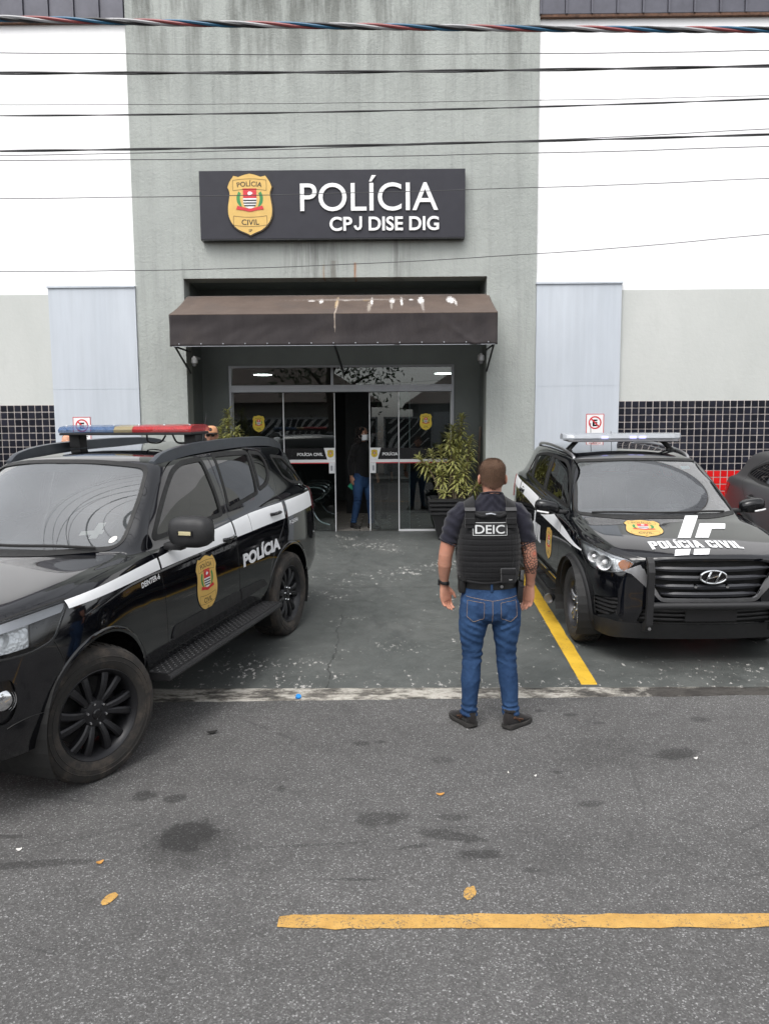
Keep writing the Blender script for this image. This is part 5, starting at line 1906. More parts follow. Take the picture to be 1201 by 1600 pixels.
def build_suv():
    root = thing('police_suv', 'large black police four by four with white stripe and blue and red light bar', 'police car')
    root.matrix_world = SUV_M
    h = suv_h
    c = Car(h, root, SUV_M, M_paint)
    XF, XR, ZA, RA = .93, 3.775, .40, .455
    b = c.arch(c.body, XF, ZA, RA); b = c.arch(b, XR, ZA, RA)
    win_f = fillet([(1.72, 1.262), (1.88, 1.41), (2.05, 1.55), (2.22, 1.665), (2.40, 1.708), (2.645, 1.715), (2.665, 1.292)], [.02, .1, .1, .1, .05, .02, .02])
    win_r = fillet([(2.80, 1.312), (2.86, 1.732), (3.45, 1.715), (3.355, 1.378)], .02)
    win_q = fillet([(3.42, 1.40), (3.505, 1.712), (3.70, 1.69), (3.745, 1.60), (3.70, 1.50), (3.60, 1.435)], [.02, .02, .05, .06, .06, .06])
    win_d = fillet([(3.92, 1.655), (4.22, 1.62), (4.47, 1.44), (4.56, 1.345), (4.20, 1.385), (4.02, 1.46)], .04)
    door_f = fillet([(1.665, .50), (1.645, 1.0), (1.60, 1.20), (1.74, 1.37), (2.00, 1.60), (2.20, 1.715), (2.42, 1.755), (2.752, 1.762), (2.752, .50)], [.03, .3, .05, .2, .2, .15, .1, .01, .02])
    door_r = fillet([(2.764, .50), (2.764, 1.762), (3.50, 1.755), (3.76, 1.72), (3.82, 1.58), (3.76, 1.36), (3.71, 1.10), (3.40, .80), (3.33, .62), (3.30, .50)], [.02, .01, .05, .12, .1, .2, .12, .2, .1, .03])
    rear_glass = [(-.60, 1.27), (.60, 1.27), (.55, 1.66), (-.55, 1.66)]
    g = .0032
    for side in (-1, 1):
        for poly, nm, wins in ((door_f, 'front_door', [win_f]), (door_r, 'rear_door', [win_r, win_q])):
            f = Car.f_side(b.V, poly, side)
            d = b.clip(f+g)
            b = b.clip(-f+g)
            d_full = d
            # the sheet-metal object first, so that the windows can be its children
            for w in wins:
                d = d.clip(-Car.f_side(d.V, w, side))
            do = d.build(nm, M_paint, root, 0, .014)
            do['door'] = side
            for w in wins:
                c.cut_window(w, side, .020, None, 'side_window', d_full, do)
            if side < 0:
                if nm == 'front_door': SU['df'] = do
                else: SU['dr'] = do
            xh, zh = ((2.640, 1.104), (3.530, 1.175))[nm == 'rear_door']
            c.handle(do, xh, zh, side)
        b = c.cut_window(win_d, side, .015, None, 'rear_quarter_window', b)
    # windscreen and rear window
    ws = fillet([(-.715, 1.245), (.715, 1.245), (.69, 1.40), (.607, 1.70), (.35, 1.737), (0, 1.747), (-.35, 1.737), (-.607, 1.70), (-.69, 1.40)], [.05, .05, .2, .06, .3, .3, .3, .06, .2])
    def fws(V): 
        f = sdf_poly(ws, V[:, [1, 2]])
        return np.where((V[:, 0] < 2.25) & (V[:, 0] > 1.05), f, .05)
    f = fws(b.V)
    scr = b.clip(f).relax(60)
    wso = scr.build('windscreen', M_screen, root, -.004)
    b2 = b.clip(-f)
    fr = fws(scr.V)
    scr.clip(-fr-.055).build('screen_border', M_decald, wso, -.0075)
    b.clip(np.maximum(f-.016, -f-.006)).build('windscreen_seal', M_seal, wso, .003)
    b = b2
    f = sdf_poly(fillet(rear_glass, .05), b.V[:, [1, 2]]); f = np.where(b.V[:, 0] > 4.3, f, .05)
    b.clip(f).build('rear_window', M_darkglass, root, -.004); b = b.clip(-f)
    # headlights
    hl = fillet([(-.42, .955), (-.40, 1.005), (-.1, 1.045), (.19, 1.078), (.45, 1.094), (.685, 1.104), (.60, 1.0), (.545, .930), (.40, .903), (.17, .905), (-.2, .92)], [.02, .05, .2, .2, .2, .012, .1, .06, .1, .2, .2])
    def fuz(V, poly, side, zone=1.2):
        u = V[:, 0]+np.abs(V[:, 1])-.95
        f = sdf_poly(poly, np.stack([u, V[:, 2]], 1))
        return np.where((V[:, 1]*side > 0) & (V[:, 0] < zone), f, .05)
    for side in (-1, 1):
        f = fuz(b.V, hl, side)
        lens = b.clip(f)
        lo = lens.build('headlight', M_lens, root, -.001)
        u_ = lens.V[:, 0]+np.abs(lens.V[:, 1])-.95
        lens.clip(.43-u_).build('headlight_bowl', M_darkrefl, lo, -.06)
        lens.clip(np.maximum(u_-.43, .915-lens.V[:, 2]*1.0)).build('headlight_reflector', M_refl, lo, -.075)
        for (x, y, z, r, yw) in ((.345, .755, .990, .060, 50), (.22, .63, .985, .055, 35)):
            mt = Matrix.Translation((x, side*y, z)) @ Matrix.Rotation(-side*radians(yw), 4, 'Z')
            q = MB(); q.lathe([(0, .05), (r*.35, .045), (r*.7, .02), (r*.95, -.022), (r*1.04, -.028), (r*1.06, .0)], 28, 'X', mat=mt)
            q.build('reflector', M_refl, lo, True)
            q = MB(); q.lathe([(0, -.022), (r*.25, -.018), (r*.42, .0), (r*.42, .03)], 20, 'X', mat=mt); q.build('bulb_lens', plain('bulb_glass', (.7, .72, .74), .08, metal=.5), lo, True)
        ledge = lens.clip(np.maximum(fuz(lens.V, hl, side)+.008, -(fuz(lens.V, [(p[0], p[1]-.03) for p in hl], side)+.02)))
        ledge.build('light_guide', M_satin, lo, -.012)
        b = b.clip(-f-.0)
        b.clip(fuz(b.V, hl, side)-.007).build('headlight_seal', M_seal, lo, .002)
    # tail lamps
    tl = fillet([(4.46, 1.09), (4.56, 1.30), (4.95, 1.29), (4.95, 1.06)], .03)
    for side in (-1, 1):
        f = Car.f_side(b.V, tl, side)
        b.clip(f).build('tail_lamp', plain('smoked_red_lens', (.10, .006, .008), .12), root, .004, .02)
        b = b.clip(-f)
    # grille and bumper openings
    def ffr(V, poly): 
        f = sdf_poly(poly, V[:, [1, 2]]); return np.where(V[:, 0] < .4, f, .05)
    gr = fillet([(-.42, .70), (.42, .70), (.52, .98), (-.52, .98)], .05)
    f = ffr(b.V, gr); op = b.clip(f); b = b.clip(-f)
    go = op.build('grille', M_trimg, root, -.05)
    q = MB()
    for k in range(5):
        z = .73+.055*k; w = .42+.018*k
        q.tube([(.10-.06*(1-(y/w)**2), y, z) for y in np.linspace(-w, w, 13)], .011, 6)
    q.build('grille_bars', M_chrome, go, True)
    q = MB(); q.tube([(.045-.045*(1-(y/.5)**2), y, .845) for y in np.linspace(-.5, .5, 13)], .028, 8); q.build('grille_crossbar', M_paint, go, True)
    fogs = fillet([(-.14, .58), (.20, .57), (.27, .66), (.24, .80), (-.12, .80)], .05)
    for side in (-1, 1):
        f = fuz(b.V, fogs, side, .45)
        op = b.clip(f); b = b.clip(-f)
        fo = op.build('fog_lamp_recess', M_trimg, root, -.025)
        mt = Matrix.Translation((.300, side*.800, .688)) @ Matrix.Rotation(-side*radians(48), 4, 'Z')
        q = MB(); q.lathe([(0, -.024), (.04, -.019), (.060, -.008), (.067, .004), (.074, -.004), (.080, .04)], 24, 'X', mat=mt); q.build('fog_lamp', M_chrome, fo, True)
    low = fillet([(-.62, .43), (.62, .43), (.55, .55), (-.55, .55)], .04)
    f = ffr(b.V, low); op = b.clip(f); b = b.clip(-f); op.build('lower_intake', M_trim, root, -.04)
    # bonnet shut line is a real gap
    hood = fillet([(.10, -.50), (.20, -.66), (.45, -.80), (.75, -.865), (.95, -.862), (1.25, -.855), (1.46, -.80), (1.20, -.35), (1.14, 0), (1.20, .35), (1.46, .80), (1.25, .855), (.95, .862), (.75, .865), (.45, .80), (.20, .66), (.10, .50), (.05, .2), (.05, -.2)], .04)
    f = sdf_poly(hood, b.V[:, [0, 1]]); f = np.where((b.V[:, 2] > 1.0) & (b.V[:, 0] < 1.6) & (b.N[:, 2] > .25), f, .05)
    ho = b.clip(f+.003); b = b.clip(-f+.003)
    ho.build('bonnet', M_paint, root, 0, .016)
    b.build('body', M_paint, root, 0, .012)
    # bonnet creases, bumper seams
    for side in (-1, 1):
        q, n = onto(h, [(x, side*(.50-.10*(x-.2)), 3) for x in np.linspace(.25, 1.2, 16)], (0, 0, -1), .0)
        pts = lambda L_: [(x, side*2, z) for x, z in L_]
        c.seam(pts(curve_pts([(.575, .92), (.60, .86), (.62, .80), (.595, .74), (.555, .70)], 5)), (0, -side, 0), root)
        c.seam(pts(curve_pts([(.50, .565), (.40, .575), (.33, .565), (.29, .55)], 4)), (0, -side, 0), root)
        c.seam(pts([(1.38, .42), (1.385, .5), (1.40, .56)]), (0, -side, 0), root)
        c.arch_lip(XF, ZA, RA, side, .030, .004, M_paint); c.arch_lip(XR, ZA, RA, side, .030, .004, M_paint)
        c.well(XF, ZA, RA+.03, side); c.well(XR, ZA, RA+.03, side)
        # side moulding on the doors
        for (x0, x1, a0, a1) in ((1.70, 2.745, .575, .645), (2.77, 3.26, .575, .655)):
            poly = fillet([(x0, a0), (x0+.05, a0+.085), (x1, a1+.02), (x1, a0+.0)] if x0 < 2 else [(x0, a0), (x0, a0+.09), (x1-.06, a1+.0), (x1, a0+.02)], .02)
            f = Car.f_side(h.V, poly, side)
            h.clip(f).build('side_moulding', M_trim, root, .012, .02)
        # running board
        q = MB()
        y0, y1 = sorted((side*.84, side*1.045))
        q.prism([(y0, .395), (y1, .395), (y1, .435), (y1-(.0), .445), (y0, .445)], 1.44, 3.26, 'X')
        rb = q.build('running_board', M_trim, root)
        ck = MB()
        for i in range(62):
            for j in range(7):
                x = 1.465+.0288*i; yy = y0+.020+.0275*j
                a = pi/4 if (i+j) % 2 else -pi/4
                dx, dy = cos(a), sin(a)
                p = [(x-dx*.013-dy*.004*0, yy-dy*.010), (x+dy*.004, yy-dx*.004), (x+dx*.013, yy+dy*.010), (x-dy*.004, yy+dx*.004)]
                ck.add([(u, v, .4452) for u, v in p]+[(x, yy, .4495)], [(0, 1, 4), (1, 2, 4), (2, 3, 4), (3, 0, 4)])
        s_ = plain('checker_plate', (.02, .02, .021), .42, var=.3, scale=18)
        tag(ck.build('checker_pattern', s_, rb), kind='stuff')
        q = MB(); q.tube([(1.43, side*1.046, .418), (3.27, side*1.046, .418)], .022, 8); q.build('board_edge', M_trim, rb, True)
        # roof rail
        pts = curve_pts([(2.10, side*.60, 1.735), (2.22, side*.612, 1.785), (2.5, side*.625, 1.822), (3.0, side*.632, 1.836), (3.6, side*.63, 1.832), (4.1, side*.615, 1.805), (4.42, side*.595, 1.735)], 6)
        q = MB()
        kx = len(pts)
        V, F = [], []
        for i, p in enumerate(pts):
            u = i/(kx-1)
            hh = .016*min(1, 4*u+.5, 4*(1-u)+.5); ww = .026
            V += [(p[0], p[1]-ww, p[2]-.07), (p[0], p[1]-ww*.8, p[2]+hh*.6), (p[0], p[1], p[2]+hh), (p[0], p[1]+ww*.8, p[2]+hh*.6), (p[0], p[1]+ww, p[2]-.07)]
        for i in range(kx-1):
            for j in range(4):
                a = 5*i+j; F.append((a, a+1, a+6, a+5))
        F += [(4, 3, 2, 1, 0), tuple(5*(kx-1)+j for j in range(5))]
        q.add(V, F); q.build('roof_rail', plain('dark_grey_rail', (.055, .062, .072), .35, metal=.2), root, True, 50)
        # mirror
        mm = MB()
        def ell(cx, cy, cz, ax, ay, az, n=10, k=16, pw=.62):
            V, F = [], []
            for i in range(n+1):
                th = pi*i/n-pi/2
                for j in range(k):
                    ph = 2*pi*j/k
                    f_ = lambda v: math.copysign(abs(v)**pw, v)
                    V.append((cx+ax*f_(cos(th))*f_(cos(ph)), cy+ay*f_(cos(th))*f_(sin(ph)), cz+az*f_(sin(th))))
            for i in range(n):
                for j in range(k):
                    F.append((i*k+j, i*k+(j+1) % k, (i+1)*k+(j+1) % k, (i+1)*k+j))
            return V, F
        mm.add(*ell(1.775, side*1.07, 1.305, .085, .152, .104))
        mo = mm.build('wing_mirror', M_trim, root, True, 60)
        q = MB(); q.box(1.76, 1.84, min(side*.86, side*1.0), max(side*.86, side*1.0), 1.175, 1.225, bevel=.015); q.build('mirror_arm', M_trim, mo, True)
        q = MB(); q.box(1.853, 1.861, min(side*.97, side*1.19), max(side*.97, side*1.19), 1.23, 1.38); q.build('mirror_glass', M_chrome, mo)
        q = MB(); yl = side*1.07; q.box(1.683, 1.695, yl-.045, yl+.045, 1.292, 1.320, bevel=.004); q.build('mirror_lamp', plain('yellow_led', (.45, .40, .24), .3), mo)
        q = MB(); q.box(1.6845, 1.692, yl-.055, yl+.055, 1.286, 1.326, bevel=.003); q.build('lamp_bezel', M_trimg, mo)
    # wheels
    SP = dict(angles=[(2*pi*k/6+d, e) for k in range(6) for d, e in ((.17, .10), (-.17, -.02))], w0=.034, w1=.050, lugs=6)
    for side in (-1, 1):
        wheel(root, (XF, side*.815, .385), -.32, side, .388, .265, .255, SP, M_tyremud, M_rimblk, M_chrome, M_trimg)
        wheel(root, (XR, side*.815, .385), 0, side, .388, .265, .255, SP, M_tyremud, M_rimblk, M_chrome, M_trimg)
    # underside
    q = MB(); q.box(.35, 4.6, -.62, .62, .36, .52); q.box(1.36, 3.3, -.84, .84, .40, .50); q.build('underbody', M_seal, root)
    interior(root, 1.18, 1.17, 2.55, .84)
    # wipers
    for (ya, yb) in ((-.62, -.02), (-.05, .62)):
        q, n = onto(h, [(1.235+.21*(y/.75)**2, y, 3.0) for y in np.linspace(ya, yb, 9)], (0, 0, -1), .020)
        m = MB(); m.tube([tuple(p) for p in q], .010, 6); m.build('wiper', M_seal, root, True)
    # decals (driver's side faces the camera; the far side gets the same)
    bd = {-1: [(.70, 1.63), (1.662, 2.748), (2.769, 3.715), (3.735, 4.37)]}
    top = lambda x: np.interp(x, [.70, 1.66, 3.1, 4.4], [1.098, 1.150, 1.236, 1.270])
    bot = lambda x: np.interp(x, [.70, 1.66, 3.0, 4.4], [1.056, 1.076, 1.092, 1.122])
    for side in (-1, 1):
        for (x0, x1) in [(.715, 1.632), (1.655, 2.746), (2.770, 3.05), (3.056, 3.70), (3.765, 4.47)]:
            xs = np.linspace(x0, x1, 41)
            poly = [(x, bot(x)) for x in xs]+[(x, top(x)) for x in xs[::-1]]
            c.side_decal('white_stripe', poly, M_decal, root, side, .022, .0028)
        sg_ = side
        c.side_text('lettering', 'POLÍCIA', .098, M_decal, root, side, 2.835 if side < 0 else 3.555, .838, .72, .028, .05)
        c.side_text('unit_lettering', 'DEINTER-6', .034, M_decal, root, side, 1.385 if side < 0 else 1.61, 1.008, .225, .05, .02)
        c.side_text('unit_lettering', 'P-25054', .036, M_decal, root, side, 3.79 if side < 0 else 3.99, 1.035, .20, .03, .02)
        c.side_badge(root, side, 2.225, .845, .425, BADGE_MATS, .315)
    # screen stickers
    for (y, z, w, hh, m_) in ((-.545, 1.345, .04, .085, M_paper), (-.52, 1.335, .12, .022, M_paper)):
        v, f = grid_fill([(y-w/2, z-hh/2), (y+w/2, z-hh/2), (y+w/2, z+hh/2), (y-w/2, z+hh/2)], .04)
        decal(h, 'screen_sticker', [(v, f, 0, 0)], [m_], wso, lambda a, b_: (0, a, b_), (1, 0, 0), -.008)
    v, f = grid_fill([(-.66+.018*cos(a), 1.285+.018*sin(a)) for a in np.linspace(0, 2*pi, 14, endpoint=False)], .05)
    decal(h, 'screen_sticker', [(v, f, 0, 0)], [M_paper], wso, lambda a, b_: (0, a, b_), (1, 0, 0), .002)
    suv_light_bar(root)
    # whip antenna
    q, n = onto(h, [(3.2, -.42, 3)], (0, 0, -1), 0)
    p = q[0]
    m = MB(); m.lathe([(0, .03), (.02, .03), (.045, .012), (.05, 0)], 16, 'Z', tuple(p)); ao = m.build('antenna_base', M_trim, root, True)
    m = MB(); m.tube([tuple(p+np.array([0, 0, .02])), tuple(p+np.array([.03, -.03, .26]))], [.008, .004], 6); m.build('antenna', M_trim, ao, True)
    return root
SU = {}
suv = build_suv()
# ================================================================== SMALLER BLACK POLICE SUV (right)
def cre_rows():
    x  = [.14, .26, .45, .83, 1.18, 1.45, 1.95, 2.45, 2.95, 3.42, 3.85, 4.08, 4.19]
    ym = [.69, .775, .835, .885, .875, .87, .868, .87, .875, .885, .865, .81, .71]
    z0 = [.25, .23, .23, .28, .29, .29, .29, .29, .29, .30, .32, .35, .38]
    z3 = [.76, .79, .82, .87, .90, .92, .94, .96, .98, 1.0, 1.02, 1.0, .95]
    z4 = [.86, .90, .935, .985, 1.02, 1.035, 1.06, 1.085, 1.115, 1.15, 1.17, 1.14, 1.06]
    r0 = [(a, b-.05, z) for a, b, z in zip(x, ym, z0)]
    r1 = [(a-(.02 if i == 0 else 0), b, .42+.004*i) for i, (a, b) in enumerate(zip(x, ym))]
    r2 = [(a, b+.004, .60+.008*i) for i, (a, b) in enumerate(zip(x, ym))]
    r3 = [(a+(.01 if i == 0 else 0), b-.012, z) for i, (a, b, z) in enumerate(zip(x, ym, z3))]
    r4 = [(a+(.02 if i == 0 else 0), b-.05, z) for i, (a, b, z) in enumerate(zip(x, ym, z4))]
    X5 = [.125, .25, .445, .83, 1.24, 1.46, 1.93, 2.45, 2.95, 3.42, 3.84, 4.06, 4.205]
    Y5 = [.60, .69, .745, .785, .785, .79, .795, .80, .80, .795, .765, .71, .60]
    Z5 = [.885, .92, .955, 1.005, 1.045, 1.055, 1.08, 1.105, 1.135, 1.17, 1.19, 1.16, 1.075]
    X6 = [.105, .235, .43, .83, 1.235, 1.53, 1.95, 2.45, 2.95, 3.42, 3.82, 4.03, 4.215]
    Y6 = [.56, .65, .71, .75, .755, .735, .72, .73, .735, .72, .68, .63, .52]
    Z6 = [.895, .935, .975, 1.02, 1.06, 1.21, 1.33, 1.355, 1.365, 1.36, 1.34, 1.26, 1.09]
    X7 = [.08, .22, .42, .83, 1.22, 1.60, 1.98, 2.45, 2.95, 3.42, 3.84, 4.02, 4.225]
    Y7 = [.50, .58, .64, .68, .725, .655, .60, .62, .625, .61, .575, .55, .42]
    Z7 = [.905, .945, .985, 1.035, 1.07, 1.31, 1.515, 1.55, 1.555, 1.54, 1.50, 1.34, 1.095]
    X8 = [.025, .17, .39, .82, 1.08, 1.50, 1.90, 2.45, 2.95, 3.42, 3.90, 4.10, 4.24]
    Y8 = [.28, .32, .36, .38, .40, .36, .32, .325, .33, .32, .30, .28, .22]
    Z8 = [.925, .965, 1.005, 1.055, 1.09, 1.335, 1.545, 1.585, 1.59, 1.575, 1.53, 1.34, 1.10]
    X9 = [0, .15, .38, .82, 1.04, 1.46, 1.87, 2.45, 2.95, 3.42, 3.92, 4.12, 4.25]
    Z9 = [.93, .97, 1.01, 1.06, 1.095, 1.34, 1.555, 1.595, 1.60, 1.585, 1.535, 1.34, 1.10]
    zp = lambda a, b, c: list(zip(a, b, c))
    return [r0, r1, r2, r3, r4, zp(X5, Y5, Z5), zp(X6, Y6, Z6), zp(X7, Y7, Z7), zp(X8, Y8, Z8), zp(X9, [0]*13, Z9)]
CRE_M = car_matrix((2.49, 6.82, gz(6.82)), (-.02, .9998), .83, .0569)
cre_h = make_hull(cre_rows(), [.06, .12, .14, .14, .14], [.03, .06, .07, .08, .07])
def build_cre():
    root = thing('police_crossover', 'smaller black police crossover with gold bonnet shield and push bar, parked at right', 'police car')
    root.matrix_world = CRE_M
    h = cre_h
    c = Car(h, root, CRE_M, M_paint)
    XF, XR, ZA, RA = .83, 3.42, .345, .385
    b = c.arch(c.body, XF, ZA, RA); b = c.arch(b, XR, ZA, RA)
    win_f = fillet([(1.47, 1.105), (1.60, 1.245), (1.83, 1.41), (2.06, 1.485), (2.50, 1.500), (2.435, 1.140)], [.02, .15, .15, .08, .015, .015])
    win_r = fillet([(2.515, 1.145), (2.58, 1.500), (2.90, 1.492), (3.26, 1.452), (3.17, 1.195)], [.015, .015, .1, .015, .02])
    win_q = fillet([(3.225, 1.205), (3.315, 1.440), (3.62, 1.27), (3.58, 1.235)], [.015, .015, .02, .02])
    door_f = fillet([(1.42, .36), (1.40, .8), (1.38, 1.05), (1.60, 1.30), (1.82, 1.47), (2.05, 1.53), (2.53, 1.54), (2.47, 1.10), (2.47, .36)], [.03, .3, .05, .2, .15, .1, .01, .2, .02])
    door_r = fillet([(2.481, .36), (2.481, 1.10), (2.545, 1.54), (3.0, 1.53), (3.34, 1.485), (3.50, 1.20), (3.42, 1.0), (3.12, .75), (3.02, .50), (2.98, .36)], [.02, .2, .01, .1, .05, .1, .15, .15, .1, .03])
    g = .003
    for side in (-1, 1):
        for poly, nm, wins in ((door_f, 'front_door', [win_f]), (door_r, 'rear_door', [win_r, win_q])):
            f = Car.f_side(b.V, poly, side)
            d = b.clip(f+g); b = b.clip(-f+g)
            df = d
            for w in wins: d = d.clip(-Car.f_side(d.V, w, side))
            do = d.build(nm, M_paint, root, 0, .014)
            for w in wins: c.cut_window(w, side, .016, None, 'side_window', df, do)
            c.handle(do, (2.33, 3.28)[nm == 'rear_door'], (.955, 1.03)[nm == 'rear_door'], side, .17)
    ws = fillet([(-.735, 1.085), (.735, 1.085), (.695, 1.22), (.615, 1.47), (.585, 1.503), (.3, 1.522), (0, 1.528), (-.3, 1.522), (-.585, 1.503), (-.615, 1.47), (-.695, 1.22)], [.03, .03, .2, .1, .06, .3, .3, .3, .06, .1, .2])
    def fws(V):
        f = sdf_poly(ws, V[:, [1, 2]]); return np.where((V[:, 0] < 2.05) & (V[:, 0] > .95), f, .05)
    f = fws(b.V); scr = b.clip(f).relax(60)
    wso = scr.build('windscreen', M_screen, root, -.004)
    scr.clip(-fws(scr.V)-.035).build('screen_border', M_decald, wso, -.0075)
    b.clip(np.maximum(f-.014, -f-.006)).build('windscreen_seal', M_seal, wso, .003)
    b = b.clip(-f)
    rg = fillet([(-.56, 1.13), (.56, 1.13), (.50, 1.45), (-.50, 1.45)], .05)
    f = sdf_poly(rg, b.V[:, [1, 2]]); f = np.where(b.V[:, 0] > 3.8, f, .05)
    b.clip(f).build('rear_window', M_darkglass, root, -.004); b = b.clip(-f)
    # headlights wrapping the corner
    hl = fillet([(-.205, .872), (-.06, .905), (.196, .928), (.45, .940), (.755, .942), (.60, .83), (.43, .760), (.25, .758), (-.10, .790)], [.012, .1, .2, .2, .015, .1, .06, .1, .1])
    def fuz(V, poly, side, zone=1.0):
        u = V[:, 0]+np.abs(V[:, 1])-.885
        f = sdf_poly(poly, np.stack([u, V[:, 2]], 1))
        return np.where((V[:, 1]*side > 0) & (V[:, 0] < zone), f, .05)
    for side in (-1, 1):
        f = fuz(b.V, hl, side)
        lens = b.clip(f)
        lo = lens.build('headlight', M_lens, root, -.001)
        lens.build('headlight_bowl', M_refl, lo, -.026)
        am = fillet([(-.19, .868), (-.06, .895), (.0, .85), (-.06, .80), (-.12, .80)], .015)
        lens.clip(fuz(lens.V, am, side)).build('indicator', M_amber, lo, -.014)
        for (x, y, z, r) in ((.245, .765, .845, .060), (.405, .805, .862, .048)):
            mt = Matrix.Translation((x+.02, side*y, z)) @ Matrix.Rotation(-side*radians(35), 4, 'Z')
            q = MB(); q.lathe([(0, .045), (r*.4, .04), (r*.75, .015), (r, -.025), (r*1.05, -.03)], 24, 'X', mat=mt); q.build('reflector', M_refl, lo, True)
            q = MB(); q.lathe([(0, -.035), (r*.3, -.028), (r*.38, .0), (r*.38, .03)], 16, 'X', mat=mt); q.build('bulb_shield', M_refl, lo, True)
        q = lens.clip(np.maximum(fuz(lens.V, hl, side)+.006, -fuz(lens.V, hl, side)-.022)); q.build('lamp_rim', M_satin, lo, -.014)
        b = b.clip(-f)
        b.clip(fuz(b.V, hl, side)-.005).build('headlight_seal', M_seal, lo, .0015)
    # tail lamps
    tl = fillet([(3.93, .86), (3.96, 1.14), (4.4, 1.12), (4.4, .86)], .03)
    for side in (-1, 1):
        f = Car.f_side(b.V, tl, side); b.clip(f).build('tail_lamp', M_redlens, root, .01, .03); b = b.clip(-f)
    # grille
    def ffr(V, poly, zone=.35):
        f = sdf_poly(poly, V[:, [1, 2]]); return np.where(V[:, 0] < zone, f, .05)
    gr = fillet([(-.375, .600), (.375, .600), (.50, .80), (.515, .862), (.40, .893), (.15, .903), (-.15, .903), (-.40, .893), (-.515, .862), (-.50, .80)], [.03, .03, .05, .02, .1, .2, .2, .1, .02, .05])
    f = ffr(b.V, gr); op = b.clip(f); b = b.clip(-f)
    go = op.build('grille', M_seal, root, -.055)
    sur = b.clip(np.maximum(ffr(b.V, gr)-.028, ffr(b.V, [(-.6, .57), (.6, .57), (.6, .83), (-.6, .83)])))
    sur.build('grille_surround', M_satin, go, .006, .02)
    # silver wing running from the headlight tip down the grille corner
    for side in (-1, 1):
        wing = fillet([(side*.505, .80), (side*.535, .862), (side*.66, .80), (side*.60, .785), (side*.40, .60), (side*.385, .61)], .008)
        fw_ = ffr(b.V, wing, .3); b.clip(fw_).build('silver_wing', M_satin, go, .007, .02)
    M_slat = plain('grille_slat_grey', (.030, .031, .036), .32, var=.1)
    for k, z in enumerate((.835, .765, .695, .632)):
        hw = np.interp(z, [.60, .80, .86], [.36, .485, .49])
        V, F = [], []
        ys = np.linspace(-hw, hw, 25)
        for y in ys:
            x = .02+.10*(abs(y)/.6)**2.2-.010
            t = 1-.75*max(0, (abs(y)-hw*.72)/(hw*.28))
            V += [(x+.05, y, z+.012*t), (x+.0, y, z+.020*t), (x-.012, y, z+.004), (x-.004, y, z-.018*t), (x+.05, y, z-.022*t)]
        for i in range(24):
            for j in range(4):
                a = 5*i+j; F.append((a, a+1, a+6, a+5))
        mesh_obj('grille_slat', V, F, M_slat, go, True, sharp=30)
    for y in (.125, -.125):
        q = MB(); q.lathe([(0, -.022), (.011, -.02), (.016, -.010), (.017, .02)], 16, 'X', (.012, y, .70)); q.build('strobe_lamp', M_chrome, go, True)
    # oval emblem with slanted letter
    e = MB()
    pts = [(-.026, .102*cos(a), .785+.051*sin(a)) for a in np.linspace(0, 2*pi, 40, endpoint=False)]
    e.tube(pts, .0075, 8, closed=True)
    for sy in (-1, 1):
        e.tube(curve_pts([(-.026, .040*sy-.022, .785-.040), (-.028, .040*sy, .785), (-.026, .040*sy+.022, .785+.042)], 4), [.0065]*4+[.0075]*5, 6) if False else None
    # two slanted legs and the cross stroke
    for y0 in (.040, -.040):
        e.tube(curve_pts([(-.026, y0+.020, .785-.043), (-.028, y0+.002, .785), (-.026, y0-.020, .785+.043)], 4), .0085, 6)
    e.tube(curve_pts([(-.028, .046, .772), (-.030, .0, .785), (-.028, -.046, .798)], 4), .0070, 6)
    e.build('oval_emblem', M_chrome, go, True)
    q = MB(); q.lathe([(0, .0), (1, .0), (1.0, .006), (0, .006)], 40, 'X', mat=Matrix.Translation((-.018, 0, .785)) @ Matrix.Diagonal((1, .1, .05, 1))); q.build('emblem_plate', M_trimg, go)
    # lower intake and bumper
    low = fillet([(-.56, .395), (.56, .395), (.50, .535), (-.50, .535)], .03)
    f = ffr(b.V, low); op = b.clip(f); b = b.clip(-f); li = op.build('lower_intake', M_seal, root, -.05)
    for z in (.42, .455, .49):
        q = MB(); hw = .53-.2*(z-.40)
        q.tube([(.03+.10*(abs(y)/.6)**2.2, y, z) for y in np.linspace(-hw, hw, 17)], .010, 6); q.build('intake_bar', M_trim, li, True)
    vent = fillet([(-.07, .585), (.30, .545), (.275, .375), (.0, .43), (-.05, .46)], .02)
    for side in (-1, 1):
        f = fuz(b.V, vent, side, .6); op = b.clip(f); b = b.clip(-f)
        vo = op.build('side_vent', M_seal, root, -.03)
        for k in range(5):
            z0 = .415+.034*k
            f2 = fuz(h.V, [(-.2, z0+.01), (.5, z0-.012), (.5, z0+.006), (-.2, z0+.028)], side, .6)
            f3 = fuz(h.V, vent, side, .6)
            h.clip(np.maximum(f2, f3+.004)).build('vent_louvre', M_trim, vo, -.006, .02)
    hood = fillet([(.035, -.30), (.10, -.52), (.25, -.665), (.45, -.735), (.80, -.79), (1.15, -.795), (1.26, -.745), (1.10, -.40), (1.03, 0), (1.10, .40), (1.26, .745), (1.15, .795), (.80, .79), (.45, .735), (.25, .665), (.10, .52), (.035, .30), (.015, 0)], .05)
    f = sdf_poly(hood, b.V[:, [0, 1]]); f = np.where((b.V[:, 2] > .88) & (b.V[:, 0] < 1.5) & (b.N[:, 2] > .25), f, .05)
    ho = b.clip(f+.003).build('bonnet', M_paint, root, 0, .015); b = b.clip(-f+.003)
    # black lower cladding, all round
    V = b.V
    fb = V[:, 2]-np.interp(V[:, 0], [0, .2, .45, 1.2, 4.0, 4.3], [.385, .39, .36, .385, .40, .52])
    cl = b.clip(fb+.002); b = b.clip(-fb+.002)
    cl.build('lower_cladding', M_trim, root, .006, .02)
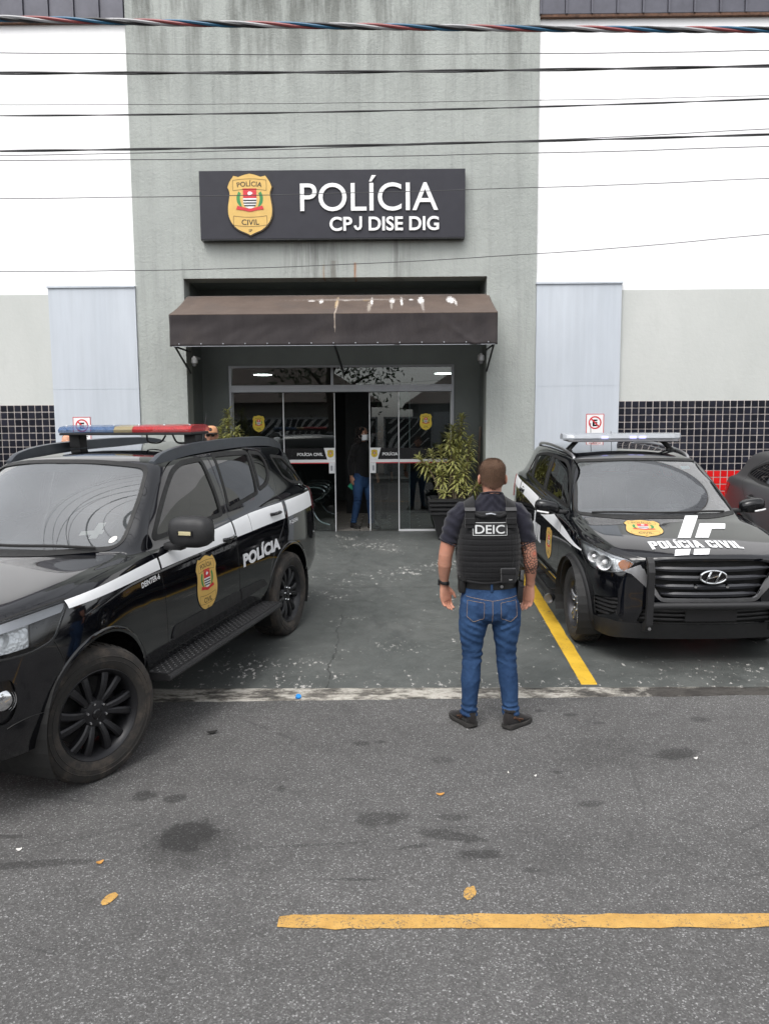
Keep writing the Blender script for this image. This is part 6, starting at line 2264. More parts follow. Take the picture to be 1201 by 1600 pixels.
    b.build('body', M_paint, root, 0, .012)
    for side in (-1, 1):
        pts = lambda L_: [(x, side*2, z) for x, z in L_]
        c.seam(pts(curve_pts([(.545, .795), (.52, .74), (.50, .68), (.485, .60)], 5)), (0, -side, 0), root)
        c.arch_lip(XF, ZA, RA, side, .065, .016, M_trim); c.arch_lip(XR, ZA, RA, side, .065, .016, M_trim)
        c.well(XF, ZA, RA+.03, side, .50); c.well(XR, ZA, RA+.03, side, .50)
        # side step tube
        q = MB(); q.tube(curve_pts([(1.24, side*.985, .265), (1.35, side*.96, .275), (2.2, side*.955, .285), (3.0, side*.955, .285)], 5), [.046, .046, .045, .044, .043, .042]+[.040]*10, 14, caps=False)
        st = q.build('step_tube', plain('black_step_tube', (.02, .02, .021), .3, metal=.4), root, True)
        q = MB(); q.lathe([(.0, .02), (.041, .02), (.041, 0), (.047, 0), (.047, .02)], 16, 'X', (1.235, side*.985, .265)); q.build('tube_end', M_satin, st, True)
        for x in (1.5, 2.2, 2.9):
            q = MB(); q.box(x-.02, x+.02, min(side*.70, side*.95), max(side*.70, side*.95), .27, .295); q.build('step_bracket', M_trim, st)
        # roof rails
        q = MB(); q.tube(curve_pts([(2.02, side*.585, 1.510), (2.12, side*.592, 1.548), (2.5, side*.60, 1.582), (3.1, side*.605, 1.588), (3.6, side*.585, 1.560), (3.80, side*.565, 1.515)], 6), [.012]+[.017]*29+[.012], 8)
        q.build('roof_rail', M_satin, root, True)
        # mirror
        q = MB()
        n, k = 10, 16
        V2, F2 = [], []
        for i in range(n+1):
            th = pi*i/n-pi/2
            for j in range(k):
                ph = 2*pi*j/k
                f_ = lambda v: math.copysign(abs(v)**.68, v)
                u_ = f_(cos(th))*f_(sin(ph))
                V2.append((1.44+.075*f_(cos(th))*f_(cos(ph)), side*(.985+.118*u_), 1.112+(.068+.010*u_)*f_(sin(th))+.010*u_))
        for i in range(n):
            for j in range(k):
                F2.append((i*k+j, i*k+(j+1) % k, (i+1)*k+(j+1) % k, (i+1)*k+j))
        q.add(V2, F2)
        mo = q.build('wing_mirror', M_trimg, root, True, 60)
        q = MB(); q.box(1.42, 1.50, min(side*.79, side*.90), max(side*.79, side*.90), 1.045, 1.08, bevel=.012); q.build('mirror_arm', M_trim, mo, True)
        q = MB(); q.tube([(1.385, side*1.095, 1.085), (1.366, side*1.05, 1.078), (1.362, side*.985, 1.068)], .0085, 6); q.build('mirror_indicator', plain('white_indicator', (.7, .7, .7), .2), mo, True)
    SP = dict(angles=[(2*pi*k/5+d+.3, 0) for k in range(5) for d in (.13, -.13)], w0=.040, w1=.030, lugs=5, dome=.5)
    M_al = plain('machined_alloy', (.36, .36, .37), .28, metal=.9, var=.1)
    M_ald = plain('dark_alloy', (.06, .06, .064), .35, metal=.6, var=.1)
    for side in (-1, 1):
        for x in (XF, XR):
            wheel(root, (x, side*.770, .336), .0, side, .338, .205, .210, SP, M_tyre, M_ald, M_chrome, M_trimg, M_al)
    q = MB(); q.box(.35, 4.0, -.56, .56, .22, .40); q.box(1.25, 3.0, -.80, .80, .27, .38); q.build('underbody', M_seal, root)
    interior(root, 1.04, 1.055, 2.35, .79)
    # mirror inside the screen
    q = MB(); q.box(1.72, 1.75, -.12, .12, 1.36, 1.42, bevel=.012); q.build('rear_view_mirror', M_trim, wso)
    for (ya, yb) in ((-.60, .02), (-.02, .62)):
        q, n = onto(h, [(1.08+.20*(abs(y)/.75)**2-.02, y, 3.0) for y in np.linspace(ya, yb, 9)], (0, 0, -1), .014)
        m = MB(); m.tube([tuple(p) for p in q], .009, 6); m.build('wiper', M_seal, root, True)
    # push bar
    M_bar = plain('matt_black_bar', (.013, .013, .014), .5, var=.15)
    pbo = None
    for sy in (-1, 1):
        prof = [(.02, .335), (-.05, .36), (-.085, .42), (-.09, .60), (-.085, .84), (-.06, .91), (-.02, .945), (.01, .94), (.0, .915), (-.03, .885), (-.045, .83), (-.05, .60), (-.045, .45), (.02, .40)]
        y0, y1 = sorted((sy*.478, sy*.528))
        pbo = MB().prism(prof, y0, y1, 'Y').build('push_bar_upright', M_bar, root)
    q = MB(); q.tube([(-.062, -.478, .565), (-.066, 0, .565), (-.062, .478, .565)], .030, 12); q.build('cross_tube', M_bar, pbo, True)
    for sy in (-1, 1):
        q = MB(); q.lathe([(0, -.028), (.012, -.026), (.014, -.015), (.014, .01)], 6, 'X', (-.06, sy*.50, .385)); q.build('bolt', M_satin, pbo)
    q = MB(); q.box(-.03, -.018, -.205, .205, .425, .535, bevel=.004); q.build('number_plate_holder', plain('plate_holder', (.012, .012, .013), .35), root)
    # bonnet graphics
    top = lambda nm, polys, mt, off=.0032: decal(h, nm, [(*grid_fill(dense_poly(p, .012), .014), 0, 0) for p in polys], [mt], ho, lambda u, w: (u, w, 3), (0, 0, -1), off)
    top('white_bars', [[(1.024, -.179), (1.033, -.300), (.389, .025), (.394, .130)], [(.807, -.224), (.813, -.453), (.650, -.378), (.645, -.262), (.394, -.128), (.394, -.015)]], M_decal)
    top('white_bars', [[(.150, .239), (.150, .118), (.052, .170), (.056, .283)], [(.147, .091), (.147, -.037), (.050, .015), (.052, .135)]], M_decal, .0065)
    v, f = block_text('POLÍCIA CIVIL', .150)
    k = .735/v[:, 0].max()
    v, f = refine_text(np.stack([v[:, 0]*k, v[:, 1]], 1), f, .016)
    decal(h, 'lettering', [(v, f, 0, 0)], [M_decal], ho, lambda u, w: (.185+w*.98-.02*u, .412-u-.05*w, 3), (0, 0, -1), .0040)
    kk = .50/1.33
    L_ = [(np.stack([vv[:, 0]*.315, (vv[:, 1]-.665)*kk], 1), ff, mi, ly) for vv, ff, mi, ly in BL]
    cb, rb_ = Vector((.685, .312)), -.20
    decal(h, 'shield_emblem', L_, BADGE_MATS, ho, lambda u, w: (cb.x+w*cos(rb_)+u*sin(rb_), cb.y-u*cos(rb_)+w*sin(rb_), 3), (0, 0, -1), .0022, .0005)
    # side graphics
    for side in (-1, 1):
        seg1 = [(.645, .860), (1.0, .905), (1.40, .928), (1.40, .948)]
        up_ = lambda x: np.interp(x, [.645, 1.9, 2.72, 3.80], [.866, 1.012, 1.068, 1.142])
        lo_ = lambda x: np.interp(x, [.645, 1.235, 2.47, 2.72, 3.80], [.856, .862, .908, .940, 1.035])
        for x0, x1 in ((.65, 1.395), (1.41, 2.46), (2.492, 3.405), (3.44, 3.88)):
            xs = np.linspace(x0, x1, 12)
            c.side_decal('white_stripe', [(x, lo_(x)) for x in xs]+[(x, up_(x)) for x in xs[::-1]], M_decal, root, side, .03, .0022)
        c.side_decal('white_stripe', fillet([(2.50, .62), (2.54, .62), (2.56, .90), (2.50, .90)], .01), M_decal, root, side, .03, .0022)
        c.side_decal('white_stripe', [(3.89, .86), (3.92, .86), (3.95, 1.14), (3.90, 1.16)], M_decal, root, side, .03, .0022)
        for tx, x_, w_ in (('POLÍCIA', (3.10 if side > 0 else 2.66), .44), ('CIVIL', (2.60 if side > 0 else 2.20), .40)):
            v, f = block_text(tx, .18)
            k = w_/v[:, 0].max(); v, f = refine_text(np.stack([v[:, 0]*k, v[:, 1]], 1), f, .04)
            sg2 = -1 if side > 0 else 1
            decal(h, 'lettering', [(v, f, 0, 0)], [M_decal], root, lambda u, w: (x_+sg2*u, side*2, .60+w), (0, -side, 0), .0022)
        c.side_badge(root, side, 1.815, .680, .335, BADGE_Y if False else BADGE_MATS, .26)
    # light bar
    t = bpy.data.objects.new('light_bar', None); link(t, root); t.location = (2.42, 0, 1.690)
    s = N('clear_bar_lens'); s.set(color=(.40, .42, .45), rough=.14, alpha=.70); M_clr = s.m
    M_lit = glow('lit_led', (.45, .42, 1.0), 1.5)
    prof = [(-.14, 0), (-.15, .018), (-.125, .052), (-.06, .062), (.06, .062), (.125, .052), (.15, .018), (.14, 0)]
    def seg(name, ys, ks, m):
        q = MB(); V, F = [], []
        for y, k_ in zip(ys, ks): V += [(p[0]*k_, y, p[1]) for p in prof]
        nn = len(ys)
        for i in range(nn-1):
            for j in range(7):
                a = 8*i+j; F.append((a, a+1, a+9, a+8))
            F.append((8*i+7, 8*i, 8*i+8, 8*i+15))
        F += [tuple(range(8)), tuple(range(8*nn-8, 8*nn))[::-1]]
        q.add(V, F); return q.build(name, m, t)
    seg('lens', [-.63, -.60, -.53, .53, .60, .63], [.45, .75, 1, 1, .75, .45], M_clr)
    q = MB(); q.box(-.145, .145, -.58, .58, -.022, -.002, bevel=.006); q.build('base', plain('grey_bar_base', (.16, .16, .17), .4), t)
    for k in range(11):
        y = -.50+.10*k
        lit = k in (3, 4, 7)
        q = MB(); q.box(-.128, -.118, y-.036, y+.036, .008, .040, bevel=.003); q.build('led_module', M_lit if lit else plain('led_module_silver', (.55, .56, .58), .25, metal=.7), t)
    for sy in (-1, 1):
        q = MB(); q.tube([(-.02, sy*.46, -.02), (-.05, sy*.555, -.115)], .016, 6); q.tube([(.06, sy*.46, -.02), (.06, sy*.555, -.115)], .016, 6); q.box(-.07, .08, sy*.555-.03, sy*.555+.03, -.135, -.11, bevel=.004); q.build('foot', M_trim, t)
    q = MB(); q.tube([(-.05, .1, -.1), (-.06, .12, .085)], .003, 5); q.tube([(.75, .1, -.09), (.8, .1, .13)], .004, 5); q.build('stub_antenna', M_seal, t, True)
    v, f = grid_fill([(-.50, 1.445), (-.40, 1.445), (-.40, 1.47), (-.50, 1.47)], .04)
    decal(h, 'screen_sticker', [(v, f, 0, 0)], [plain('blue_sticker', (.25, .5, .6), .5)], wso, lambda a, b_: (0, a, b_), (1, 0, 0), -.008)
    return root
cre = build_cre()

# ------------------------------------------------------------------ grey car cut by the right edge
def build_grey():
    rows = np.array(cre_rows())
    x = rows[..., 0].copy()
    rows[..., 2] *= .975
    k = np.clip((x-2.3)/1.9, 0, 1)
    up_ = np.clip((rows[..., 2]-.98)/.42, 0, 1)
    rows[..., 2] -= .10*k**1.6*up_
    hh = make_hull(rows.tolist(), [.06, .12, .14, .14, .14], [.05, .10, .13, .12, .07])
    M = car_matrix((5.10, 6.70, gz(6.70)), (-.0, 1.0), .83, .0569)
    root = thing('parked_car', 'dark grey hatchback cut off by the right edge beside the red and black tiles', 'car')
    root.matrix_world = M
    s = N('grey_car_paint')
    s.set(color=s.ramp(s.noise(3, 4), [(.3, (.060, .060, .062)), (.7, (.072, .072, .074))]), metal=.5, rough=.38, coat=.25, spec=.5); s.b.inputs['Coat Roughness'].default_value = .08
    Mg = s.m
    c = Car(hh, root, M, Mg)
    XF, XR, ZA, RA = .83, 3.42, .335, .375
    b = c.arch(c.body, XF, ZA, RA); b = c.arch(b, XR, ZA, RA)
    win_f = fillet([(1.50, 1.075), (1.63, 1.19), (1.86, 1.35), (2.10, 1.42), (2.42, 1.425), (2.42, 1.10)], [.02, .15, .15, .08, .015, .015])
    win_r = fillet([(2.46, 1.105), (2.46, 1.425), (2.90, 1.405), (3.26, 1.34), (3.52, 1.235), (3.58, 1.175), (3.2, 1.125)], [.015, .015, .2, .1, .03, .03, .1])
    door_f = fillet([(1.42, .34), (1.40, 1.04), (1.62, 1.25), (1.85, 1.41), (2.10, 1.47), (2.436, 1.475), (2.436, .34)], [.03, .05, .2, .15, .1, .01, .02])
    door_r = fillet([(2.446, .34), (2.446, 1.475), (2.9, 1.455), (3.30, 1.385), (3.62, 1.20), (3.46, 1.0), (3.12, .72), (3.0, .34)], [.02, .01, .1, .1, .1, .15, .15, .03])
    for side in (-1, 1):
        for poly, nm, wins in ((door_f, 'front_door', [win_f]), (door_r, 'rear_door', [win_r])):
            f = Car.f_side(b.V, poly, side); d = b.clip(f+.003); b = b.clip(-f+.003); df = d
            for w in wins: d = d.clip(-Car.f_side(d.V, w, side))
            do = d.build(nm, Mg, root, 0, .014)
            for w in wins: c.cut_window(w, side, .016, None, 'side_window', df, do, M_satin if False else None)
            c.handle(do, (2.30, 3.22)[nm == 'rear_door'], (.90, .94)[nm == 'rear_door'], side, .16, Mg)
        tl = fillet([(3.95, .86), (3.84, 1.03), (4.4, 1.05), (4.4, .86)], .03)
        f = Car.f_side(b.V, tl, side); b.clip(f).build('tail_lamp', M_redlens, root, .004, .02); b = b.clip(-f)
    ws = fillet([(-.72, 1.07), (.72, 1.07), (.60, 1.43), (0, 1.48), (-.60, 1.43)], .06)
    f = sdf_poly(ws, b.V[:, [1, 2]]); f = np.where((b.V[:, 0] < 2.05) & (b.V[:, 0] > .95), f, .05)
    b.clip(f).build('windscreen', M_darkglass, root, -.004); b = b.clip(-f)
    rg = fillet([(-.54, 1.10), (.54, 1.10), (.50, 1.32), (-.50, 1.32)], .05)
    f = sdf_poly(rg, b.V[:, [1, 2]]); f = np.where(b.V[:, 0] > 3.6, f, .05)
    b.clip(f).build('rear_window', M_darkglass, root, -.004); b = b.clip(-f)
    hl = [(-.15, .72), (.55, .80), (.45, .70), (-.1, .66)]
    for side in (-1, 1):
        u = b.V[:, 0]+np.abs(b.V[:, 1])-.885
        f = np.where((b.V[:, 1]*side > 0) & (b.V[:, 0] < 1), sdf_poly(hl, np.stack([u, b.V[:, 2]], 1)), .05)
        b.clip(f).build('headlight', M_satin, root, -.004); b = b.clip(-f)
    f = np.where(b.V[:, 0] < .35, sdf_poly(fillet([(-.4, .42), (.4, .42), (.45, .66), (-.45, .66)], .05), b.V[:, [1, 2]]), .05)
    b.clip(f).build('grille', M_trim, root, -.03); b = b.clip(-f)
    b.build('body', Mg, root, 0, .012)
    SP = dict(angles=[(2*pi*k/10, .05) for k in range(10)], w0=.034, w1=.028, lugs=5, dome=.5)
    M_al = plain('machined_alloy', (.36, .36, .37), .28, metal=.9)
    for side in (-1, 1):
        c.arch_lip(XF, ZA, RA, side, .02, .004, Mg); c.arch_lip(XR, ZA, RA, side, .02, .004, Mg)
        c.well(XF, ZA, RA+.03, side, .5); c.well(XR, ZA, RA+.03, side, .5)
        for x in (XF, XR): wheel(root, (x, side*.768, .325), 0, side, .326, .20, .205, SP, M_tyre, M_al, M_chrome, M_trimg)
        q = MB(); q.lathe([(0, -.09), (.06, -.085), (.075, -.03), (.07, .05), (0, .06)], 16, 'X', mat=Matrix.Translation((1.45, side*.97, 1.04)) @ Matrix.Diagonal((1, 1.4, .85, 1))); q.build('wing_mirror', Mg, root, True)
        q = MB(); q.box(1.42, 1.48, min(side*.78, side*.9), max(side*.78, side*.9), .985, 1.01); q.build('mirror_arm', M_trim, root)
    q = MB(); q.box(.35, 4.0, -.56, .56, .2, .38); q.build('underbody', M_seal, root)
    interior(root, 1.06, 1.0, 2.3, .78)
    return M, hh
GM, gh = build_grey()
# ================================================================== PEOPLE
def rings_mesh(rings, n=20, power=1.0):
    """rings: (centre, tangent or None, rx, ry [, power]); ry lies along the 'front' axis"""
    V, F = [], []
    k = len(rings)
    C_ = [Vector(r[0]) for r in rings]
    for i, r in enumerate(rings):
        t = r[1]
        if t is None:
            t = (C_[min(i+1, k-1)]-C_[max(i-1, 0)]).normalized()
        else:
            t = Vector(t).normalized()
        fr = r[5] if len(r) > 5 else Vector((0, 1, 0))
        a = fr.cross(t)
        if a.length < .05: a = Vector((1, 0, 0))
        a.normalize()
        b = t.cross(a).normalized()
        pw = r[4] if len(r) > 4 and r[4] else power
        for j in range(n):
            th = 2*pi*j/n
            c_, s_ = cos(th), sin(th)
            u = math.copysign(abs(c_)**pw, c_); v = math.copysign(abs(s_)**pw, s_)
            V.append(C_[i]+a*(u*r[2])+b*(v*r[3]))
    for i in range(k-1):
        for j in range(n):
            j2 = (j+1) % n
            F.append((i*n+j, i*n+j2, (i+1)*n+j2, (i+1)*n+j))
    V.append(C_[0]); V.append(C_[-1])
    for j in range(n):
        F.append(((j+1) % n, j, len(V)-2)); F.append(((k-1)*n+j, (k-1)*n+(j+1) % n, len(V)-1))
    return V, F

class Fuse:
    """several closed lofts that become one continuous surface"""
    def __init__(s): s.V, s.F = [], []
    def add(s, vf):
        b = len(s.V); s.V += [Vector(v) for v in vf[0]]; s.F += [tuple(i+b for i in f) for f in vf[1]]; return s
    def limb(s, pts, n=18, front=None, caps=True):
        """pts: (centre, rx, ry); rings square to the path, round ends"""
        rr = [(p[0], None, p[1], p[2], None, front or Vector((0, 1, 0))) for p in pts]
        return s.add(rings_mesh(rr, n))
    def ball(s, c, rx, ry, rz, n=14, m=10, mat=None):
        V, F = [], []
        for i in range(m+1):
            th = pi*i/m-pi/2
            for j in range(n):
                ph = 2*pi*j/n
                v = Vector((rx*cos(th)*cos(ph), ry*cos(th)*sin(ph), rz*sin(th)))
                V.append((mat @ v if mat is not None else v)+Vector(c))
        for i in range(m):
            for j in range(n):
                F.append((i*n+j, i*n+(j+1) % n, (i+1)*n+(j+1) % n, (i+1)*n+j))
        return s.add((V, F))
    def fuse(s, voxel=.006, smooth=4, sub=0):
        mods = [('REMESH', dict(mode='VOXEL', voxel_size=voxel, use_smooth_shade=True)), ('SMOOTH', dict(factor=.5, iterations=smooth))]
        return evaluated_mesh(s.V, s.F, mods)

def vnormals(V, F):
    V = np.asarray(V); Nn = np.zeros_like(V)
    Q = np.array([f[:4] if len(f) == 4 else (f[0], f[1], f[2], f[2]) for f in F])
    n = np.cross(V[Q[:, 2]]-V[Q[:, 0]], V[Q[:, 3]]-V[Q[:, 1]])
    for c in range(4): np.add.at(Nn, Q[:, c], n)
    return Nn/np.maximum(np.linalg.norm(Nn, axis=1), 1e-12)[:, None]

def wrinkle(V, F, fn):
    """move every vertex along its normal by fn(point)"""
    Nn = vnormals(V, F)
    d = np.array([fn(p) for p in V])
    return V+Nn*d[:, None]

def as_tri(V, F):
    Nn = vnormals(V, F)
    T = []
    for f in F:
        for i in range(1, len(f)-1): T.append((f[0], f[i], f[i+1]))
    h = TriM(np.asarray(V), Nn, np.array(T))
    h.bvh = BVHTree.FromPolygons([tuple(v) for v in V], T)
    return h

def skin_mat(name, base, tattoo=False):
    s = N(name)
    col = s.ramp(s.noise(14, 5, .6), [(.3, tuple(c*.88 for c in base)), (.7, tuple(min(1, c*1.1) for c in base))])
    col = s.mix(s.ramp(s.noise(5, 3, .5), [(.45, 0), (.7, .35)]), col, (base[0]*1.05, base[1]*.72, base[2]*.62))
    if tattoo:
        sx = s.n('SeparateXYZ'); s.l(s.co(), sx.inputs[0])
        # rosette round the elbow: rings and spokes, then a lattice further down the forearm
        dx = s.math('SUBTRACT', sx.outputs[0], .283); dz = s.math('SUBTRACT', sx.outputs[2], 1.178)
        ang = s.math('ARCTAN2', dz, dx)
        rad = s.math('SQRT', s.math('ADD', s.math('MULTIPLY', dx, dx), s.math('MULTIPLY', dz, dz)))
        sp = s.math('ABSOLUTE', s.math('SINE', s.math('MULTIPLY', ang, 6.0)))
        rg = s.math('ABSOLUTE', s.math('SINE', s.math('ADD', s.math('MULTIPLY', rad, 165), s.math('MULTIPLY', sp, 1.2))))
        lines = s.math('MAXIMUM', s.math('LESS_THAN', sp, .26), s.math('LESS_THAN', rg, .40))
        vv = s.voro(62, feature='DISTANCE_TO_EDGE', vec=s.mapped((1, 1, 1), (0, 0, 0), (0, .5, 0)), rnd=.35)
        lat = s.math('LESS_THAN', vv, .16)
        inner = s.math('LESS_THAN', rad, .062)
        pat = s.math('ADD', s.math('MULTIPLY', lines, inner), s.math('MULTIPLY', lat, s.math('SUBTRACT', 1.0, inner)), clamp=True)
        core = s.math('GREATER_THAN', rad, .010)
        zone = s.math('MULTIPLY', s.math('GREATER_THAN', sx.outputs[0], .15), s.math('MULTIPLY', s.math('GREATER_THAN', sx.outputs[2], s.math('ADD', 1.03, s.math('MULTIPLY', s.noise(30, 3), .02))), s.math('LESS_THAN', sx.outputs[2], 1.30)))
        col = s.mix(s.math('MULTIPLY', s.math('MULTIPLY', pat, zone), s.math('MULTIPLY', core, .86)), col, (.035, .030, .030))
        red = s.ramp(rad, [(.006, .75), (.022, 0)])
        col = s.mix(s.math('MULTIPLY', red, zone), col, (.50, .13, .08))
    s.set(color=col, rough=.5, spec=.35, sss=.08, normal=s.bump(s.noise(90, 4, .6), .08, .003))
    s.b.inputs['Subsurface Radius'].default_value = (.5, .2, .1)
    s.b.inputs['Subsurface Scale'].default_value = .02
    return s.m
def cloth_mat(name, c, rough=.85, weave=420, var=.18, bump=.12):
    s = N(name)
    col = s.ramp(s.noise(7, 6, .65), [(.3, tuple(x*(1-var) for x in c)), (.7, tuple(x*(1+var) for x in c))])
    s.set(color=col, rough=rough, spec=.2, sheen=.15, normal=s.bump(s.noise(weave, 2, .5), bump, .002, s.bump(s.noise(18, 5, .6), .25, .006)))
    return s.m
def denim_mat(name, a, b):
    s = N(name)
    sx = s.n('SeparateXYZ'); s.l(s.co(), sx.inputs[0])
    n = s.noise(6, 6, .65, vec=s.mapped((1.2, 1.2, .6)))
    col = s.ramp(n, [(.30, a), (.72, b)])
    tw = s.noise(300, 2, .6, vec=s.mapped((1, 1, .35)))
    col = s.mix(.35, col, s.ramp(tw, [(.3, .72), (.7, 1.25)]), 'MULTIPLY')
    wz = s.math('ABSOLUTE', s.math('SUBTRACT', sx.outputs[2], .66)); fade = s.ramp(wz, [(.0, .35), (.16, 0)])     # washed out over the thighs and seat
    col = s.mix(fade, col, tuple(min(1, x*1.7) for x in b))
    s.set(color=col, rough=.85, spec=.2, normal=s.bump(tw, .25, .002, s.bump(s.noise(22, 5, .6), .2, .006)))
    return s.m

def hand(fz, wrist, down, front, side, scale=1.0, curl=.5, palm_in=None):
    """palm and five fingers added to a Fuse. down: forearm direction; front: where the back of the hand's edge (thumb) points;
    the palm normal is down x front, flipped towards palm_in"""
    d = Vector(down).normalized(); f = (Vector(front)-d*Vector(front).dot(d)).normalized()
    nrm = d.cross(f).normalized()
    if palm_in is not None and nrm.dot(Vector(palm_in)) < 0: nrm = -nrm
    k = scale
    w = Vector(wrist)
    fz.limb([(w-d*.03*k, .026*k, .031*k), (w+d*.005*k, .024*k, .029*k), (w+d*.03*k+nrm*.002, .020*k, .037*k), (w+d*.065*k+nrm*.004, .017*k, .042*k), (w+d*.092*k+nrm*.008, .014*k, .041*k), (w+d*.100*k+nrm*.010, .010*k, .036*k)], 16, f)
    L = [.072, .080, .076, .058]
    for i in range(4):
        off = f*(.0295-.0195*i)*k
        p = w+d*(.090-.004*abs(i-1.2))*k+off+nrm*.008
        a = curl*(.75+.13*i)
        pts = [(p-d*.02*k, .0092*k, .0092*k)]
        seg = [L[i]*.46, L[i]*.30, L[i]*.24]
        r = [.0088, .0080, .0070]
        dirv = d
        ang = .25*a
        pts.append((p, .0092*k, .0092*k))
        for q in range(3):
            dirv = (d*cos(ang)+nrm*sin(ang)).normalized()
            p = p+dirv*seg[q]*k
            pts.append((p, r[q]*k, r[q]*k))
            ang += a*(.9 if q == 0 else .75)
        pts.append((p+dirv*.005*k, .004*k, .004*k))
        fz.limb(pts, 10, f)
    # thumb leaves the side of the palm near the wrist
    p = w+d*.022*k+f*.026*k+nrm*.006
    td = (d*.78+f*.55+nrm*.30).normalized()
    pts = [(p-td*.012*k, .013*k, .013*k), (p+td*.018*k, .0125*k, .0125*k), (p+td*.042*k, .0105*k, .0105*k)]
    t2 = (d*.92+f*.18+nrm*.35).normalized()
    e = p+td*.042*k
    pts += [(e+t2*.018*k, .0098*k, .0098*k), (e+t2*.032*k, .0078*k, .0078*k), (e+t2*.037*k, .004*k, .004*k)]
    fz.limb(pts, 10, nrm)

def head_rings(fz, c, yaw=0., k=1.0, tilt=0.):
    """skull, face and neck; c is the point between the ears (z = mid head)"""
    R = Matrix.Rotation(yaw, 4, 'Z') @ Matrix.Rotation(tilt, 4, 'X')
    P = lambda x, y, z: Vector(c)+(R @ Vector((x, y, z)))*k
    fr = (R @ Vector((0, 1, 0))).to_3d()
    rr = [(-.118, .022, .034, .050), (-.108, .036, .052, .040), (-.085, .052, .068, .026), (-.055, .062, .080, .014), (-.02, .070, .089, .004), (.02, .0755, .096, -.004), (.055, .0765, .097, -.008), (.085, .070, .089, -.010), (.108, .052, .068, -.012), (.120, .028, .036, -.012)]
    fz.add(rings_mesh([(P(0, y, z), (R @ Vector((0, 0, 1))).to_3d(), rx*k, ry*k, None, fr) for z, rx, ry, y in rr], 24))
    # nose, brow, lips, chin
    fz.limb([(P(0, .088, .012), .008*k, .006*k), (P(0, .100, -.012), .010*k, .009*k), (P(0, .108, -.030), .0145*k, .011*k), (P(0, .096, -.040), .012*k, .008*k)], 10)
    fz.ball(P(0, .086, -.068), .024*k, .010*k, .010*k); fz.ball(P(0, .080, -.098), .022*k, .016*k, .014*k)
    for sx in (-1, 1):
        fz.ball(P(sx*.032, .082, .030), .024*k, .012*k, .009*k)
        m = R.to_3x3().to_4x4() @ Matrix.Rotation(sx*.35, 4, 'Z')
        fz.ball(P(sx*.083, -.006, -.005), .009*k, .019*k, .032*k, mat=m)
        fz.ball(P(sx*.080, .006, -.028), .008*k, .010*k, .013*k, mat=m)
    return P, R

def eyes(P, R, k, parent):
    m = MB(); M_eye = plain('eye_white', (.6, .58, .55), .2); M_ir = plain('iris_dark', (.03, .02, .012), .15)
    for sx in (-1, 1):
        for (r, dy, mi) in ((.0115, 0, 0), (.006, .0075, 1)):
            c = P(sx*.031, .0795+dy, .010)
            V, F = [], []
            for i in range(7):
                th = pi*i/6-pi/2
                for j in range(10):
                    ph = 2*pi*j/10
                    V.append(c+Vector((r*cos(th)*cos(ph), r*cos(th)*sin(ph)*.8, r*sin(th)))*k)
            for i in range(6):
                for j in range(10): F.append((i*10+j, i*10+(j+1) % 10, (i+1)*10+(j+1) % 10, (i+1)*10+j))
            m.add(V, F, mi)
    return m.build('eyes', [M_eye, M_ir], parent, True)

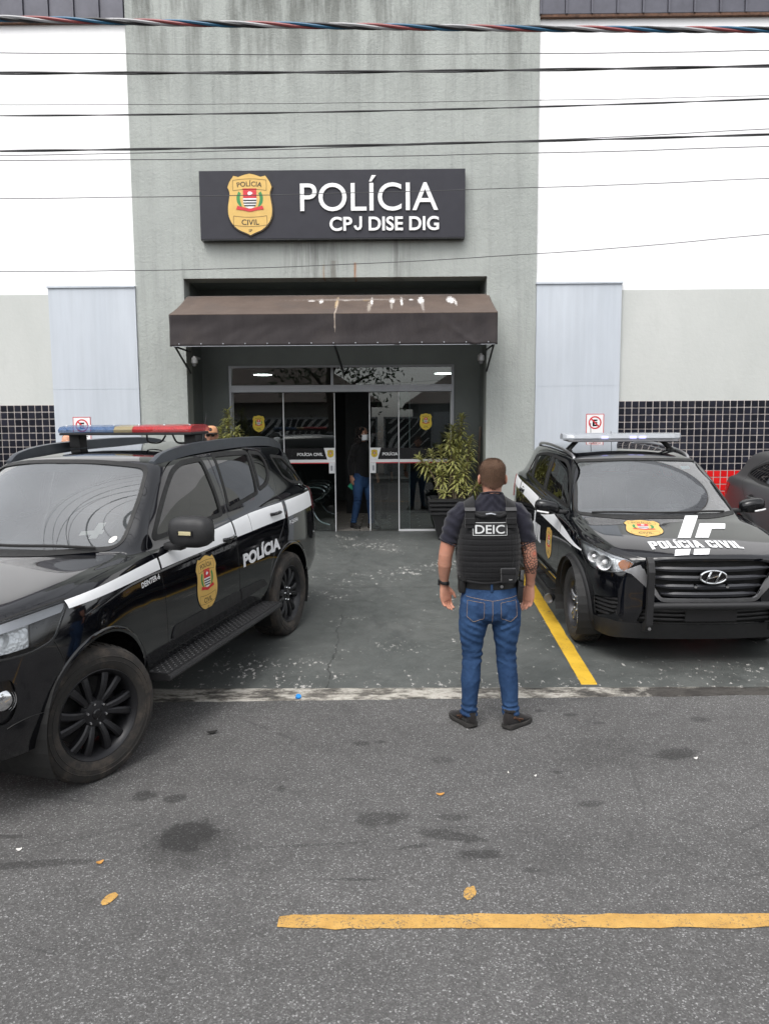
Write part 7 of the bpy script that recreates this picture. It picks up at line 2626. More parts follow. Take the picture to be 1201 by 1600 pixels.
def shoe(root, heel, toe, mats, k=1.0, name='shoe'):
    """trainer from heel point to toe point on the ground (local x, y)"""
    h, t = Vector((*heel, 0)), Vector((*toe, 0))
    d = (t-h); L = d.length; d.normalize(); sd_ = Vector((-d.y, d.x, 0))
    P = lambda u, v, z: h+d*(u*L)+sd_*v+Vector((0, 0, z))
    def slice_(u):
        w = np.interp(u, [0, .06, .2, .4, .62, .78, .92, 1.0], [.020, .034, .040, .039, .048, .049, .038, .010])*k
        zt = np.interp(u, [0, .06, .2, .36, .5, .7, .88, 1.0], [.088, .116, .120, .114, .090, .064, .048, .030])*k
        return w, zt
    V, F = [], []; n = 12; us = np.linspace(0, 1, 22)
    for u in us:
        w, zt = slice_(u)
        z0 = .026*k+.008*abs(u-.45)**1.5
        for j in range(n):
            a = 2*pi*j/n
            ca, sa = cos(a), sin(a)
            pw = .7
            x = w*math.copysign(abs(ca)**pw, ca)*(1-.28*max(0, sa)*(1 if u < .5 else .9)); z = z0+(zt-z0)*(.5+.5*math.copysign(abs(sa)**pw, sa))
            V.append(P(u, x, z))
    for i in range(len(us)-1):
        for j in range(n): F.append((i*n+j, (i+1)*n+j, (i+1)*n+(j+1) % n, i*n+(j+1) % n))
    F += [tuple(range(n)), tuple((len(us)-1)*n+j for j in range(n))[::-1]]
    m = MB().add(V, F)
    up_ = m.build(name, mats[0], root, True, 60)
    # sole with flared heel and rocker
    V, F = [], []
    for u in us:
        w, _ = slice_(u)
        w += .006*k
        lift = .010*max(0, (u-.8)/.2)**2+.012*max(0, (.06-u)/.06)
        zz = [lift+.001, lift+.012, .030*k+lift*.6+.004*sin(u*9)]
        ext = .012 if u == 0 else 0
        V += [P(u, -w*.92, zz[0]), P(u, -w*1.04, zz[1]), P(u, -w, zz[2]), P(u, w, zz[2]), P(u, w*1.04, zz[1]), P(u, w*.92, zz[0])]
    k6 = 6
    for i in range(len(us)-1):
        for j in range(k6): F.append((i*k6+j, i*k6+(j+1) % k6, (i+1)*k6+(j+1) % k6, (i+1)*k6+j))
    F += [tuple(range(k6))[::-1], tuple((len(us)-1)*k6+j for j in range(k6))]
    MB().add(V, F).build('sole', mats[1], up_, True, 50)
    # collar, side stripes
    m = MB()
    for sx in (-1, 1):
        pts = []
        for q in np.linspace(0, 1, 7):
            u = .16+.36*q
            w, zt = slice_(u)
            pts.append(P(u, sx*(w*.98), .045*k+.030*k*(1-q)+.004))
        m.tube(pts, .0058*k, 5)
        pts = []
        for q in np.linspace(0, 1, 6):
            u = .42-.22*q; w, zt = slice_(u)
            pts.append(P(u, sx*w*.98, .042*k+.042*k*q))
        m.tube(pts, .0052*k, 5)
    m.build('side_stripe', mats[2], up_, True)
    m = MB(); pts = []
    for a in np.linspace(0, 2*pi, 18, endpoint=False):
        pts.append(P(.19+.135*cos(a), .030*k*sin(a), 0.118*k+.004*cos(a)*k*-1))
    m.tube(pts, .009*k, 6, closed=True); m.build('collar', mats[0], up_, True)
    return up_

M_skinA = skin_mat('skin_fair_tattooed', (.42, .215, .150), True)
M_skinB = skin_mat('skin_tan', (.36, .19, .125))
M_hairbr = cloth_mat('cropped_brown_hair', (.045, .026, .016), .7, 260, .3, .5)
M_hairdk = cloth_mat('dark_curly_hair', (.010, .007, .006), .6, 120, .4, .9)
M_navy = cloth_mat('navy_tshirt', (.012, .012, .020))
M_blk = cloth_mat('black_nylon', (.0075, .0075, .0085), .75, 300, .2, .35)
M_blk2 = cloth_mat('black_webbing', (.011, .011, .012), .8, 300, .2, .4)
M_denim = denim_mat('blue_denim', (.012, .031, .080), (.029, .067, .150))
M_denimd = denim_mat('dark_denim', (.010, .022, .070), (.020, .044, .115))
M_leather = plain('black_leather', (.010, .010, .010), .45, var=.2, bump=.1)
M_shoe = [cloth_mat('dark_mesh_shoe', (.014, .012, .012), .8, 200), plain('grey_black_sole', (.030, .028, .026), .8, bump=.2), plain('bronze_shoe_trim', (.10, .050, .030), .45, metal=.3)]
M_thread = plain('tan_thread', (.30, .20, .11), .8)

# ------------------------------------------------------------------ the standing man seen from behind
def build_man():
    root = thing('person', 'man seen from behind in black vest marked DEIC and blue jeans, tattooed right arm', 'person', (.655, 5.05, 0), (0, 0, 0))
    # ---- body: head, neck, torso, arms and hands, legs in one skin
    fz = Fuse()
    P, R = head_rings(fz, (.012, .012, 1.668), 0.0, 1.05)
    fz.limb([((.006, -.005, 1.47), .085, .075), ((.008, -.004, 1.53), .064, .066), ((.010, 0, 1.575), .060, .064), ((.012, .006, 1.63), .060, .068)], 20)
    fz.add(rings_mesh([((0, 0, .95), (0, 0, 1), .150, .095), ((-.002, 0, 1.1), (0, 0, 1), .155, .10), ((-.004, 0, 1.3), (0, 0, 1), .175, .11), ((0, 0, 1.43), (0, 0, 1), .165, .09), ((0, 0, 1.50), (0, 0, 1), .09, .06)], 20))
    arms = {-1: [(-.165, .0, 1.445, .060, .062), (-.225, -.01, 1.40, .060, .064), (-.262, -.018, 1.30, .055, .060), (-.283, -.024, 1.23, .050, .055), (-.298, -.026, 1.165, .046, .048), (-.302, -.016, 1.10, .046, .047), (-.304, .004, 1.04, .038, .041), (-.303, .020, .985, .029, .034), (-.302, .026, .962, .027, .032)],
            1: [(.150, .0, 1.445, .060, .062), (.196, -.01, 1.40, .060, .064), (.228, -.018, 1.30, .055, .060), (.245, -.024, 1.23, .050, .055), (.258, -.026, 1.165, .046, .049), (.266, -.016, 1.10, .047, .048), (.270, .004, 1.04, .039, .042), (.271, .020, .985, .030, .035), (.270, .026, .958, .028, .033)]}
    for sx, A in arms.items():
        fz.limb([((x, y, z), rx, ry) for x, y, z, rx, ry in A], 18)
        w = Vector(A[-1][:3])
        hand(fz, w+Vector((0, 0, -.012)), (-sx*.10, .06, -1), (-sx*.85, .50, .05), sx, 1.08, .75, palm_in=(-sx*.4, -.9, 0))
    for sx in (-1, 1):
        fz.limb([((sx*.085, 0, .95), .09, .10), ((sx*.098, 0, .75), .085, .10), ((sx*.112, .0, .5), .052, .058), ((sx*.125, -.02, .3), .050, .055), ((sx*.138, -.035, .10), .036, .042), ((sx*.139, -.03, .06), .035, .045)], 16)
    V, F = fz.fuse(.0042, 3)
    body = mesh_obj('body', V, F, M_skinA, root, True)
    eyes(P, R, 1.05, root)
    # ---- cropped hair: a close cap over the skull with an uneven edge
    fzh = Fuse()
    c = Vector((.012, .012, 1.668)); k = 1.05
    rr = [(-.075, .050, .050, -.018), (-.055, .0625, .070, -.012), (-.02, .0725, .084, -.010), (.02, .0785, .096, -.009), (.055, .0800, .099, -.010), (.085, .0735, .092, -.012), (.108, .056, .072, -.013), (.122, .033, .042, -.013), (.1245, .010, .012, -.013)]
    Vh, Fh = [], []
    n = 56
    prof = [(a, b, c2, d) for a, b, c2, d in rr]
    zz = np.linspace(0, len(prof)-1, 44)
    pr = pchip_mat(np.array(prof), zz)
    for (z, rx, ry, y0) in pr:
        for j in range(n):
            th = 2*pi*j/n
            x = rx*cos(th); y = y0+ry*sin(th)
            Vh.append((c.x+x*k, c.y+y*k, c.z+z*k))
    for i in range(len(pr)-1):
        for j in range(n):
            th = 2*pi*(j+.5)/n
            front = max(0, sin(th)); side_ = abs(cos(th))
            zc = pr[i][0]
            lim = -.070+.135*front**1.2+.030*side_*(1-front)+.010*noise.noise((j*.9, i*.2, 1))
            if zc < lim: continue
            Fh.append((i*n+j, i*n+(j+1) % n, (i+1)*n+(j+1) % n, (i+1)*n+j))
    Fh.append(tuple((len(pr)-1)*n+j for j in range(n)))
    Vh = np.array(Vh)
    for i in range(len(Vh)):
        Vh[i] += np.array([noise.noise((p*70)) for p in (Vector(Vh[i]), Vector(Vh[i])+Vector((3, 0, 0)), Vector(Vh[i])+Vector((0, 5, 0)))])*.0012
    s = N('short_hair')
    sx_ = s.n('SeparateXYZ'); s.l(s.co(), sx_.inputs[0])
    st = s.noise(340, 3, .7, vec=s.mapped((1, 1, .3)))
    col = s.ramp(st, [(.3, (.050, .028, .018)), (.7, (.150, .088, .056))])
    fd = s.math('MULTIPLY', s.math('SUBTRACT', 1.665, sx_.outputs[2]), 9.0, clamp=True)
    col = s.mix(s.math('MULTIPLY', fd, .75), col, (.23, .125, .088))      # clipped shorter towards the neck
    s.set(color=col, rough=.75, spec=.25, normal=s.bump(st, .6, .003))
    # short strands standing off the scalp
    rh = random.Random(4)
    HV, HF = Vh.tolist(), list(Fh)
    hc = np.array(c)
    for _ in range(9000):
        f = Fh[rh.randrange(len(Fh)-1)]
        a, b_, d_ = (np.array(HV[f[i]]) for i in (0, 1, 2))
        u, v = rh.random(), rh.random()
        p = a+(b_-a)*u+(d_-b_)*v
        n_ = p-hc; n_ /= np.linalg.norm(n_)
        L_ = rh.uniform(.004, .0085)*(1.25 if p[2] > hc[2]+.05 else .8)
        dr = n_*.75+np.array([rh.gauss(0, .35), rh.gauss(-.1, .35), rh.gauss(-.25, .35)])
        t = np.cross(n_, [rh.gauss(0, 1), rh.gauss(0, 1), rh.gauss(0, 1)]); t /= max(np.linalg.norm(t), 1e-6)
        i0 = len(HV)
        HV += [list(p-t*.0007), list(p+t*.0007), list(p+dr*L_)]
        HF.append((i0, i0+1, i0+2))
    mesh_obj('hair', HV, HF, s.m, root, True)
    # ---- T-shirt
    fs = Fuse()
    fs.add(rings_mesh([((-.006, 0, .965), (0, 0, 1), .184, .122), ((-.008, 0, 1.05), (0, 0, 1), .190, .126), ((-.010, -.002, 1.2), (0, 0, 1), .205, .135), ((-.010, -.004, 1.33), (0, 0, 1), .205, .135), ((-.006, -.004, 1.43), (0, 0, 1), .190, .115), ((-.002, -.004, 1.48), (0, 0, 1), .150, .094), ((.003, -.004, 1.525), (0, 0, 1), .105, .082), ((.006, -.004, 1.565), (0, 0, 1), .076, .076), ((.006, -.004, 1.573), (0, 0, 1), .070, .073)], 28))
    for sx, A in arms.items():
        o = [(sx*.10, 0, 1.475, .062, .07), (A[0][0]+sx*.012, 0, 1.447, .070, .074), (A[1][0]-sx*.002, -.008, 1.405, .070, .076), (A[2][0]-sx*.006, -.015, 1.33, .064, .074), (A[2][0]+sx*.012, -.02, 1.275, .060, .070), (A[3][0]-sx*.006, -.022, 1.250, .058, .068)]
        fs.limb([((x, y, z), rx, ry) for x, y, z, rx, ry in o], 20)
    V, F = fs.fuse(.0055, 4)
    def wr(p):
        a = 0
        if abs(p[0]) > .20: a += .0035*sin(p[2]*95+p[0]*40+3*noise.noise(Vector(p)*9))*min(1, (abs(p[0])-.20)/.05)
        a += .004*noise.noise(Vector((p[0]*14, p[1]*14, p[2]*6)))
        a += .0035*(1-abs(noise.noise(Vector((p[0]*9, p[1]*9, p[2]*11-abs(p[0])*12)))))**5
        if p[2] > 1.44: a += .003*sin((p[2]+abs(p[0])*.9)*120+2*noise.noise(Vector(p)*12))
        return a
    V = wrinkle(V, F, wr)
    shirt = mesh_obj('shirt', V, F, M_navy, root, True)
    m = MB(); m.tube([(.006+.072*cos(a), -.004+.075*sin(a), 1.574-.012*sin(a)-.004*cos(a)**2) for a in np.linspace(0, 2*pi, 30, endpoint=False)], .0055, 8, closed=True)
    m.build('collar', M_navy, shirt, True)
    for sx, A in arms.items():
        cx, cy, cz = A[3][0]-sx*.006, -.022, 1.252
        m = MB(); m.tube([(cx+.059*cos(a), cy+.069*sin(a), cz+sx*.055*cos(a)*.5) for a in np.linspace(0, 2*pi, 26, endpoint=False)], .004, 6, closed=True); m.build('sleeve_hem', M_navy, shirt, True)
    # ---- tactical vest
    fv = Fuse()
    zz = [1.000, 1.012, 1.05, 1.10, 1.18, 1.26, 1.33, 1.385, 1.43, 1.455, 1.462]
    hw = [.190, .196, .203, .209, .213, .208, .196, .184, .176, .170, .155]
    hd = [.140, .146, .152, .158, .163, .164, .160, .152, .142, .132, .11]
    fv.add(rings_mesh([((-.016+.006*(z-1), -.002, z), (0, 0, 1), w, d, .72) for z, w, d in zip(zz, hw, hd)], 40))
    V, F = fv.fuse(.0046, 3)
    def mv(p):
        z, x = p[2], p[0]
        a = .0022*noise.noise(Vector((x*11, p[1]*11, z*9)))
        if 1.02 < z < 1.425 and not (1.30 < z < 1.405 and abs(x+.02) < .115):
            ph = ((z-1.0)/.036) % 1.0
            a += .0024*(1 if ph < .70 else 0)
            if ph < .70:
                q = ((x+.2)/.042+.17*noise.noise((z*9, 0, 0))) % 1.0
                a -= .0016*max(0, 1-abs(q-.5)/.07)
        a += .004*noise.noise(Vector((x*5, 3, z*5)))*(1 if z < 1.1 else .4)
        return a
    V = wrinkle(V, F, mv)
    vest = mesh_obj('vest', V, F, M_blk, root, True)
    vh = as_tri(V, F)
    # shoulder straps
    for (x0, x1) in ((-.180, -.118), (.082, .146)):
        xc, hwid = (x0+x1)/2, (x1-x0)/2
        path = [(-.142, 1.36), (-.137, 1.42), (-.122, 1.475), (-.088, 1.512), (-.03, 1.527), (.04, 1.515), (.09, 1.47), (.125, 1.40)]
        pts = curve_pts([(xc+(.004 if xc > 0 else 0), y, z) for y, z in path], 5)
        V2, F2 = [], []
        for i, p in enumerate(pts):
            t = Vector(pts[min(i+1, len(pts)-1)])-Vector(pts[max(i-1, 0)]); t.normalize()
            nrm = Vector((0, -t.z, t.y)); 
            if nrm.z < 0 and i > 2: nrm = -nrm
            if i <= 2 and nrm.y > 0: nrm = -nrm
            dip = Vector((0, 0, -.014*abs(xc)/.13))
            for (u, q) in ((-1, 0), (-1, .011), (1, .011), (1, 0)):
                sl = Vector((0, 0, -.020*(u*(1 if xc > 0 else -1))*max(0, min(1, (p[2]-1.47)/.03))))
                V2.append(Vector(p)+Vector((u*hwid, 0, 0))+nrm*q+sl)
        for i in range(len(pts)-1):
            for j in range(4): F2.append((i*4+j, i*4+(j+1) % 4, (i+1)*4+(j+1) % 4, (i+1)*4+j))
        F2 += [(0, 1, 2, 3), tuple(4*(len(pts)-1)+j for j in (3, 2, 1, 0))]
        st = MB().add(V2, F2).build('shoulder_strap', M_blk2, vest, True, 40)
        mt = Matrix.Translation((xc, -.135, 1.478)) @ Matrix.Rotation(-.55, 4, 'X')
        MB().box(-hwid-.004, hwid+.004, -.006, .004, -.013, .013, bevel=.002, mat=mt).build('strap_keeper', plain('strap_keeper_grey', (.035, .035, .037), .6), st)
        MB().box(xc-hwid-.001, xc+hwid+.001, -.158, -.138, 1.385, 1.425, bevel=.004).build('strap_patch', M_blk2, st)
    # drag handle
    m = MB(); m.tube(curve_pts([(-.115, -.140, 1.452), (-.075, -.158, 1.437), (-.018, -.166, 1.446), (.04, -.158, 1.437), (.082, -.140, 1.452)], 6), [.010]*25, 10)
    m.build('drag_handle', M_blk2, vest, True)
    m = MB(); m.tube(curve_pts([(-.050, -.166, 1.452), (-.018, -.177, 1.456), (.01, -.172, 1.450)], 4), .0042, 6); m.build('handle_tag', plain('pale_tag', (.4, .42, .45), .5), vest, True)
    # name patch
    def vd(nm, V2, F2, mt, off):
        return decal(vh, nm, [(V2, F2, 0, 0)], [mt], vest, lambda u, w: (u, -1, w), (0, 1, 0), off)
    v, f = grid_fill([(-.132, 1.311), (.088, 1.311), (.088, 1.397), (-.132, 1.397)], .02)
    vd('name_patch', v, f, plain('patch_black', (.010, .010, .011), .75), .0045)
    M_refp = plain('reflective_grey', (.52, .53, .53), .55, var=.05)
    for a in ((-.130, .086, 1.3925, 1.3955), (-.130, .086, 1.3125, 1.3155), (-.130, -.127, 1.3155, 1.3925), (.083, .086, 1.3155, 1.3925)):
        v, f = grid_fill([(a[0], a[2]), (a[1], a[2]), (a[1], a[3]), (a[0], a[3])], .02)
        vd('patch_border', v, f, M_refp, .0058)
    v, f = text2d('DEIC', .056, .010, 1.0)
    kk = .185/v[:, 0].max(); v, f = refine_text(np.stack([v[:, 0]*kk, v[:, 1]], 1), f, .02)
    vd('patch_lettering', np.stack([v[:, 0]-.115, v[:, 1]+1.326], 1), f, M_refp, .0062)
    # pouches, cords
    m = MB(); m.box(.050, .142, -.190, -.150, 1.005, 1.098, bevel=.008); pc = m.build('back_pouch', M_blk2, vest, True)
    m = MB(); m.box(.048, .144, -.193, -.150, 1.062, 1.100, bevel=.005); m.build('pouch_flap', M_blk, pc, True)
    v, f = grid_fill([(.098, 1.028), (.118, 1.028), (.118, 1.031), (.098, 1.031)], .02)
    mesh_obj('pouch_label', [(a, -.1908, b) for a, b in v], f, M_refp, pc)
    q, n = onto(vh, [(.128+.004*sin(z*50), -1, z) for z in np.linspace(1.10, 1.22, 10)]+[(.128-.02*(i/5), -1, 1.10-.004*i) for i in range(1, 3)], (0, 1, 0), .003)
    m = MB(); m.tube([tuple(p) for p in q[:10]], .0025, 5); m.build('cord', M_blk2, vest, True)
    q, n = onto(vh, [(x, -1, 1.012-.010*sin(pi*(x+.16)/.24)) for x in np.linspace(-.16, .08, 14)], (0, 1, 0), .006)
    m = MB(); m.tube([tuple(p) for p in q], .007, 6); m.build('hem_cord', M_blk2, vest, True)
    # ---- jeans
    fj = Fuse()
    fj.add(rings_mesh([((-.004, 0, .975), (0, 0, 1), .178, .124), ((-.002, -.004, .93), (0, 0, 1), .184, .130), ((0, -.012, .87), (0, 0, 1), .196, .140), ((0, -.016, .80), (0, 0, 1), .203, .146), ((0, -.010, .745), (0, 0, 1), .198, .130), ((0, -.002, .715), (0, 0, 1), .16, .09)], 30))
    legs = {-1: [(-.095, -.016, .86, .100, .125), (-.104, -.014, .77, .101, .124), (-.112, -.008, .69, .096, .113), (-.116, -.002, .62, .084, .098), (-.117, .004, .54, .070, .083), (-.117, .004, .47, .064, .074), (-.121, -.010, .40, .063, .073), (-.127, -.022, .31, .063, .073), (-.133, -.030, .22, .056, .064), (-.137, -.032, .15, .052, .058), (-.139, -.032, .10, .056, .061), (-.140, -.032, .075, .056, .060)],
            1: [(.095, -.016, .86, .100, .125), (.104, -.014, .77, .101, .124), (.110, -.008, .69, .096, .113), (.112, -.002, .62, .085, .098), (.112, .004, .54, .071, .083), (.112, .004, .47, .066, .075), (.118, -.010, .40, .065, .074), (.127, -.024, .31, .065, .074), (.134, -.036, .22, .058, .065), (.138, -.042, .15, .053, .059), (.140, -.044, .10, .057, .062), (.141, -.044, .078, .057, .061)]}
    for sx, A in legs.items():
        fj.limb([((x, y, z), rx, ry) for x, y, z, rx, ry in A], 24)
    V, F = fj.fuse(.0052, 3)
    def wj(p):
        x, y, z = p
        a = .0028*noise.noise(Vector((x*12, y*12, z*8)))
        kn = math.exp(-((z-.49)/.075)**2)
        a += kn*.0048*(.55+.9*noise.noise(Vector((x*7+5, y*7, z*9))))*sin(z*115+x*22*(1 if x > 0 else -1)+2.2*noise.noise(Vector((x*8, y*8, z*10))))
        an = math.exp(-((z-.115)/.055)**2)
        a += an*.0060*(.7+.8*noise.noise(Vector((x*9+2, y*9, z*12))))*sin(z*175+atan2(y, x-(.138 if x > 0 else -.138))*1.0+2.5*noise.noise(Vector((x*9, y*9, z*9))))
        cr = math.exp(-((z-.71)/.05)**2)*max(0, 1-abs(abs(x)-.07)/.13)
        a += cr*.004*sin((z-abs(x)*.55)*120+1.5*noise.noise(Vector(p)*10))
        rg = (1-abs(noise.noise(Vector((x*8, y*8, z*13+abs(x)*9)))))**5
        a += rg*(.0022+.0030*kn+.0030*an+.0022*cr)-.001
        rg2 = (1-abs(noise.noise(Vector((x*17+3, y*17, z*22-abs(x)*14)))))**6
        a += rg2*.0014
        th = math.exp(-((z-.60)/.06)**2)
        a += th*.0028*sin((z+x*.5)*95+2*noise.noise(Vector(p)*8))
        return a
    V = wrinkle(V, F, wj)
    jeans = mesh_obj('jeans', V, F, M_denim, root, True)
    jh = as_tri(V, F)
    onb = lambda pts, off=.0012: [tuple(p) for p in onto(jh, [(x, -1, z) for x, z in pts], (0, 1, 0), off)[0]]
    def stitch(pts, r=.0013):
        m = MB(); m.tube(onb(pts), r, 4); return m.build('stitching', M_thread, jeans, True)
    for sx in (-1, 1):
        o = fillet([(sx*.052, .868), (sx*.156, .878), (sx*.162, .775), (sx*.120, .742), (sx*.056, .765)], .006)
        v, f = grid_fill(o, .012)
        decal(jh, 'back_pocket', [(v, f, 0, 0)], [M_denim], jeans, lambda u, w: (u, -1, w), (0, 1, 0), .0032)
        oo = o+[o[0]]
        dense = []
        for a_, b_ in zip(oo[:-1], oo[1:]):
            for t in np.linspace(0, 1, 6, endpoint=False): dense.append((a_[0]+(b_[0]-a_[0])*t, a_[1]+(b_[1]-a_[1])*t))
        m = MB(); m.tube(onb(dense, .0042), .0011, 4, closed=True); m.build('stitching', M_thread, jeans, True)
        stitch([(sx*x, .902-.022*(1-x/.17)) for x in np.linspace(.002, .165, 16)])
        stitch([(sx*x, .800+.004*sin(x*40)) for x in np.linspace(.058, .158, 10)], .001)
    stitch([(0, z) for z in np.linspace(.88, .735, 14)])
    # belt, loops
    m = MB()
    prof = []
    for a in np.linspace(0, 2*pi, 44, endpoint=False):
        prof.append((-.004+.184*cos(a), -.002+.131*sin(a)))
    V2 = [(x, y, z) for z in (.950, .952, .990, .992) for x, y in [(p[0]*(1.0 if z in (.952, .990) else .985), p[1]*(1.0 if z in (.952, .990) else .985)) for p in prof]]
    F2 = [(i*44+j, i*44+(j+1) % 44, (i+1)*44+(j+1) % 44, (i+1)*44+j) for i in range(3) for j in range(44)]
    belt = MB().add(V2, F2).build('belt', M_leather, root, True, 40)
    for x in (-.005,):
        MB().box(x-.008, x+.008, -.142, -.131, .938, .998, bevel=.003).build('belt_loop', M_denim, jeans, True)
    MB().lathe([(0, .0), (.009, .001), (.011, .004)], 14, 'Y', (.060, -.135, .972)).build('belt_stud', M_satin, belt, True)
    # ---- holster, phone pouch, watch
    m = MB()
    mt = Matrix.Translation((.192, -.035, .955)) @ Matrix.Rotation(radians(4), 4, 'Y')
    m.box(-.018, .022, -.040, .040, -.105, .045, bevel=.008, mat=mt)
    ho = m.build('holster', plain('holster_black', (.010, .010, .011), .45, var=.2), root, True)
    m = MB(); mt2 = mt @ Matrix.Translation((.004, -.020, .055)) @ Matrix.Rotation(radians(-22), 4, 'X'); m.box(-.013, .015, -.030, .030, -.02, .055, bevel=.006, mat=mt2); m.build('pistol_grip', plain('pistol_grip_black', (.014, .014, .015), .55, bump=.4, bscale=300), ho, True)
    m = MB(); m.box(-.004, .024, -.044, .044, .000, .012, bevel=.003, mat=mt); m.build('holster_strap', M_leather, ho, True)
    m = MB(); m.box(-.213, -.168, -.075, .015, .918, 1.036, bevel=.010); po = m.build('belt_pouch', M_leather, root, True)
    m = MB(); m.box(-.216, -.170, -.078, .018, .998, 1.038, bevel=.008); m.build('pouch_flap', M_leather, po, True)
    A = arms[-1]
    m = MB()
    V2, F2 = [], []
    c0 = Vector((-.3025, .0225, .972))
    for z in (-.012, -.010, .010, .012):
        r_ = 1.0 if abs(z) < .011 else .96
        for a in np.linspace(0, 2*pi, 28, endpoint=False):
            V2.append(c0+Vector((.0345*r_*cos(a), .0375*r_*sin(a), z+.006*cos(a)*-1)))
    F2 = [(i*28+j, i*28+(j+1) % 28, (i+1)*28+(j+1) % 28, (i+1)*28+j) for i in range(3) for j in range(28)]
    wa = m.add(V2, F2).build('watch', plain('watch_rubber', (.012, .012, .013), .4), root, True, 40)
    MB().box(-.345, -.333, .004, .042, .955, .992, bevel=.004).build('watch_case', plain('watch_case_black', (.015, .015, .016), .2), wa, True)
    # ---- shoes and socks
    for sx, hl_, to in ((-1, (-.112, -.092), (-.232, .150)), (1, (.094, -.118), (.282, .062))):
        shoe(root, hl_, to, M_shoe, 1.03)
    return root
build_man()

# ------------------------------------------------------------------ simpler figures in the background
def build_person(label, loc, rotz, height, top_m, leg_m, shoe_m, skin, hair, head_yaw=0., pose=None, long_sleeve=True, name='person', group=None, fem=False):
    root = thing(name, label, 'person', loc, (0, 0, rotz))
    k = height/1.78
    p = dict(aL=[(-.19, 0, 1.44), (-.235, -.02, 1.16), (-.245, .03, .93)], aR=[(.19, 0, 1.44), (.235, -.02, 1.16), (.245, .03, .93)], lL=[(-.095, 0, .92), (-.10, .01, .49), (-.105, -.03, .09)], lR=[(.095, 0, .92), (.10, .01, .49), (.105, -.03, .09)])
    if pose: p.update(pose)
    S_ = lambda q: Vector(q)*k
    sw = .85 if fem else 1.0
    fz = Fuse()
    P, R = head_rings(fz, S_((0, .015, 1.665)), head_yaw, k)
    fz.limb([(S_((0, -.005, 1.46)), .07*k, .065*k), (S_((0, 0, 1.53)), .056*k, .058*k), (S_((0, .005, 1.62)), .054*k, .06*k)], 16)
    fz.add(rings_mesh([(S_((0, 0, .93)), (0, 0, 1), .14*k, .09*k), (S_((0, 0, 1.2)), (0, 0, 1), .15*k*sw, .095*k), (S_((0, 0, 1.42)), (0, 0, 1), .15*k*sw, .08*k), (S_((0, 0, 1.5)), (0, 0, 1), .08*k, .06*k)], 16))
    def arm_pts(A, r):
        a, b, c_ = [S_(q) for q in A]
        return [(a, r[0], r[0]), (a.lerp(b, .5), r[1], r[1]), (b, r[2], r[2]), (b.lerp(c_, .35), r[2]*1.02, r[2]*1.02), (b.lerp(c_, .8), r[3], r[3]*1.1), (c_, r[3]*.92, r[3]*1.05)]
    for sx, A in ((-1, p['aL']), (1, p['aR'])):
        fz.limb(arm_pts(A, [.05*k, .044*k, .038*k, .027*k]), 14)
        b, c_ = S_(A[1]), S_(A[2])
        hand(fz, c_, c_-b, (-sx*.15, 1, .1), sx, .98*k, .45, palm_in=(-sx, -.2, 0))
    for A in (p['lL'], p['lR']):
        a, b, c_ = [S_(q) for q in A]
        fz.limb([(a, .08*k, .09*k), (b, .05*k, .055*k), (c_, .034*k, .04*k)], 12)
    V, F = fz.fuse(.0062, 3)
    mesh_obj('body', V, F, skin, root, True)
    eyes(P, R, k, root)
    # top
    ft_ = Fuse()
    ft_.add(rings_mesh([(S_((0, 0, .90)), (0, 0, 1), .178*k*(.97 if fem else 1), .128*k), (S_((0, 0, 1.05)), (0, 0, 1), .172*k*sw, .122*k), (S_((0, .006, 1.22)), (0, 0, 1), .186*k*sw, .128*k*(1.12 if fem else 1)), (S_((0, .006, 1.34)), (0, 0, 1), .196*k*sw, .128*k*(1.1 if fem else 1)), (S_((0, 0, 1.43)), (0, 0, 1), .180*k*sw, .105*k), (S_((0, 0, 1.485)), (0, 0, 1), .12*k, .085*k), (S_((0, 0, 1.535)), (0, 0, 1), .072*k, .070*k)], 24))
    for A in (p['aL'], p['aR']):
        a, b, c_ = [S_(q) for q in A]
        pts = [(a+Vector((-a.x*.35, 0, .01)), .068*k, .068*k), (a, .066*k, .068*k), (a.lerp(b, .5), .059*k, .060*k), (b, .053*k, .054*k)]
        pts = pts+[(b.lerp(c_, .5), .047*k, .049*k), (b.lerp(c_, .93), .039*k, .042*k)] if long_sleeve else pts[:3]
        ft_.limb(pts, 16)
    V, F = ft_.fuse(.0072, 3)
    V = wrinkle(V, F, lambda q: .006*noise.noise(Vector((q[0]*11, q[1]*11, q[2]*7)))+.004*sin(q[2]*70+3*noise.noise(Vector(q)*7))*(abs(q[0]) > .15))
    mesh_obj('jacket' if long_sleeve else 'shirt', V, F, top_m, root, True)
    # trousers
    fl = Fuse()
    fl.add(rings_mesh([(S_((0, 0, .985)), (0, 0, 1), .160*k, .118*k), (S_((0, -.012, .87)), (0, 0, 1), .188*k, .145*k), (S_((0, -.018, .80)), (0, 0, 1), .192*k, .150*k), (S_((0, 0, .73)), (0, 0, 1), .15*k, .10*k)], 24))
    for A in (p['lL'], p['lR']):
        a, b, c_ = [S_(q) for q in A]
        fl.limb([(a, .098*k, .125*k), (a.lerp(b, .3), .098*k, .118*k), (a.lerp(b, .7), .078*k, .092*k), (b, .066*k, .076*k), (b.lerp(c_, .35), .064*k, .074*k), (b.lerp(c_, .8), .052*k, .058*k), (b.lerp(c_, .98), .054*k, .060*k)], 18)
    V, F = fl.fuse(.0072, 3)
    V = wrinkle(V, F, lambda q: .004*noise.noise(Vector((q[0]*11, q[1]*11, q[2]*7)))+.005*math.exp(-((q[2]-.48*k)/.08)**2)*sin(q[2]*110+2*noise.noise(Vector(q)*8))+.006*math.exp(-((q[2]-.13*k)/.06)**2)*sin(q[2]*150+2*noise.noise(Vector(q)*8)))
    mesh_obj('trousers', V, F, leg_m, root, True)
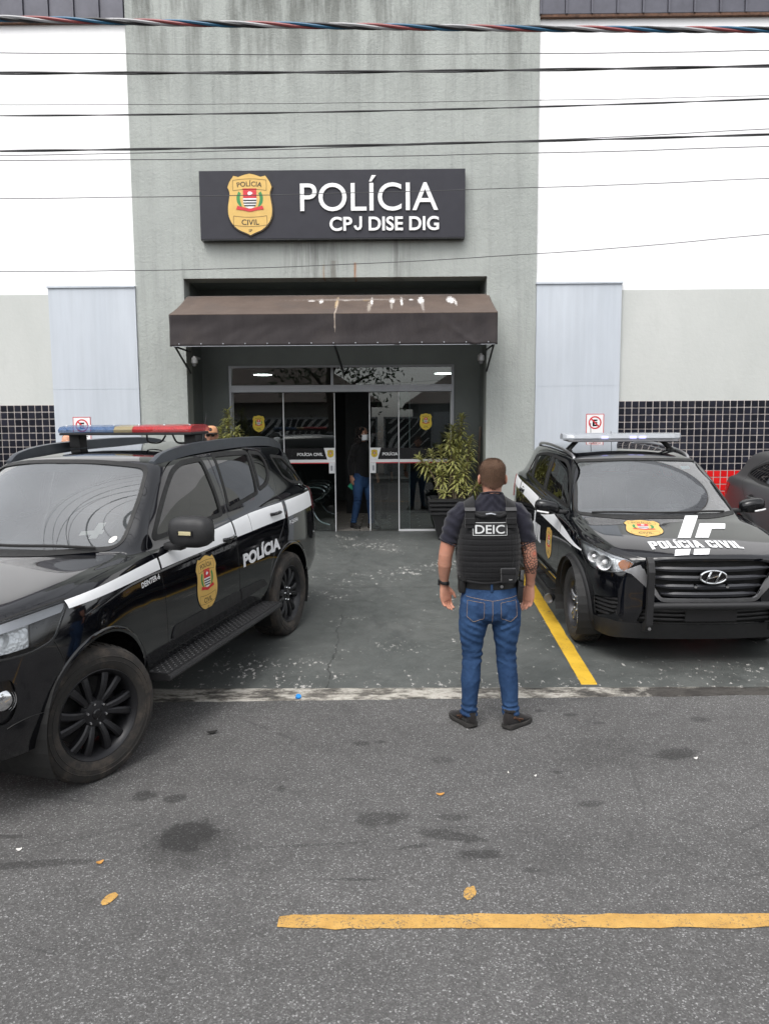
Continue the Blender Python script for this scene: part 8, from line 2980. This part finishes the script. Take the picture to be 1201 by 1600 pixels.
    for A in (p['lL'], p['lR']):
        c_ = S_(A[2]); ox = .03 if A[2][0] > 0 else -.03
        shoe(root, (c_.x-ox*.3, c_.y-.07*k), (c_.x+ox, c_.y+.19*k), shoe_m, k*.98)
    return root, P, R, k

M_jack = cloth_mat('black_jacket', (.0075, .0075, .008), .8)
wr_, P, R, k = build_person('woman in black jacket, jeans and white face mask walking out of the doorway', (-.46, 12.42, FL), radians(-138), 1.63, M_jack, M_denim, [M_shoe[0], M_shoe[1], M_shoe[0]], M_skinB, None, radians(-2),
    pose=dict(aL=[(-.17, 0, 1.43), (-.22, .02, 1.16), (-.20, .16, .94)], aR=[(.17, 0, 1.43), (.22, -.06, 1.17), (.22, -.04, .93)], lL=[(-.095, 0, .92), (-.10, .10, .49), (-.10, .12, .09)], lR=[(.095, 0, .92), (.10, -.02, .50), (.10, -.14, .09)]), fem=True)
def curly_hair(root, P, R, k, seed=2):
    rnd = random.Random(seed)
    fz = Fuse()
    fz.ball(P(0, -.02, .035), .088*k, .104*k, .095*k, 16, 12)
    for i in range(90):
        a = rnd.uniform(.15*pi, 1.85*pi)+pi/2
        z = rnd.uniform(-.17, .10)
        r = .088+.02*rnd.random()+(.018 if z < -.05 else 0)
        y = r*sin(a)*1.05-.02; x = r*cos(a)
        if y > .055 and z < .065: continue
        fz.ball(P(x, y, z), .026*k, .026*k, .030*k, 8, 6)
    V, F = fz.fuse(.006, 2)
    V = wrinkle(V, F, lambda q: .007*noise.noise(Vector(q)*55)+.004*noise.noise(Vector(q)*110))
    mesh_obj('hair', V, F, M_hairdk, root, True)
curly_hair(wr_, P, R, k)
def face_mask(root, P, R, k):
    V, F = [], []
    nu, nv = 14, 9
    for i in range(nu+1):
        u = -1+2*i/nu
        for j in range(nv+1):
            v = j/nv
            z = -.105+.098*v
            bulge = .118+.006*sin(pi*v)+.0025*sin(v*22)
            a = u*1.18
            V.append(P(.078*sin(a)*(1-.12*(1-v)), .004+bulge*cos(a)*.98, z-.006*abs(u)))
    for i in range(nu):
        for j in range(nv):
            a = i*(nv+1)+j; F.append((a, a+nv+1, a+nv+2, a+1))
    o = mesh_obj('face_mask', V, F, plain('white_mask', (.78, .80, .82), .8, var=.03), root, True)
    o.modifiers.new('t', 'SOLIDIFY').thickness = .0015
    m = MB()
    for sx in (-1, 1):
        for z in (-.10, -.012):
            m.tube([P(sx*.072, .048, z), P(sx*.088, -.01, -.006+z*.2)], .0016, 4)
    m.build('ear_loop', plain('white_mask', (.78, .80, .82), .8), o)
face_mask(wr_, P, R, k)
o = MB().box(-.018, .018, -.004, .0, -.01, .006).build('chest_badge', plain('orange_badge', (.55, .12, .06), .5), wr_); o.location = (-.08, .1365, 1.17*1.0); 
# green card in her far hand
m = MB(); m.prism([(-.045, -.03), (.05, -.05), (.055, .03), (-.03, .045)], -.004, .004, 'Y')
o = m.build('green_folder', plain('green_plastic', (.03, .30, .17), .45), None)
o.location = (-.645, 12.40, 1.08); o.rotation_euler = (.2, .5, .2)
tag(o, 'small green folder held in the hand of the masked woman', 'folder')

wr2, P2, R2, k2 = build_person('person in dark clothes and pale shoes half hidden behind the masked woman', (-.20, 12.85, FL), radians(-150), 1.66, M_jack, cloth_mat('black_trousers', (.009, .009, .010)), [plain('pale_shoe', (.45, .43, .40), .7), plain('pale_sole', (.5, .5, .48), .7), plain('pale_shoe', (.45, .43, .40), .7)], M_skinB, None, 0.15, fem=True)
curly_hair(wr2, P2, R2, k2, 5)

# the two heads that show above the black four by four
pm, P3, R3, k3 = build_person('man in peach fronted cap behind the roof of the large black four by four', (-2.40, 10.35, gz(10.35)), pi+.05, 1.735, cloth_mat('dark_polo', (.02, .02, .024)), M_denimd, M_shoe, M_skinB, None, 0., long_sleeve=False)
def cap(root, P, R, k, front_m, back_m, dark=False):
    V, F, I = [], [], []
    n, m_ = 28, 9
    for i in range(m_+1):
        q = i/m_
        r = cos(q*pi/2)**.62
        z = .040+.098*sin(q*pi/2)**.95
        for j in range(n):
            a = 2*pi*j/n
            V.append(P(.089*r*cos(a), -.008+.110*r*sin(a), z))
    for i in range(m_):
        for j in range(n):
            F.append((i*n+j, i*n+(j+1) % n, (i+1)*n+(j+1) % n, (i+1)*n+j))
            I.append(0 if sin(2*pi*(j+.5)/n) > .25 else 1)
    o = mesh_obj('cap', V, F, [front_m, back_m], root, True, I)
    V, F = [], []
    nn = 14
    for i in range(nn+1):
        a = pi*.12+pi*.76*i/nn
        x, y = .088*cos(a), -.008+.108*sin(a)
        e = sin(pi*i/nn)**.6
        V += [P(x, y, .046), P(x*1.02, y+.075*e, .030-.012*abs(cos(a))), P(x*1.02, y+.075*e, .026-.012*abs(cos(a))), P(x, y, .041)]
    for i in range(nn):
        for j in range(4): F.append((4*i+j, 4*i+(j+1) % 4, 4*i+4+(j+1) % 4, 4*i+4+j))
    mesh_obj('cap_peak', V, F, plain('dark_peak', (.03, .018, .014), .7), o, True, sharp=40)
    return o
M_peach = cloth_mat('peach_cap', (.60, .30, .16), .8); M_capd = cloth_mat('dark_cap_back', (.035, .025, .02))
co_ = cap(pm, P3, R3, k3, M_peach, M_capd)
m = MB(); c3 = P3(0, .1035, .086); yv = (P3(0, 1, 0)-P3(0, 0, 0)).normalized()
rot = yv.to_track_quat('Y', 'Z').to_matrix().to_4x4()
m.lathe([(0, .004), (.021, .003), (.026, -.004)], 20, 'Y', mat=Matrix.Translation(c3) @ rot); m.build('round_patch', plain('brown_patch', (.05, .03, .025), .7), co_)
m = MB()
for sx in (-1, 1):
    V = [P3(sx*.034+.026*cos(a), .1015-.010*(sx*.034+.026*cos(a))**2*60, .008+.019*sin(a)) for a in np.linspace(0, 2*pi, 14, endpoint=False)]
    V2 = [P3(sx*.034+.026*cos(a), .097-.010*(sx*.034+.026*cos(a))**2*60, .008+.019*sin(a)) for a in np.linspace(0, 2*pi, 14, endpoint=False)]
    m.add(V+V2, [tuple(range(14)), tuple(range(14, 28))[::-1]]+[(i, (i+1) % 14, 14+(i+1) % 14, 14+i) for i in range(14)])
    m.tube([P3(sx*.058, .088, .014), P3(sx*.082, .0, .008)], .003, 5)
m.tube([P3(-.010, .102, .013), P3(.010, .102, .013)], .003, 5)
m.build('sunglasses', M_trimg, pm, True)
pl_, P4, R4, k4 = build_person('dark haired person half hidden below the blue end of the light bar', (-4.06, 9.7, gz(9.7)), pi-.1, 1.69, cloth_mat('grey_shirt', (.06, .06, .065)), M_denimd, M_shoe, skin_mat('skin_light', (.52, .29, .19)), None, 0., long_sleeve=False)
fz = Fuse()
fz.ball(P4(0, -.022, .062), .082*k4, .096*k4, .072*k4, 16, 12); fz.ball(P4(0, -.04, .0), .078*k4, .070*k4, .08*k4, 14, 10)
V, F = fz.fuse(.006, 2)
V = wrinkle(V, F, lambda q: .004*noise.noise(Vector(q)*70))
mesh_obj('hair', V, F, M_hairdk, pl_, True)
